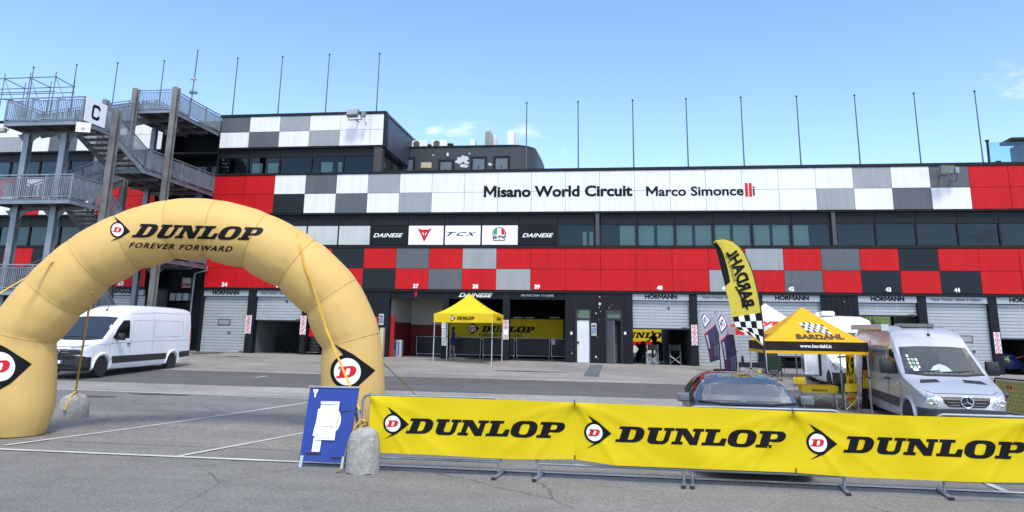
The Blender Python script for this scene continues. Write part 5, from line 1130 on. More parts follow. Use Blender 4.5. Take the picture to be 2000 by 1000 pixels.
# ---- silver van on the right
SIL = M('van_silver', (.53, .55, .575), .30, .5, var=.05, coat=.5); SILG = M('bumper_grey', (.035, .040, .046), .5, var=.1)
stS = [(0, .58, .36, .84), (.05, .73, .30, .91), (.18, .84, .26, .97), (.45, .92, .24, 1.08), (.8, .955, .24, 1.20), (1.15, .98, .24, 1.30), (1.35, .99, .24, 1.42), (1.7, .99, .24, 1.72), (2.05, .99, .24, 2.02), (2.3, .99, .24, 2.26), (2.6, .99, .24, 2.47), (3.0, .99, .24, 2.58), (3.6, .99, .24, 2.62), (5.0, .99, .28, 2.62), (6.3, .985, .34, 2.60), (6.7, .96, .38, 2.54), (6.78, .92, .44, 2.46)]
so = Vector((7.90, 18.35, 0)); so.z = gz(7.6, 20)-.02
t, b, bv = van('silver_van', 'silver camper van with rolled awning facing the banner on the right', so, R(-5.5), SIL, stS, (.64, SILG), 6.78, (1.0, 5.3), ((1.40, .87), (2.02, .78)))
for axn, s_ in (('r', 1), ('l', -1)):
    decal(bv, [(1.50, 1.34), (2.42, 1.30), (2.42, 1.96), (2.15, 1.98), (1.80, 1.66)], axn, 'side_window', DKGLASS, t, .006, .15)
    decal(bv, [(2.75, 1.28), (4.3, 1.30), (4.3, 1.92), (2.75, 1.92)], axn, 'side_pane', M('frosted_panel', (.20, .21, .22), .15, .3), t, .006, .3)
    decal(bv, [(1.45, .50), (4.85, .55), (4.85, .78), (1.45, .74)], axn, 'side_moulding', SILG, t, .012, .3)
    for pts in ([(2.52, .4), (2.52, 2.10)], [(4.45, .4), (4.45, 2.2)], [(1.45, .5), (1.38, 1.0), (1.55, 1.3)], [(2.52, 2.02), (6.6, 2.05)], [(2.6, 1.12), (6.6, 1.15)]): seamline(bv, pts, axn, t, r=.006)
    P = [onto(bv, (s_*3, 1.0+.46*math.cos(R(a)), .36+.46*math.sin(R(a))), (-s_, 0, 0), .004, 2) for a in range(-10, 191, 15)]; MB().tube(P, .045, 6).build('wheel_arch_lip', SIL, t, smooth=50)
    mirror(t, s_*1.20, 1.70, 1.52, s_, sx=.15, sz=.36)
    decal(bv, [(s_*.50, .70), (s_*.60, .66), (s_*.82, .68), (s_*.89, .90), (s_*.84, 1.06), (s_*.77, 1.04), (s_*.62, .92)], 'f', 'headlamp', HLAMP, t, .012, .05)
    for dx, r_ in ((.72, .085), (.62, .05)): p_ = onto(bv, (s_*dx, -1.5, .79), (0, 1, 0), .012, 2); MB().lathe([(r_, p_.y-.012), (r_*.6, p_.y-.016), (.001, p_.y-.004)], (p_.x, 0, p_.z), 'y', 20).build('lamp_lens', CHROME, t, smooth=60)
    decal(bv, [(s_*.26, 1.20), (s_*.28, 1.26), (s_*.66, 1.24), (s_*.72, 1.17)], 'f', 'bonnet_vent', BLACK, t, .006, .08)
    MB().box(s_*.985 if s_ > 0 else -1.02, 2.28, 1.16, s_*1.02 if s_ > 0 else -.985, 2.44, 1.20).build('door_handle', BLACK, t); MB().box(s_*.985 if s_ > 0 else -1.02, 2.62, 1.16, s_*1.02 if s_ > 0 else -.985, 2.78, 1.20).build('door_handle', BLACK, t)
gp = [(-.50, .90), (.50, .90), (.45, .76), (.36, .68), (-.36, .68), (-.45, .76)]
decal(bv, gp, 'f', 'grille', BLACK, t, .014, .06)
for z in (.72, .78, .84): MB().tube([onto(bv, (x*(.34+.12*(z-.68)/.2), -1.5, z), (0, 1, 0), .022, 2) for x in (-1, -.5, 0, .5, 1)], .008, 5).build('grille_bar', M('grille_bar_grey', (.05, .05, .055), .3), t)
decal(bv, [(-.54, .94), (.54, .94), (.50, .905), (-.50, .905)], 'f', 'grille_surround', SIL, t, .02, .06); decal(bv, [(-.86, 1.07), (-.62, .965), (.62, .965), (.86, 1.07), (.86, 1.08), (.62, .975), (-.62, .975), (-.86, 1.08)], 'f', 'bonnet_gap', DTRIM, t, .004, .1)
pc = onto(bv, (0, -1.5, .80), (0, 1, 0), .03, 2); ringbadge(t, pc, .125, [((0, 0), (0, .95)), ((0, 0), (-.82, -.48)), ((0, 0), (.82, -.48))])
MB().tube([(-.93, 2.65, 2.54), (-.93, 6.4, 2.58)], [.085, .085], 12).cbox((-.93, 2.63, 2.54), (.18, .06, .18)).cbox((-.93, 6.42, 2.58), (.17, .06, .17)).build('awning_case', ALU, t, smooth=40)
MB().box(-.45, 2.85, 2.56, .35, 3.65, 2.66).build('roof_vent', M('smoked_vent', (.12, .13, .14), .15), t, bevel=.02); MB().tube([(.05, 2.42, 2.36), (.04, 2.34, 2.70)], .007, 5).cbox((.05, 2.42, 2.36), (.05, .1, .06)).build('aerial', BLACK, t)
for i in range(10): 
    x = -.70+(i % 3)*.085; z = 1.50+(i//3)*.09; decal(bv, [(x, z), (x+.055, z), (x+.055, z+.06), (x, z+.06)], 'f', 'toll_sticker', M('sticker_%d' % (i % 3), ((.5, .6, .4), (.3, .45, .4), (.6, .62, .55))[i % 3], .5), t, .012, .1)
decal(bv, [(-.66, 1.42), (-.54, 1.42), (-.54, 1.50), (-.66, 1.50)], 'f', 'permit_card', PAPER, t, .012, .1); decal(bv, [(-.30, 1.43), (.22, 1.43), (.12, 1.56), (-.02, 1.62), (-.18, 1.55)], 'f', 'sun_shield', M('silver_foil', (.6, .68, .68), .3, .7, var=.4, scale=20), t, .011, .05)
t.scale = (1, 1, .955)
# ---- white camper behind the tent
stC = [(0, .64, .36, .88), (.05, .78, .30, .95), (.18, .88, .26, 1.0), (.45, .95, .24, 1.1), (.9, .98, .24, 1.24), (1.2, .99, .24, 1.36), (1.6, .99, .24, 1.72), (2.0, 1.0, .24, 2.1), (2.3, 1.03, .24, 2.40), (2.7, 1.07, .24, 2.62), (3.4, 1.1, .24, 2.72), (5.0, 1.1, .28, 2.76), (6.9, 1.1, .34, 2.74), (7.2, 1.08, .4, 2.6)]
cf = PG(1618, 766); co = Vector((cf.x+.95, cf.y-1.0, 0)); co.z = gz(co.x, co.y+2)
t, b, bv = van('white_camper', 'white motorhome parked behind the yellow tent with its side door open', co, R(-6), WHT, stC, (.72, BLACK), 7.2, (1.0, 5.2), ((1.42, .86), (2.05, .78)))
for s_ in (-1, 1):
    decal(bv, [(s_*.50, .74), (s_*.62, .70), (s_*.88, .74), (s_*.94, .98), (s_*.82, 1.05), (s_*.66, .94)], 'f', 'headlamp', HLAMP, t, .012, .05); mirror(t, s_*1.22, 1.70, 1.50, s_)
decal(bv, [(-.5, .72), (.5, .72), (.55, .92), (-.55, .92)], 'f', 'grille', BLACK, t, .012, .06); decal(bv, [(-.7, 1.22), (-.3, 1.26), (-.3, 1.21), (-.68, 1.17)], 'f', 'bonnet_vent', BLACK, t, .006, .08)
decal(bv, [(2.2, .45), (2.75, .45), (2.75, 2.0), (2.2, 2.0)], 'l', 'door_opening', CABIN, t, .008, .3); decal(bv, [(1.5, 1.34), (2.1, 1.30), (2.1, 1.9), (1.85, 1.7)], 'l', 'side_window', DKGLASS, t, .006, .15)
decal(bv, [(2.9, .40), (6.8, .45), (6.8, .95), (2.9, .95)], 'l', 'side_stripe', M('camper_grey', (.10, .10, .11), .4), t, .006, .4); decal(bv, [(3.2, 1.4), (4.4, 1.4), (4.4, 1.95), (3.2, 1.95)], 'l', 'side_window', DKGLASS, t, .008, .3)
MB().box(-1.62, 2.18, .5, -1.12, 2.22, 2.1).build('open_door', WHT, t, bevel=.01)
for y in (3.1, 4.6): MB().box(-.75, y, 2.70, -.25, y+.5, 2.90).build('roof_vent', WENAM, t, bevel=.04)
# ---- dark car close behind the barrier
CARP = M('car_graphite', (.028, .029, .032), .2, .25, var=.04, coat=.55)
stD = [(0, .60, .30, .60), (.05, .74, .22, .68), (.20, .85, .19, .76), (.55, .89, .18, .86), (1.0, .90, .18, .93), (1.22, .90, .18, .975), (1.45, .90, .18, 1.08), (1.75, .90, .18, 1.24), (2.0, .90, .18, 1.345), (2.3, .90, .18, 1.395), (2.75, .90, .18, 1.41), (3.2, .90, .18, 1.38), (3.6, .90, .2, 1.27), (3.95, .89, .2, 1.10), (4.25, .87, .22, 1.05), (4.55, .82, .26, .99), (4.62, .72, .34, .88)]
do = Vector((2.13, 11.55, 0)); t = T('dark_car', 'dark graphite saloon car parked nose-on behind the yellow banners', 'car', do, R(-1.5))
b = body(stD, .95, (.70, .44), CARP, t, {.92: .33, 3.62: .33}, wr_r=.36); bv = bvh_of(b)
WSG = M('car_windscreen', (.030, .040, .045), .02, var=.2, scale=3, spec=1.0, coat=1.0); WSG.node_tree.nodes['Principled BSDF'].inputs['Coat IOR'].default_value = 2.1
decal(bv, [(-.80, 1.0), (-.35, .972), (.35, .972), (.80, 1.0), (.615, 1.325), (.3, 1.362), (-.3, 1.362), (-.615, 1.325)], 'f', 'windscreen', WSG, t, .016, .04)
decal(bv, [(-.80, .985), (-.36, .952), (.36, .952), (.80, .985), (.79, 1.003), (.35, .975), (-.35, .975), (-.79, 1.003)], 'f', 'scuttle', BLACK, t, .018, .04)
MB().tube([onto(bv, (x, -1.5, 1.0), (0, 1, 0), .016, 2) for x in (-.62, -.4, -.1)], .010, 5).build('wiper', BLACK, t); MB().tube([onto(bv, (x, -1.5, 1.0), (0, 1, 0), .016, 2) for x in (.0, .3, .52)], .010, 5).build('wiper', BLACK, t)
MB().cbox((.0, 1.96, 1.27), (.2, .03, .06)).build('rear_view_mirror', BLACK, t)
for s_, axn in ((1, 'r'), (-1, 'l')):
    decal(bv, [(1.62, 1.0), (2.45, 1.0), (2.45, 1.30), (2.2, 1.31), (1.95, 1.22)], axn, 'side_window', DKGLASS, t, .005, .12); decal(bv, [(2.52, 1.0), (3.3, 1.02), (3.1, 1.24), (2.52, 1.30)], axn, 'side_window', DKGLASS, t, .005, .12)
    mirror(t, s_*1.0, 1.60, 1.02, s_, M('mirror_shell', (.16, .165, .18), .3, .2, coat=.6), .11, .14); wheel(t, s_*.80, .92, .325, .325, s_); wheel(t, s_*.80, 3.62, .325, .325, s_)
    decal(bv, [(s_*.45, .58), (s_*.80, .60), (s_*.84, .70), (s_*.5, .64)], 'f', 'headlamp', HLAMP, t, .01, .06)
decal(bv, [(-.38, .42), (.38, .42), (.42, .62), (-.42, .62)], 'f', 'grille', BLACK, t, .01, .06)
# ---- nose of a blue car at the right edge
p = PG(1992, 766); t = T('blue_car', 'nose of a dark blue car cut by the right edge of the picture', 'car', p+Vector((.75, 0, 0)), R(-78))
b = body([(y, w_, zb, zt) for y, w_, zb, zt in stD], .95, (.70, .44), M('car_blue', (.012, .016, .05), .2, .3, var=.05, coat=1), t, {.92: .33, 3.62: .33}, wr_r=.36); bv = bvh_of(b)
decal(bv, [(-.70, 1.0), (.70, 1.0), (.56, 1.345), (-.56, 1.345)], 'f', 'windscreen', WSG, t, .006, .1)
for s_ in (-1, 1): wheel(t, s_*.80, .92, .325, .325, s_); wheel(t, s_*.80, 3.62, .325, .325, s_); decal(bv, [(s_*.45, .58), (s_*.80, .60), (s_*.84, .70), (s_*.5, .64)], 'f', 'headlamp', HLAMP, t, .01, .06)
# ================================================================ TENTS
def tent(name, label, corners, zb, zv, zp, cloth, val, conc=.0, legm=ALU, val2=None, over=.04):
    """corners: four ground points, order front-left, front-right, back-right, back-left"""
    cs = [Vector((c[0], c[1], 0)) for c in corners]; ctr = sum(cs, Vector())/4
    t = T(name, label, 'tent', (ctr.x, ctr.y, gz(ctr.x, ctr.y))); base = gz(ctr.x, ctr.y)
    z0, z1, zpk = base+zb, base+zv, base+zp
    for c in cs:
        p = c.lerp(ctr, .02); g = gz(p.x, p.y)
        lg = MB().beam((p.x, p.y, g), (p.x, p.y, g+(z1-g)*.52), .045, .045).build('leg', legm, t, world=True); MB().beam((p.x, p.y, g+(z1-g)*.5), (p.x, p.y, z1-.02), .035, .035).build('upper_leg', legm, lg, world=True)
        MB().box(p.x-.05, p.y-.05, g, p.x+.05, p.y+.05, g+.012).build('foot_plate', legm, lg, world=True); MB().cbox((p.x, p.y, g+(z1-g)*.51), (.06, .06, .05)).build('clamp', BLACK, lg, world=True)
    for i in range(4):
        a, b = cs[i].lerp(ctr, .02), cs[(i+1) % 4].lerp(ctr, .02); n = 4
        mb = MB()
        for k in range(n):
            p, q = a.lerp(b, k/n), a.lerp(b, (k+1)/n); zl, zh = z1-.33, z1-.05
            mb.beam((p.x, p.y, zh if k % 2 == 0 else zl), (q.x, q.y, zl if k % 2 == 0 else zh), .018, .03); mb.beam((p.x, p.y, zl if k % 2 == 0 else zh), (q.x, q.y, zh if k % 2 == 0 else zl), .018, .03)
        STUFF(mb.build('scissor_truss', legm, t, world=True))
    faces = []
    for i in range(4):
        a, b = cs[i], cs[(i+1) % 4]
        def fn(u, v, a=a, b=b):
            p = a.lerp(b, u).lerp(ctr, v*.985); h = v**(1+conc); sag = .05*math.sin(math.pi*u)*(1-v)*math.sin(math.pi*min(1, v*1.6))
            return (p.x, p.y, z1+(zpk-z1)*h-sag)
        faces.append((MB().grid(fn, 16, 14).build('canopy_face', cloth[i] if isinstance(cloth, (list, tuple)) else cloth, t, world=True, smooth=40, recalc=False), fn))
    vals = []
    for i in range(4):
        a, b = cs[i].lerp(ctr, -.004), cs[(i+1) % 4].lerp(ctr, -.004); nn = Vector((b.y-a.y, -(b.x-a.x), 0)).normalized()
        def vf(u, v, a=a, b=b, nn=nn): p = a.lerp(b, u)+nn*(.015*math.sin(u*21+v*2)*(1-v)); return (p.x, p.y, z0+(z1+.0-z0)*v)
        vals.append((MB().grid(vf, 24, 4).build('valance', val, t, world=True, smooth=60, recalc=False), a, b, nn))
    return t, faces, vals, (z0, z1, zpk, ctr)
def on_val(v, vf, z0, z1, name, mat, t, off=.022):
    o, a, b, nn = v; return flat(vf, lambda x, y: Vector((0, 0, z0+(z1-z0)*y))+a.lerp(b, x)+nn*off, name, mat, t, True)
def on_face(fc, vf, name, mat, t, off=.012, ml=.06):
    fn = fc[1]
    def f(x, y):
        v = y; w_ = 1-v*.985; u = .5+(x-.5)/max(.05, w_); p = Vector(fn(u, v)); q = Vector(fn(min(1, u+.01), v))-p; r_ = Vector(fn(u, min(1, v+.01)))-p; n = q.cross(r_).normalized(); n = -n if n.z < 0 else n
        return p+n*off
    return flat(vf, f, name, mat, t, True, maxlen=ml)
# yellow tyre tent before the open garages
YT = MCLOTH('tent_yellow', (.88, .66, .03), .25, .55, .05)
a, b, c = PG(850, 706), PG(961, 715), PG(980, 705)
fr = Vector((b.x-a.x, b.y-a.y)); 
g0 = gz(-7, 36.5)
fl, frr = Vector((a.x, a.y-.6)), Vector((b.x, b.y)); bk = Vector((.0, 2.75))
cs = [(fl.x, fl.y), (frr.x, frr.y), (frr.x+.12, frr.y+2.6), (fl.x+.12, fl.y+2.6)]
t, fcs, vls, (z0, z1, zpk, ctr) = tent('dunlop_tent'.replace('dunlop', 'yellow'), 'small bright yellow tyre tent with a pointed roof before the open black garages', cs, 1.98, 2.42, 3.42, YT, YT, .38)
on_val(vls[0], fit2(DUNLOP2, .40, .30, .70, .66), z0, z1, 'lettering', BLK, t)
for vf, mt, of in ((ARROW2, BLK, .022), (DISC2, WPRINT, .027), (DLET2, REDP, .032)): on_val(vls[0], xf2(vf, .028, .20, .325, .48), z0, z1, 'emblem', mt, t, of)
on_val(vls[1], fit2(DUNLOP2, .30, .30, .75, .66), z0, z1, 'lettering', BLK, t)
# oil brand tent on the right
BY = MCLOTH('tent_amber', (.86, .50, .022), .30, .5, .05); BK = MCLOTH('tent_black', (.018, .012, .010), .05, .5, .05); BRN = M('brown_print', (.055, .030, .020), .6)
fr = PG(1704, 806); Yt = fr.y-.7; x1 = PY(1695, 676, Yt).x; x0 = PY(1493, 676, Yt).x
gb = gz(5.6, Yt+1.4); zvb = PY(1600, 685.5, Yt).z-gb; zvt = PY(1600, 667.5, Yt).z-gb; zpk = PY(1571, 601, Yt+1.5).z-gb
t, fcs, vls, (z0, z1, zp_, ctr) = tent('amber_tent', 'amber yellow canopy tent with black valance beside the silver van', [(x0, Yt), (x1, Yt), (x1+.08, Yt+2.9), (x0+.08, Yt+2.9)], zvb, zvt, zpk, BY, BK, .10)
for v in vls:
    o, a, b, nn = v; MB().grid(lambda u, q: a.lerp(b, u)+nn*.012+Vector((0, 0, z0-.085+.08*q)), 12, 1).build('valance_hem', BY, t, world=True, recalc=False)
on_val(vls[0], fit2(text2('www.bardahl.it', .03), .345, .34, .65, .72), z0, z1, 'lettering', WPRINT, t, .03)
on_face(fcs[0], fit2(text2('BARDAHL', .045), .33, .10, .80, .26, .1), 'lettering', BRN, t, .02, .03)
on_face(fcs[0], fit2(tri([[(0, 0), (.3, .06), (1, -.3), (.55, .12), (.2, .25)]]), .52, .05, .66, .14), 'flag_swoosh', BRN, t, .018, .03)
def checks(fc, x0, y0, x1, y1, nx, ny, sk, t, offs, ma, mb_):
    for k, mt in ((0, ma), (1, mb_)):
        ps = []
        for i in range(nx):
            for j in range(ny):
                if (i+j) % 2 == k:
                    q = [(i/nx, j/ny), ((i+1)/nx, j/ny), ((i+1)/nx, (j+1)/ny), (i/nx, (j+1)/ny)]; ps.append(tri([[(x0+(x1-x0)*u+sk*(1-v), y0+(y1-y0)*v+.03*math.sin(5*u)) for u, v in q]]))
        on_face(fc, merge2(ps), 'checker_flag', mt, t, offs, .05)
checks(fcs[0], .41, .30, .64, .55, 8, 4, .06, t, .02, BRN, WPRINT)
on_face(fcs[3], fit2(text2('BARDAHL', .02), .25, .12, .75, .26), 'lettering', BRN, t, .02, .05)
tentA = t
# white tent with red print, further back
WT_ = MCLOTH('tent_white', (.80, .80, .80), .25, .6, .05); RT = MCLOTH('tent_red', (.60, .03, .03), .2, .6, .05)
p = PG(1449, 730); Yw = p.y-2.4; xw0, xw1 = PY(1437, 650, Yw).x, PY(1583, 650, Yw).x; gw = gz(7.5, Yw)
t, fcs, vls, (z0, z1, zp_, ctr) = tent('white_tent', 'white canopy tent with red lettering in front of garage 41', [(xw0, Yw), (xw1, Yw), (xw1, Yw+2.7), (xw0, Yw+2.7)], PY(1500, 657, Yw).z-gw, PY(1500, 641, Yw).z-gw, PY(1510, 595, Yw+1.4).z-gw, [WT_, RT, WT_, RT], WT_, .25)
on_face(fcs[0], fit2(text2('sys', .035), .28, .06, .62, .34, .2), 'lettering', REDP, t, .02, .04); on_val(vls[0], fit2(tri([[(0, 0), (1, 0), (1, 1), (0, 1)]]), .0, .0, .12, .9), z0, z1, 'red_patch', REDP, t)
# ================================================================ FEATHER FLAGS
def feather(name, label, poleL, freeL, Y, mat, base, wave=.05, sleeve=BLK):
    """pole side and free side as photograph points from the bottom up; flag hangs in the plane Y"""
    A = [PY(x, y, Y) for x, y in poleL]; B = [PY(x, y, Y) for x, y in freeL]
    def samp(L, v):
        d = [0]
        for p, q in zip(L, L[1:]): d.append(d[-1]+(q-p).length)
        s_ = v*d[-1]
        for i in range(len(L)-1):
            if s_ <= d[i+1]+1e-9: return L[i].lerp(L[i+1], (s_-d[i])/max(1e-9, d[i+1]-d[i]))
        return L[-1].copy()
    t = T(name, label, 'flag', base)
    def fn(u, v):
        p = samp(A, v).lerp(samp(B, v), u); p.y += wave*math.sin(2.6*u+5*v)*u; return p
    o = MB().grid(lambda u, v: fn(u, v), 14, 50).build('cloth', mat, t, world=True, smooth=80, recalc=False)
    MB().tube([base+Vector((0, 0, .02)), base.lerp(A[0], .5)+Vector((0, 0, 0)), A[0]]+[samp(A, i/14) for i in range(1, 15)], [.022]*3+[.02-.012*i/14 for i in range(1, 15)], 8).build('pole', BLACK, t, world=True, smooth=60)
    return t, fn
def on_flag(t, fn, vf, name, mat, off=-.012, ml=.06): return flat(vf, lambda u, v: Vector(fn(u, v))+Vector((0, off, 0)), name, mat, t, True, maxlen=ml)
def fbase(t, base, kind='cross'):
    mb = MB()
    for a in (45, 135): mb.beam((base.x-.45*math.cos(R(a)), base.y-.45*math.sin(R(a)), base.z+.02+.002*(a > 90)), (base.x+.45*math.cos(R(a)), base.y+.45*math.sin(R(a)), base.z+.02+.002*(a > 90)), .05, .03)
    mb.build('cross_foot', BLACK, t, world=True); MB().lathe([(.30, .03), (.36, .07), (.34, .13), (.16, .13), (.14, .06)], (base.x, base.y, base.z), 'z', 20).build('water_ring', BLACK, t, world=True, smooth=50)
FY_ = MCLOTH('flag_yellow', (.74, .60, .08), .35, .6, .05)
Yf = 18.0; bs = PY(1499, 700, Yf); bs.z = gz(bs.x, Yf)
t, fn = feather('feather_flag', 'tall yellow feather flag with mirrored black lettering beside the amber tent', [(1492, 678), (1490, 634), (1485, 596), (1478, 560), (1469, 527), (1457, 500), (1445, 482), (1430, 470), (1412, 466), (1397, 469)], [(1466, 655), (1437, 642), (1429, 618), (1424, 595), (1417, 566), (1409, 530), (1402, 500), (1397, 480), (1394, 473)], Yf, FY_, bs, .06); fbase(t, bs)
on_flag(t, fn, [[(.80, .62), (1, .58), (1, .98), (.62, .985), (.72, .80)]][0] and tri([[(.80, .58), (1, .56), (1, .985), (.62, .985), (.74, .80)]]), 'black_edge', BLK)
TT = text2('BARDAHL', .045); bx = bounds(TT)
V = [(.60-.42*((y-bx[1])/(bx[3]-bx[1])), .325+.50*((x-bx[0])/(bx[2]-bx[0]))) for x, y in TT[0]]; on_flag(t, fn, (V, TT[1]), 'lettering', BLK, -.014)
TT = text2('ADDITIVES & OILS', .0); bx = bounds(TT)
V = [(.70-.10*((y-bx[1])/(bx[3]-bx[1])), .56+.27*((x-bx[0])/(bx[2]-bx[0]))) for x, y in TT[0]]; on_flag(t, fn, (V, TT[1]), 'lettering', BLK, -.014)
for k, mt in ((0, WPRINT), (1, BLK)):
    ps = []
    for i in range(5):
        for j in range(4):
            if (i+j) % 2 == k: ps.append(tri([[(.02+.96*u, .01+.25*v+.06*u*(1-v)) for u, v in ((i/5, j/4), ((i+1)/5, j/4), ((i+1)/5, (j+1)/4), (i/5, (j+1)/4))]]))
    on_flag(t, fn, merge2(ps), 'checker_print', mt, -.012)
on_flag(t, fn, tri([[(.40, .30), (.46, .30), (.70, .52), (.64, .52)]]), 'slash', BLK, -.013)
PUR = MCLOTH('flag_purple', (.075, .065, .14), .25, .6, .1); GRW = M('flag_pale', (.36, .36, .42), .6)
Ys_ = 35.4
for i, (dx, y2, lab) in enumerate(((0, 704, 'small purple and grey feather flag, the left and shorter-looking of the pair'), (32, 732, 'small purple and grey feather flag standing just behind the dark car roof'))):
    Yq = Ys_+(.6 if i == 0 else -.4); bs = PY(1408.5 if i == 0 else 1441, 727 if i == 0 else 736, Yq); bs.z = gz(bs.x, Yq)
    sy = (y2-612)/92
    Zy = lambda q: 610+(q-610)*sy
    pl_ = [(1406.5+dx*1.02, Zy(702)), (1405.5+dx*1.02, Zy(674)), (1402+dx, Zy(650)), (1396.5+dx, Zy(631)), (1388+dx, Zy(617)), (1377+dx, Zy(609)), (1366+dx, Zy(608))]
    fr_ = [(1387+dx*.96, Zy(708)), (1384+dx*.97, Zy(690)), (1378+dx, Zy(664)), (1372+dx, Zy(642)), (1367+dx, Zy(626)), (1364+dx, Zy(616)), (1363+dx, Zy(610))]
    t, fn = feather('feather_flag', lab, pl_, fr_, Yq, PUR, bs, .03); fbase(t, bs); t['group'] = 'pair of small purple feather flags'
    on_flag(t, fn, tri([[(0, .615), (1, .56), (1, .985), (.5, .99), (0, .985)]]), 'pale_top', GRW, -.010); on_flag(t, fn, tri([[(0, .60), (1, .545), (1, .56), (0, .615)]]), 'red_line', REDP, -.012)
    on_flag(t, fn, tri([[(.22, .70), (.85, .64), (.85, .86), (.22, .90)]]), 'badge_back', PUR, -.012); on_flag(t, fn, tri([[(.28, .72), (.79, .67), (.79, .84), (.28, .88)]]), 'badge', WPRINT, -.014)
    for body_, u0, u1, v0, v1, mt in (('MT', .36, .72, .72, .83, PUR), ):
        TT = text2(body_, .03); bx = bounds(TT); on_flag(t, fn, ([(u1-(u1-u0)*((x-bx[0])/(bx[2]-bx[0])), v0+(v1-v0)*((y-bx[1])/(bx[3]-bx[1]))) for x, y in TT[0]], TT[1]), 'lettering', mt, -.016)
    for body_, u0, u1, v0, v1, mt in (('automoto', .74, .90, .26, .52, WPRINT), ('racing', .74, .92, .05, .24, REDP), ('MOTO', .30, .48, .08, .26, M('pale_print', (.25, .25, .33), .6)), ('TESSILE', .06, .24, .02, .26, M('pale_print', (.25, .25, .33)))):
        TT = text2(body_, .02); bx = bounds(TT); on_flag(t, fn, ([(u1-(u1-u0)*((y-bx[1])/(bx[3]-bx[1])), v0+(v1-v0)*((x-bx[0])/(bx[2]-bx[0]))) for x, y in TT[0]], TT[1]), 'lettering', mt, -.014, .1)
# roll-up banners under the tent
for name, lab, pts, mt, Yr in (('roll_up_banner', 'narrow yellow roll-up banner with black letters leaning under the amber tent', ((1651, 690), (1668, 690), (1672, 792), (1655, 787)), YT, fr.y+1.3), ('roll_up_banner', 'narrow black roll-up banner with orange print beside the tent leg', ((1684, 688), (1695, 688), (1697, 806), (1684, 805)), BK, fr.y+.35)):
    q = [PY(x, y, Yr) for x, y in pts]; b0 = Vector(((q[2].x+q[3].x)/2, Yr, gz(q[2].x, Yr))); t = T(name, lab, 'banner', b0)
    zb = b0.z+.06; fnr = lambda u, v: Vector((q[3].x*(1-u)+q[2].x*u, 0, zb)).lerp(Vector((q[0].x*(1-u)+q[1].x*u, 0, q[0].z)), v)+Vector((0, Yr+.01*math.sin(4*v), 0))
    MB().grid(lambda u, v: fnr(u, v), 4, 14).build('print', mt, t, world=True, recalc=False); MB().box(q[3].x-.03, Yr-.08, b0.z, q[2].x+.03, Yr+.1, b0.z+.06).build('base_case', ALU, t, world=True, bevel=.01); MB().beam((b0.x, Yr+.04, b0.z+.05), (q[0].x*.5+q[1].x*.5, Yr+.04, q[0].z), .02, .02).build('stay', ALU, t, world=True)
    if mt is YT:
        for s_, u0, u1, v0, v1 in (('K', .10, .48, .56, .93), ('9', .54, .90, .56, .93), ('I', .28, .36, .38, .50), ('N', .44, .74, .38, .50)): flat(fit2(text2(s_, .03), u0, v0, u1, v1), lambda u, v: Vector(fnr(u, v))+Vector((0, -.02, 0)), 'lettering', BLK, t, True)
    else:
        flat(fit2(tri([[(0, 0), (1, 0), (1, 1), (0, 1)]]), .1, .56, .9, .68), lambda u, v: Vector(fnr(u, v))+Vector((0, -.02, 0)), 'picture', M('orange_print', (.5, .16, .03), .5, var=.5, scale=9), t, True); flat(merge2([fit2(tri([[(0, 0), (1, 0), (1, 1), (0, 1)]]), .15+.28*i, .36, .35+.28*i, .55) for i in range(3)]), lambda u, v: Vector(fnr(u, v))+Vector((0, -.02, 0)), 'picture', YT, t, True)
        flat(fit2(text2('BARDAHL', .02), .12, .92, .88, .97), lambda u, v: Vector(fnr(u, v))+Vector((0, -.02, 0)), 'lettering', YT, t, True)
# ================================================================ FURNITURE
FABR = M('red_fabric', (.5, .02, .02), .8)
def folding_table(name, label, p, rz, w_, d_, h_, cloth, frame):
    t = T(name, label, 'table', p, rz)
    MB().box(-w_/2, -d_/2, h_-.03, w_/2, d_/2, h_).build('table_top', cloth, t, bevel=.008); MB().box(-w_/2-.01, -d_/2-.01, h_-.2, w_/2+.01, -d_/2-.002, h_-.005).box(-w_/2-.01, -d_/2-.01, h_-.2, -w_/2-.002, d_/2, h_-.005).box(w_/2+.002, -d_/2, h_-.2, w_/2+.01, d_/2, h_-.005).build('cloth_edge', cloth, t)
    for sx in (-1, 1):
        for sy in (-1, 1): MB().tube([(sx*(w_/2-.05), sy*(d_/2-.04), h_-.03), (sx*(w_/2-.05), sy*(d_/2-.04), 0)], .012, 6).build('leg', frame, t)
        MB().tube([(sx*(w_/2-.05), -d_/2+.04, .08), (sx*(w_/2-.05), d_/2-.04, h_-.1)], .009, 6).build('cross_brace', frame, t); MB().tube([(sx*(w_/2-.05), d_/2-.04, .08), (sx*(w_/2-.05), -d_/2+.04, h_-.1)], .009, 6).build('cross_brace', frame, t)
    for s_ in (-1, 1): MB().tube([(-s_*(w_/2-.05), -d_/2+.02, .10), (s_*(w_/2-.05), -d_/2+.02, h_-.12)], .009, 6).build('cross_brace', frame, t)
    return t
p = PG(1600, 797); hh = PY(1600, 752, p.y).z-p.z
t = folding_table('folding_table', 'low folding table under a yellow printed cloth beneath the amber tent', p, R(-4), 1.0, .62, hh, YT, ALU)
flat(fit2(text2('BARDAHL', .03), -.22, hh-.16, .22, hh-.10), lambda x, z: (x, -.325, z), 'lettering', BLK, t)
t['label'] = 'low folding table under a yellow printed cloth beneath the amber tent'
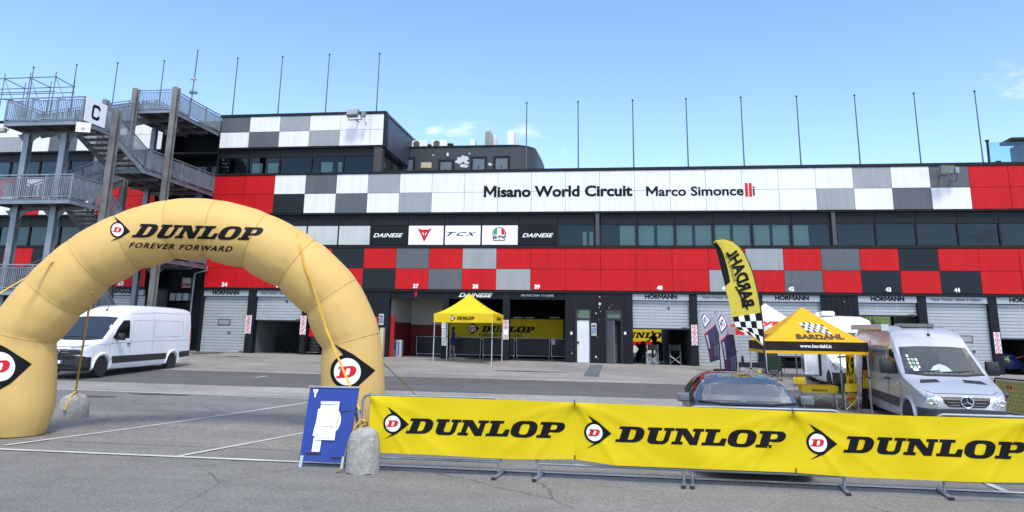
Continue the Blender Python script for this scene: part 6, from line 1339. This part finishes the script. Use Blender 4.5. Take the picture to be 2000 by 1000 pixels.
def director_chair(name, label, p, rz, seat, back, frame=ALU, s=1.0, group=None):
    t = T(name, label, 'chair', p, rz, group)
    for sx in (-1, 1):
        x = sx*.26*s
        MB().tube([(x, -.24*s, .02), (x, -.24*s, .60*s), (x, -.20*s, .64*s), (x, .20*s, .64*s), (x, .24*s, .60*s), (x, .24*s, .02)], .013, 6).build('side_frame', frame, t); MB().tube([(x, .24*s, .60*s), (x, .28*s, .98*s)], .012, 6).build('back_post', frame, t)
        MB().tube([(x, -.25*s, .02), (x, .25*s, .02)], .013, 6).build('skid', frame, t)
        MB().box(x-.025, -.2*s, .645*s, x+.025, .2*s, .67*s).build('armrest', BLACK, t)
    for y in (-.2*s, .2*s): MB().tube([(-.26*s, y, .05), (.26*s, y, .44*s)], .010, 6).build('cross_leg', frame, t); MB().tube([(.26*s, y+.02, .05), (-.26*s, y+.02, .44*s)], .010, 6).build('cross_leg', frame, t)
    MB().grid(lambda u, v: ((u-.5)*.50*s, (v-.5)*.42*s, .45*s-.03*math.sin(math.pi*u)), 6, 4).build('seat', seat, t, recalc=False)
    MB().grid(lambda u, v: ((u-.5)*.54*s, .26*s+.02*v+.03*math.sin(math.pi*u), (.70+.28*v)*s), 6, 4).build('backrest', back, t, recalc=False); return t
p = PG(1657, 803); director_chair('director_chair', 'aluminium folding chair with red seat and yellow back under the amber tent', p, R(200), FABR, YT, s=.8)
p = PG(1632, 790); director_chair('director_chair', 'folding chair with red seat pushed against the yellow table', PG(1583, 788)+Vector((0, .9, 0)), R(8), FABR, YT, s=.75)
p = PG(1468, 735); zt_ = PY(1468, 708, p.y).z-p.z
t = folding_table('camp_table', 'plain black table standing before the closed garage beside the white tent', p, 0, 1.15, .6, max(.5, zt_), BLACK, BLACK); MB().lathe([(.06, zt_), (.06, zt_+.2), (.03, zt_+.26), (.03, zt_+.3)], (-.35, 0, 0), 'z', 10).build('bottle', BRN, t, smooth=50)
GRC = M('green_canvas', (.012, .035, .022), .85)
def camp_chair(label, p, rz, s=1.0):
    t = T('camp_chair', label, 'chair', p, rz)
    for sx in (-1, 1):
        MB().tube([(sx*.27*s, -.24*s, 0), (-sx*.24*s, .24*s, .42*s)], .012, 6).build('cross_leg', BLACK, t); MB().tube([(sx*.27*s, .24*s, 0), (-sx*.24*s, -.24*s, .42*s)], .012, 6).build('cross_leg', BLACK, t)
        MB().tube([(sx*.27*s, .24*s, .0), (sx*.28*s, .30*s, .95*s)], .012, 6).build('back_post', BLACK, t); MB().tube([(sx*.28*s, -.24*s, 0), (sx*.28*s, -.24*s, .60*s)], .012, 6).build('front_post', BLACK, t); MB().box(sx*.30*s-.04, -.26*s, .6*s, sx*.30*s+.04, .26*s, .625*s).build('armrest', GRC, t)
    MB().grid(lambda u, v: ((u-.5)*.5*s, (v-.5)*.5*s, .42*s-.05*math.sin(math.pi*u)), 6, 5).build('seat', GRC, t, recalc=False); MB().grid(lambda u, v: ((u-.5)*.54*s, .25*s+.06*v+.04*math.sin(math.pi*u), (.42+.53*v)*s), 6, 6).build('backrest', GRC, t, recalc=False)
    MB().tube([(-.27*s, -.24*s, .01), (.27*s, -.24*s, .01)], .01, 5).build('stretcher', BLACK, t)
p = PG(1513, 744); camp_chair('dark green folding camp chair seen from behind near the camper', p, R(170), 1.05); camp_chair('dark folding camp chair in the shade by the half-open garage 42', PG(1528, 731)+Vector((0, 1.2, 0)), R(20), 1.0)
tag(MB().prism([(0, 0), (.32, .02), (.10, .24)], -.02, .02, 'y').tr(Matrix.Translation(PY(1473, 745, 16.5)) @ Matrix.Scale(1.0, 4)).build('yellow_pennant', YT), 'corner of a yellow pennant sticking up behind the car roof', 'pennant')
bpy.data.objects['yellow_pennant']['label'] = 'corner of a yellow pennant sticking up behind the dark car roof'
pn = bpy.data.objects['yellow_pennant']; q = PY(1473, 745, 16.5); MB().tube([(q.x+.05, q.y, q.z+.1), (q.x+.05, q.y, gz(q.x, q.y))], .012, 6).build('stick', ALU, pn)
# yellow mesh barrier on the right with a printed sheet
a, b = PG(1951, 818), PG(2052, 838); L_ = (b-a).length; rz = math.atan2(b.y-a.y, b.x-a.x)
t = barrier('sheeted_barrier', -L_/2, L_/2, 0, 'dark mesh barrier with a faded yellow printed sheet right of the silver van', None, BLACK); m_ = (a+b)/2; place(t, m_, rz)
sh = MB().grid(lambda u, v: (-L_/2+.03+(L_-.06)*u, .03+.01*math.sin(9*u), .24+.8*v), 12, 4).build('printed_sheet', MCLOTH('faded_yellow', (.50, .46, .16), .3), t, recalc=False)
for vf, mt, of in ((DISC2, WPRINT, .0), (xf2(DLET2, .8), REDP, -.003)): flat(xf2(vf, .09, .16, -L_/2+.42, .62), lambda x, z: (x, .012+of, z), 'emblem', mt, t)
for i in range(2): MB().box(-L_/2+.5+.12*i, -.02, .84, -L_/2+.58+.12*i, -.012, .93).build('reflector', REDP if i else TAIL, t)
# ================================================================ PEOPLE
SKIN = M('skin', (.42, .24, .16), .6, var=.05); HAIR = M('dark_hair', (.02, .014, .010), .6)
def person(label, p, rz, h, shirt, legs_m, shoe, hair_long=True, arm=(.2, .35), stance=.10, lean=0.0, legs_skin_below=.50, sit=False):
    """one skinned body, pose by joints; y=-1 is where the figure looks"""
    s = h/1.70; t = T('person', label, 'person', p, rz)
    J = {}; E_ = []
    def j(n, x, y, z, r, r2=None): J[n] = ((x*s, y*s, z*s), (r*s, (r2 or r)*s))
    if not sit:
        hipz, kz = .88, .47
        j('pel', 0, 0, .93, .125, .10); j('waist', 0, lean*.2, 1.06, .105, .08); j('chest', 0, lean*.7, 1.28, .135, .095); j('neck0', 0, lean, 1.42, .06); j('neck', 0, lean*1.05-.01, 1.47, .048); j('head0', 0, lean*1.1-.02, 1.53, .065, .07); j('head1', 0, lean*1.15-.03, 1.60, .078, .088); j('head2', 0, lean*1.15-.02, 1.67, .055, .065)
        for k, sg in (('l', -1), ('r', 1)):
            st = stance*sg
            j('hip'+k, .09*sg, 0, .86, .085); j('thigh'+k, .10*sg, st*.3, .68, .078); j('knee'+k, .10*sg, st*.6-.01, .47, .054); j('calf'+k, .10*sg, st*.8+.01, .33, .050); j('ank'+k, .10*sg, st, .09, .034); j('toe'+k, .11*sg, st-.13, .035, .032)
    else:
        j('pel', 0, 0, .50, .13, .11); j('waist', 0, lean*.2, .64, .11, .09); j('chest', 0, lean*.7, .86, .135, .10); j('neck0', 0, lean, 1.0, .06); j('neck', 0, lean, 1.05, .048); j('head0', 0, lean-.03, 1.11, .065); j('head1', 0, lean-.03, 1.18, .08, .09); j('head2', 0, lean-.02, 1.25, .06)
        for k, sg in (('l', -1), ('r', 1)):
            j('hip'+k, .10*sg, -.04, .49, .09); j('thigh'+k, .12*sg, -.22, .50, .08); j('knee'+k, .13*sg, -.42, .50, .058); j('calf'+k, .13*sg, -.43, .33, .052); j('ank'+k, .13*sg, -.44, .09, .035); j('toe'+k, .14*sg, -.57, .035, .032)
    ch = J['chest'][0]
    for k, sg, a in (('l', -1, arm[0]), ('r', 1, arm[1])):
        cz = ch[2]/s; cy = ch[1]/s
        j('sh'+k, .165*sg, cy, cz+.08, .058); j('el'+k, .215*sg, cy-.02-a*.15, cz-.18, .040); j('wr'+k, .19*sg, cy-.06-a*.62, cz-.36+a*.35, .027); j('ha'+k, .18*sg, cy-.08-a*.78, cz-.43+a*.40, .034, .022)
        E_ += [('chest', 'sh'+k), ('sh'+k, 'el'+k), ('el'+k, 'wr'+k), ('wr'+k, 'ha'+k), ('pel', 'hip'+k), ('hip'+k, 'thigh'+k), ('thigh'+k, 'knee'+k), ('knee'+k, 'calf'+k), ('calf'+k, 'ank'+k), ('ank'+k, 'toe'+k)]
        for f_, (dx, ln) in enumerate(((-.018, .055), (-.006, .068), (.006, .064), (.018, .05))):
            hx, hy, hz = (.18*sg+dx, cy-.10-a*.84, cz-.46+a*.42); j('f%s%d' % (k, f_), hx, hy-.02*a, hz-ln*(1-a*.5), .009); j('g%s%d' % (k, f_), hx, hy-.01-.05*a, hz-ln*1.5*(1-a*.6), .008); E_ += [('ha'+k, 'f%s%d' % (k, f_)), ('f%s%d' % (k, f_), 'g%s%d' % (k, f_))]
        j('t'+k, .16*sg-.03*sg, cy-.11-a*.80, cz-.43+a*.40, .010); E_ += [('ha'+k, 't'+k)]
    E_ += [('pel', 'waist'), ('waist', 'chest'), ('chest', 'neck0'), ('neck0', 'neck'), ('neck', 'head0'), ('head0', 'head1'), ('head1', 'head2')]
    names = list(J); me = bpy.data.meshes.new('body'); me.from_pydata([J[n][0] for n in names], [(names.index(a), names.index(b)) for a, b in E_], [])
    o = bpy.data.objects.new('tmp', me); COL.objects.link(o); m = o.modifiers.new('s', 'SKIN'); m.use_smooth_shade = True
    for i, n in enumerate(names): me.skin_vertices[0].data[i].radius = J[n][1]; me.skin_vertices[0].data[i].use_root = (n == 'pel')
    sb = o.modifiers.new('d', 'SUBSURF'); sb.levels = 2; sb.render_levels = 2
    dg = bpy.context.evaluated_depsgraph_get(); dg.update(); res = bpy.data.meshes.new_from_object(o.evaluated_get(dg)); bpy.data.objects.remove(o)
    res.materials.clear()
    for mt in (SKIN, shirt, legs_m, shoe, HAIR): res.materials.append(mt)
    topz = J['neck0'][0][2]; pz = J['pel'][0][2]
    for pg in res.polygons:
        c = pg.center; k = 0
        ax_ = abs(c.x)/s
        if c.z < .09*s: k = 3
        elif sit and c.z < pz+.05*s: k = 2
        elif c.z < pz+.10*s and not (ax_ > .15 and c.z < pz+.02*s and c.z > .6*s): k = 2 if c.z > legs_skin_below*pz*1.0 else 0
        elif c.z < topz and not (ax_ > .20 and c.z < topz-.22*s): k = 1
        elif c.z > J['head1'][0][2]+.02*s or (c.z > J['head0'][0][2] and c.y > J['head1'][0][1]+.025*s): k = 4
        pg.material_index = k; pg.use_smooth = True
    b = OB('body', res, None, t)
    hd = Vector(J['head1'][0])
    if hair_long: MB().loft([[(hd.x+r_*math.cos(q)*s, hd.y+(.035+dy+r2*math.sin(q))*s, hd.z+z*s) for q in [2*math.pi*i/12 for i in range(12)]] for r_, r2, dy, z in ((.03, .03, -.01, .125), (.085, .09, 0, .08), (.092, .085, .01, 0), (.085, .06, .035, -.1), (.07, .04, .06, -.22), (.03, .02, .07, -.30))]).build('hair', HAIR, t, smooth=60)
    MB().add([(hd.x-.014*s, hd.y-.082*s, hd.z-.035*s), (hd.x+.014*s, hd.y-.082*s, hd.z-.035*s), (hd.x, hd.y-.105*s, hd.z-.03*s), (hd.x, hd.y-.08*s, hd.z+.015*s)], [(0, 1, 2), (0, 2, 3), (1, 3, 2), (0, 3, 1)]).build('nose', SKIN, t)
    for sg in (-1, 1):
        MB().lathe([(.001, -.010*s), (.010*s, -.004*s), (.010*s, .006*s)], (hd.x+.028*s*sg, hd.y-.078*s, hd.z+.005*s), 'y', 8).build('eye', BLK, t); MB().loft([[(hd.x+sg*(.078+.012*a)*s, hd.y+(.0+.02*math.cos(q))*s, hd.z+(.0+.03*math.sin(q))*s) for q in [2*math.pi*i/8 for i in range(8)]] for a in (0, 1)]).build('ear', SKIN, t)
    MB().cbox((hd.x, hd.y-.076*s, hd.z-.055*s), (.04*s, .012*s, .008*s)).build('mouth', REDP, t); return t
def flr(X): return gz(X, FY)+.005
def at_floor(px_, py_, zf): return PZ(px_, py_, zf)
zf39 = gz((OPEN[37][0]+OPEN[39][1])/2, FY)+.006
NAVY = M('navy_shirt', (.012, .03, .16), .75); NAVY2 = M('navy_shorts', (.015, .03, .13), .75); DKCL = M('black_clothes', (.012, .012, .013), .8); WSH = M('white_shoes', (.7, .7, .7), .6)
p = at_floor(883, 697, zf39); person('woman with long dark hair in blue shirt and shorts standing inside the open garage', p, R(125), 1.72, NAVY, NAVY2, WSH, True, (.35, .55), .08, -.03, .72)
p = at_floor(857, 694, zf39); person('person in black clothes half hidden behind the garage post with notices', p, R(60), 1.76, DKCL, DKCL, DKCL, True, (.2, .3), .06, 0, .55)
p = at_floor(802, 692, zf39); person('seated person in dark clothes deep in the open garage on the left', Vector((p.x, FY+2.6, zf39)), R(40), 1.72, DKCL, NAVY2, DKCL, False, (.5, .5), .06, -.12, .3, sit=True); MB().box(-.2, -.2, 0, .2, .2, .41).build('crate_seat', BLACK, tag(OB('crate', MB().box(p.x-.28, FY+2.42, zf39, p.x+.16, FY+2.82, zf39+.40).mesh('crate', bevel=.02), BLACK), 'low black crate under the seated person in the open garage', 'crate')) if False else tag(MB().box(p.x-.2, FY+2.42, zf39, p.x+.2, FY+2.82, zf39+.385).build('crate', BLACK, bevel=.02), 'low black crate under the seated person in the open garage', 'crate')
# ================================================================ GARAGE CONTENTS
xl = OPEN[37][0]-.1; xm = fx(866, 640, FY+5)
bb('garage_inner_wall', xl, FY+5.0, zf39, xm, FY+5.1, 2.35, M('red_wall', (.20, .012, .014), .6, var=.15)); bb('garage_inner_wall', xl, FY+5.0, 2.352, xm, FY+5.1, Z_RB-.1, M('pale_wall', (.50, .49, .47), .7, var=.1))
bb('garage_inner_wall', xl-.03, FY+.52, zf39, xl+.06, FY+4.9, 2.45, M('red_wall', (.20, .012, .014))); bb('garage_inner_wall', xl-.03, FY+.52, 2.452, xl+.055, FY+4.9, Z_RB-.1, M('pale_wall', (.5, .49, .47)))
bb('red_post', fx(760, 660, FY+.6), FY+.52, zf39, fx(769, 660, FY+.6), FY+.75, fz(764, 616, FY+.6), M('red_post', (.36, .012, .014), .5))
Ybd = FY+4.2; WFR = M('white_frame', (.72, .72, .72), .5)
def board(px0, px1, yt, yb, lab):
    a, b = PY(px0, yb, Ybd), PY(px1, yt, Ybd); t = T('rolling_board', lab, 'panel', ((a.x+b.x)/2, Ybd, zf39), 0, 'black boards closing off the garages')
    z0, z1 = zf39+.12, b.z; MB().box(a.x+.04, Ybd-.012, z0+.05, b.x-.04, Ybd+.012, z1-.04).build('panel', M('board_black', (.010, .011, .013), .5), t, world=True)
    MB().tube([(a.x+.03, Ybd, z0), (a.x+.03, Ybd, z1), (b.x-.03, Ybd, z1), (b.x-.03, Ybd, z0), (a.x+.03, Ybd, z0)], .024, 6).build('frame', WFR, t, world=True)
    for x in (a.x+.06, b.x-.06): MB().lathe([(.05, x-.02), (.05, x+.02)], (0, Ybd, zf39+.052), 'x', 12).box(x-.01, Ybd-.01, zf39+.09, x+.01, Ybd+.01, z0).build('castor', WFR, t, world=True)
for px0, px1, lab in ((812, 874, 'black board in white frame left of the tent leg'), (877, 940, 'black board in white frame behind the woman in blue'), (942, 1006, 'black board in white frame behind the right tent leg'), (1008, 1074, 'black board in white frame in the middle of garage 39'), (1076, 1112, 'black board in white frame with a small notice at the right of garage 39')): board(px0, px1, 658+(px0-812)*.015, 692, lab)
p = PY(1081, 668, Ybd-.04); tag(MB().box(p.x-.12, Ybd-.05, p.z-.16, p.x+.1, Ybd-.04, p.z+.16).build('notice_sheet', PAPER), 'small white notice on the black board in garage 39', 'notice')
a, b = PY(872, 663, FY+4.9), PY(1100, 624.5, FY+4.9)
t = T('garage_banner', 'wide yellow tyre banner hanging in the shade inside garages 38 and 39', 'banner', ((a.x+b.x)/2, FY+4.9, zf39)); GBY = MCLOTH('banner_shade', (.72, .52, .01), .1, .6)
MB().grid(lambda u, v: (a.x+(b.x-a.x)*u, FY+4.9-.03*math.sin(14*u+3*v), a.z+(b.z-a.z)*v), 40, 6).build('cloth', GBY, t, world=True, recalc=False, smooth=80)
MB().beam((a.x-.1, FY+4.98, b.z+.03), (b.x+.1, FY+4.98, b.z+.03), .05, .05).beam((a.x-.1, FY+4.98, zf39), (a.x-.1, FY+4.98, b.z+.06), .05, .05).beam((b.x+.1, FY+4.98, zf39), (b.x+.1, FY+4.98, b.z+.06), .05, .05).build('stand', BLACK, t, world=True)
ftext('', 940, 649.5, 1044.5, 637, FY+4.84, BLK, t, vf=DUNLOP2); ftext('FOREVER FORWARD', 935, 658, 1020, 652, FY+4.84, BLK, t, .008, .15, sp=1.2)
c = PY(923, 641.5, FY+4.84)
for vf, mt, of in ((ARROW2, BLK, 0), (DISC2, WPRINT, -.006), (DLET2, REDP, -.012)): flat(xf2(vf, .20, .20, c.x, c.z), lambda x, z: (x, FY+4.84+of, z), 'emblem', mt, t, True)
for lb_, px_ in zip(('leftmost', 'middle', 'rightmost'), (1010, 1033, 1082)): c = PY(px_, 624, FY+5.5); tag(MB().cbox((c.x, FY+6, c.z+.12), (.6, .3, .06)).build('ceiling_lamp', WENAM, bevel=.01), 'white lamp box above the yellow banner in garage 39, %s of three' % lb_, 'lamp', 'lamp boxes in garage 39'); MB().beam((c.x, FY+6, c.z+.15), (c.x, FY+6, Z_RB-.1), .02, .02).build('hanger', BLACK, bpy.data.objects[[o.name for o in COL.objects if o.name.startswith('ceiling_lamp')][-1]])
p = at_floor(790, 694, zf39); YC_ = M('yellow_sack', (.65, .5, .02), .7); rg = random.Random(5)
tag(MB().loft([[(p.x+.2+(r_*(1+rg.uniform(-.2, .2)))*math.cos(2*math.pi*i/12), FY+1.6+(r_*.7*(1+rg.uniform(-.2, .2)))*math.sin(2*math.pi*i/12), zf39+z) for i in range(12)] for r_, z in ((.30, 0), (.32, .10), (.24, .24), (.10, .36), (.02, .40))]).build('yellow_bag', YC_, smooth=60), 'crumpled yellow bag on the floor of the open garage by the red wall', 'bag')
for i, px_ in enumerate((776, 782)):
    c = PY(px_, 690, FY+1.2); t = T('metal_case', 'grey upright case beside the yellow bag, %s one' % ('left' if i == 0 else 'right'), 'case', (c.x, FY+1.2, zf39)); MB().box(-.11, -.2, 0, .11, .2, .95).build('body', ALU, t, bevel=.02); MB().box(-.09, -.205, .1, -.03, -.2005, .85).build('stripe', BLUE, t); MB().tube([(-.05, 0, .95), (-.05, 0, 1.0), (.05, 0, 1.0), (.05, 0, .95)], .01, 5).build('handle', BLACK, t)
# notices taped to the post between 37 and 38
pb = [PY(870, y, FY+.074) for y in (634, 655, 670)]
for i, (y0, y1) in enumerate(((629, 641), (642, 660), (661, 675))):
    a, b = PY(862.5, y1, FY+.07), PY(872, y0, FY+.07); t = tag(MB().box(a.x, FY+.066, a.z, b.x, FY+.072, b.z).build('notice_sheet', PAPER), 'white paper notice on the garage post, %s of three' % ('top', 'middle', 'bottom')[i], 'notice', 'notices on the garage post')
    for k in range(3): MB().box(a.x+.04, FY+.062, b.z-.09-.07*k, b.x-.05, FY+.0655, b.z-.075-.07*k).build('text_line', M('grey_print', (.25, .25, .27), .7), t)
# prohibition strips
def prohib(cx, cy, w_, h_, lab, blank=None):
    Y = FY+.07; c = PY(cx, cy, Y); W_ = PY(cx+w_/2, cy, Y).x-PY(cx-w_/2, cy, Y).x; H_ = PY(cx, cy-h_/2, Y).z-PY(cx, cy+h_/2, Y).z
    t = T('prohibition_sign', lab, 'sign', (c.x, Y, c.z), 0, 'prohibition strips on the garage posts'); MB().box(-W_/2, -.012, -H_/2, W_/2, .005, H_/2).build('board', SW, t, bevel=.003)
    r_ = W_*.40
    for i in range(4):
        z = H_*(.375-.25*i)
        if blank == i: MB().box(-W_*.35, -.015, z-r_, W_*.35, -.0125, z+r_).build('paper_sheet', PAPER, t); continue
        flat(tri([arc(0, 0, r_, r_, 0, 345, 23), arc(0, 0, r_*.74, r_*.74, 0, 345, 23)]), lambda x, y: (x, -.016, z+y), 'red_ring', REDP, t)
        pic = [[(-.4, -.3), (.4, -.3), (.3, .1), (.1, .45), (-.2, .2)], [(-.45, -.1), (.0, .45), (.45, -.1), (.2, -.4), (-.2, -.4)], [(-.4, -.35), (.1, -.2), (.4, .35), (.1, .2), (-.3, .3)], [(-.35, -.4), (-.1, .45), (.15, .45), (.35, -.4), (.1, -.1), (-.1, -.1)]][i]
        flat(xf2(tri([pic]), r_*.95), lambda x, y: (x, -.0145, z+y), 'pictogram', BLK, t); flat(tri([[(-.62*r_, .5*r_), (-.5*r_, .62*r_), (.62*r_, -.5*r_), (.5*r_, -.62*r_)]]), lambda x, y: (x, -.018, z+y), 'red_bar', REDP, t)
prohib(485, 633.5, 11.2, 36, 'white strip with four prohibition circles between the closed garage 34 and half-open 35'); prohib(592, 635, 11, 37, 'white strip with four prohibition circles beside the arch, right of garage 35')
prohib(988, 644, 10.5, 38, 'white strip of prohibition circles with one covered by paper, between garages 38 and 39', 2); prohib(1356.3, 654.5, 11.5, 40, 'white strip with four prohibition circles between garage 40 and the purple flags'); prohib(1948.5, 669.5, 12.5, 41, 'white strip with four prohibition circles on the far right post behind the silver van')
# sockets and boxes on the walls
def sockbox(px0, px1, py0, py1, lab):
    Y = FY-.02; a, b = PY(px0, py1, Y), PY(px1, py0, Y); t = T('socket_box', lab, 'electrical box', ((a.x+b.x)/2, FY+.03, a.z)); w_, h_ = b.x-a.x, b.z-a.z
    MB().box(-w_/2, -.05, 0, w_/2, .05, h_).build('case', M('box_grey', (.42, .43, .42), .5), t, bevel=.01)
    for i, (dx, dz) in enumerate(((-.22, .30), (.22, .34), (-.22, .52), (.22, .55))): MB().box(dx*w_-w_*.16, -.09, dz*h_-h_*.07, dx*w_+w_*.16, -.051, dz*h_+h_*.07).build('socket', M('socket_blue', (.10, .22, .38), .5), t, bevel=.008)
    MB().box(-w_*.3, -.07, h_*.72, w_*.3, -.051, h_*.84).build('meter_window', BLACK, t)
sockbox(739, 749.5, 613, 635, 'grey socket box with blue outlets on the dark wall left of garage 37'); sockbox(1155, 1165, 631, 656, 'grey socket box with blue outlets between the toilet doors')
a, b = PY(730, 630, FY), PY(738, 619, FY); tag(MB().box(a.x, FY-.02, a.z, b.x, FY+.079, b.z).build('fire_call_box', REDP, bevel=.008), 'red alarm box on the dark wall left of garage 37', 'alarm box')
a, b = PY(741, 672, FY-.2), PY(750, 640, FY-.2); tag(MB().box(a.x, FY-.25, gz(a.x, FY), b.x, FY+.05, b.z).build('cabinet', M('cream_cabinet', (.5, .46, .30), .6), bevel=.01), 'cream floor cabinet beside the right leg of the arch', 'cabinet')
for px_, py_ in ((1116, 651), (1221, 651)): a = PY(px_, py_, FY+.04); tag(MB().box(a.x-.06, FY+.03, a.z-.08, a.x+.06, FY+.079, a.z+.08).build('wall_fitting', WENAM, bevel=.02), 'small white wall socket %s of the toilet doors' % ('left' if px_ < 1150 else 'right'), 'lamp')  # white boxes taken for small wall sockets, no lamps
# chairs, bikes and people in garages 35, 40, 45
zf40 = gz(OPEN[40][0]+1.5, FY)+.006; BKF = M('black_fabric', (.010, .010, .011), .85)
for i, (px_, py_, rz, lab) in enumerate(((1274, 712, 185, 'black folding chair with crossed metal legs at the front of garage 40'), (1320, 712, 170, 'black folding chair on the right side of garage 40'), (1342, 706, 160, 'black folding chair against the right wall of garage 40'))):
    p = at_floor(px_, py_, zf40); director_chair('folding_chair', lab, Vector((p.x, p.y, zf40)), R(rz), BKF, BKF, ALU, 1.05, 'chairs in garage 40')
zf35 = gz(OPEN[35][0]+1.5, FY)+.006
for i, px_ in enumerate((548, 562, 520)): p = PY(px_, 680, FY+3.0); director_chair('folding_chair', 'dark folding chair in the gloom of garage 35, %s' % ('middle one', 'right one', 'left one')[i], Vector((p.x, FY+3.0+.4*i, zf35)), R(190), BKF, BKF, BLACK, 1.0, 'chairs in garage 35')
def motorbike(label, p, rz, body_m, belly_m, cover=False, num=None, s=1.0):
    t = T('racing_motorcycle', label, 'motorcycle', p, rz)
    for y in (-.70, .70):
        w_ = MB().tube([(0, y+.245*math.cos(R(a)), .305+.245*math.sin(R(a))) for a in range(0, 361, 15)], .06, 8, False).build('wheel', RUBBER, t, smooth=60)
        MB().tube([(0, y+.19*math.cos(R(a)), .305+.19*math.sin(R(a))) for a in range(0, 361, 20)], .015, 5, False).build('rim', BLACK, w_)
        for k in range(5): q = R(72*k); MB().tube([(0, y, .305), (0, y+.19*math.cos(q), .305+.19*math.sin(q))], .013, 5).build('spoke', BLACK, w_)
    sec = lambda y, w_, z0, z1: [(x*w_, y, z0+(z1-z0)*z) for x, z in ((-.5, 0), (.5, 0), (1, .35), (.95, .7), (.5, 1), (-.5, 1), (-.95, .7), (-1, .35))]
    MB().loft([sec(-.95, .04, .72, .86), sec(-.80, .14, .58, .98), sec(-.5, .19, .28, 1.08), sec(-.2, .18, .22, .96), sec(.15, .16, .22, .80), sec(.40, .12, .30, .62)]).build('fairing', body_m, t, smooth=40); MB().loft([sec(-.38, .09, .84, .98), sec(-.15, .15, .80, 1.02), sec(.15, .12, .78, .92), sec(.25, .08, .76, .82)]).build('tank', body_m, t, smooth=40)
    MB().loft([sec(.20, .10, .74, .82), sec(.5, .12, .82, .90), sec(.85, .08, .96, 1.06), sec(.98, .03, 1.0, 1.07)]).build('tail_unit', belly_m, t, smooth=40); MB().loft([sec(-.72, .10, .94, 1.0), sec(-.58, .13, 1.0, 1.16), sec(-.48, .11, 1.05, 1.18)]).build('screen', DKGLASS, t, smooth=40)
    for x in (-.09, .09): MB().tube([(x, -.70, .305), (x, -.42, .98)], .025, 6).build('fork_leg', ALU, t); MB().tube([(x, .70, .305), (x, .15, .42)], .03, 6).build('swingarm', BLACK, t); MB().tube([(x, -.43, .95), (x*3.3, -.36, .93)], .014, 6).build('handlebar', BLACK, t)
    for x in (-.16, .16): MB().tube([(x, .62, .28), (x, .80, .0)], .014, 6).build('stand_leg', BLACK, t)
    if num:
        for sg in (-1, 1): flat(fit2(text2(num, .03), -.48, .60, -.24, .88), lambda x, z: (sg*.205, x*sg*-1-.72 if sg < 0 else x, z), 'number', M('lime_print', (.55, .75, .05), .5), t)
    return t
motorbike('dark motorcycle under a cover on the left in garage 40', Vector((PY(1252, 690, FY+2.4).x, FY+2.6, zf40)), R(12), BKF, BKF); motorbike('dark motorcycle on a stand in the middle of garage 40', Vector((PY(1290, 690, FY+2.6).x, FY+3.2, zf40)), R(-10), BKF, BKF)
p = PY(1279, 690, FY+4.4); person('person in black leaning over a motorcycle in garage 40', Vector((p.x, FY+4.4, zf40)), R(-30), 1.78, DKCL, DKCL, DKCL, False, (.6, .5), .1, -.16, .3)
zf45 = gz(OPEN[45][0]+1, FY)+.006; p = PY(1975, 715, FY+1.6); motorbike('blue and red racing motorcycle with a lime number in the garage at the right edge', Vector((p.x+.1, FY+1.7, zf45)), R(-82), M('bike_blue', (.012, .025, .12), .3, coat=.6), M('bike_red', (.5, .02, .015), .3, coat=.6), num='4')
t = T('tyre_trolley', 'stack of black tyres on a trolley in the dark garage beside the arch', 'tyres', (PY(612, 680, FY+1).x, FY+1.2, gz(-17, FY)))
MB().box(-.35, -.35, .10, .35, .35, .14).build('trolley', GALVD, t)
for x in (-.28, .28): MB().lathe([(.05, x-.02), (.05, x+.02)], (0, 0, .05), 'x', 12).build('castor', BLACK, t)
for i in range(4): MB().lathe([(.17, 0), (.30, .01), (.31, .06), (.31, .14), (.30, .19), (.17, .20)], (0, 0, .145+.203*i), 'z', 24).build('tyre', RUBBER, t, smooth=40)
MB().box(-.3, -.3, .97, .3, .3, 1.5).build('red_crate', REDP, t, bevel=.02)
# ================================================================ BEYOND THE BUILDING (seen through the open garages)
def GRASS(name):
    m = M(name, (.075, .125, .022), .9, var=.5, scale=1.2, dirt=.5, dcol=(.14, .13, .05)); return m
mb = MB(); mb.grid(lambda u, v: (-60+120*u, FY+34+30*v, .4+6.5*v**1.2+.35*math.sin(17*u+9*v)+.25*random.uniform(-1, 1)), 120, 30)
ST(mb.build('grass_bank', GRASS('bank_grass'), smooth=60, recalc=False))
mb = MB(); rg = random.Random(9)
for i in range(9000):
    x = rg.uniform(5, 30); v = rg.random(); y = FY+34+30*v; z = .4+6.5*v**1.2+.1; h = rg.uniform(.25, .7); a = rg.uniform(0, 3.14); w_ = rg.uniform(.05, .12)
    mb.add([(x-w_*math.cos(a), y-w_*math.sin(a), z-.2), (x+w_*math.cos(a), y+w_*math.sin(a), z-.2), (x+rg.uniform(-.15, .15), y, z+h)], [(0, 1, 2)])
STUFF(tag(mb.build('tall_grass', GRASS('tall_grass'), recalc=False), 'rough green grass on the bank seen through garage 43', 'grass'))
Yw = FY+24
t = T('pit_wall', 'yellow tyre banner on the pit wall seen through the opening of garage 40', 'wall', (0, Yw, .3))
MB().box(-40, Yw, .1, 40, Yw+.3, 1.0).build('wall', WENAM, t, world=True); MB().box(-40, Yw+.02, 1.002, 40, Yw+.28, 1.35).build('red_stripe', REDP, t, world=True); MB().box(-40, Yw+.04, 1.352, 40, Yw+.26, 2.35).build('banner_strip', YT, t, world=True)
for i in range(-5, 6): flat(fit2(DUNLOP2, i*6.2+.4, 1.62, i*6.2+4.8, 2.12), lambda x, z: (x, Yw+.035, z), 'lettering', BLK, t, True)
MB().box(-40, Yw+.5, 2.8, 9, Yw+.6, 3.6).build('fence_band', M('fence_grey', (.35, .36, .36), .7, var=.5, scale=2), t, world=True)
for i in range(16): x = -39+3*i; MB().box(x, Yw+.4, .1, x+.1, Yw+.5, 3.6).build('fence_post', GALVD, t, world=True)
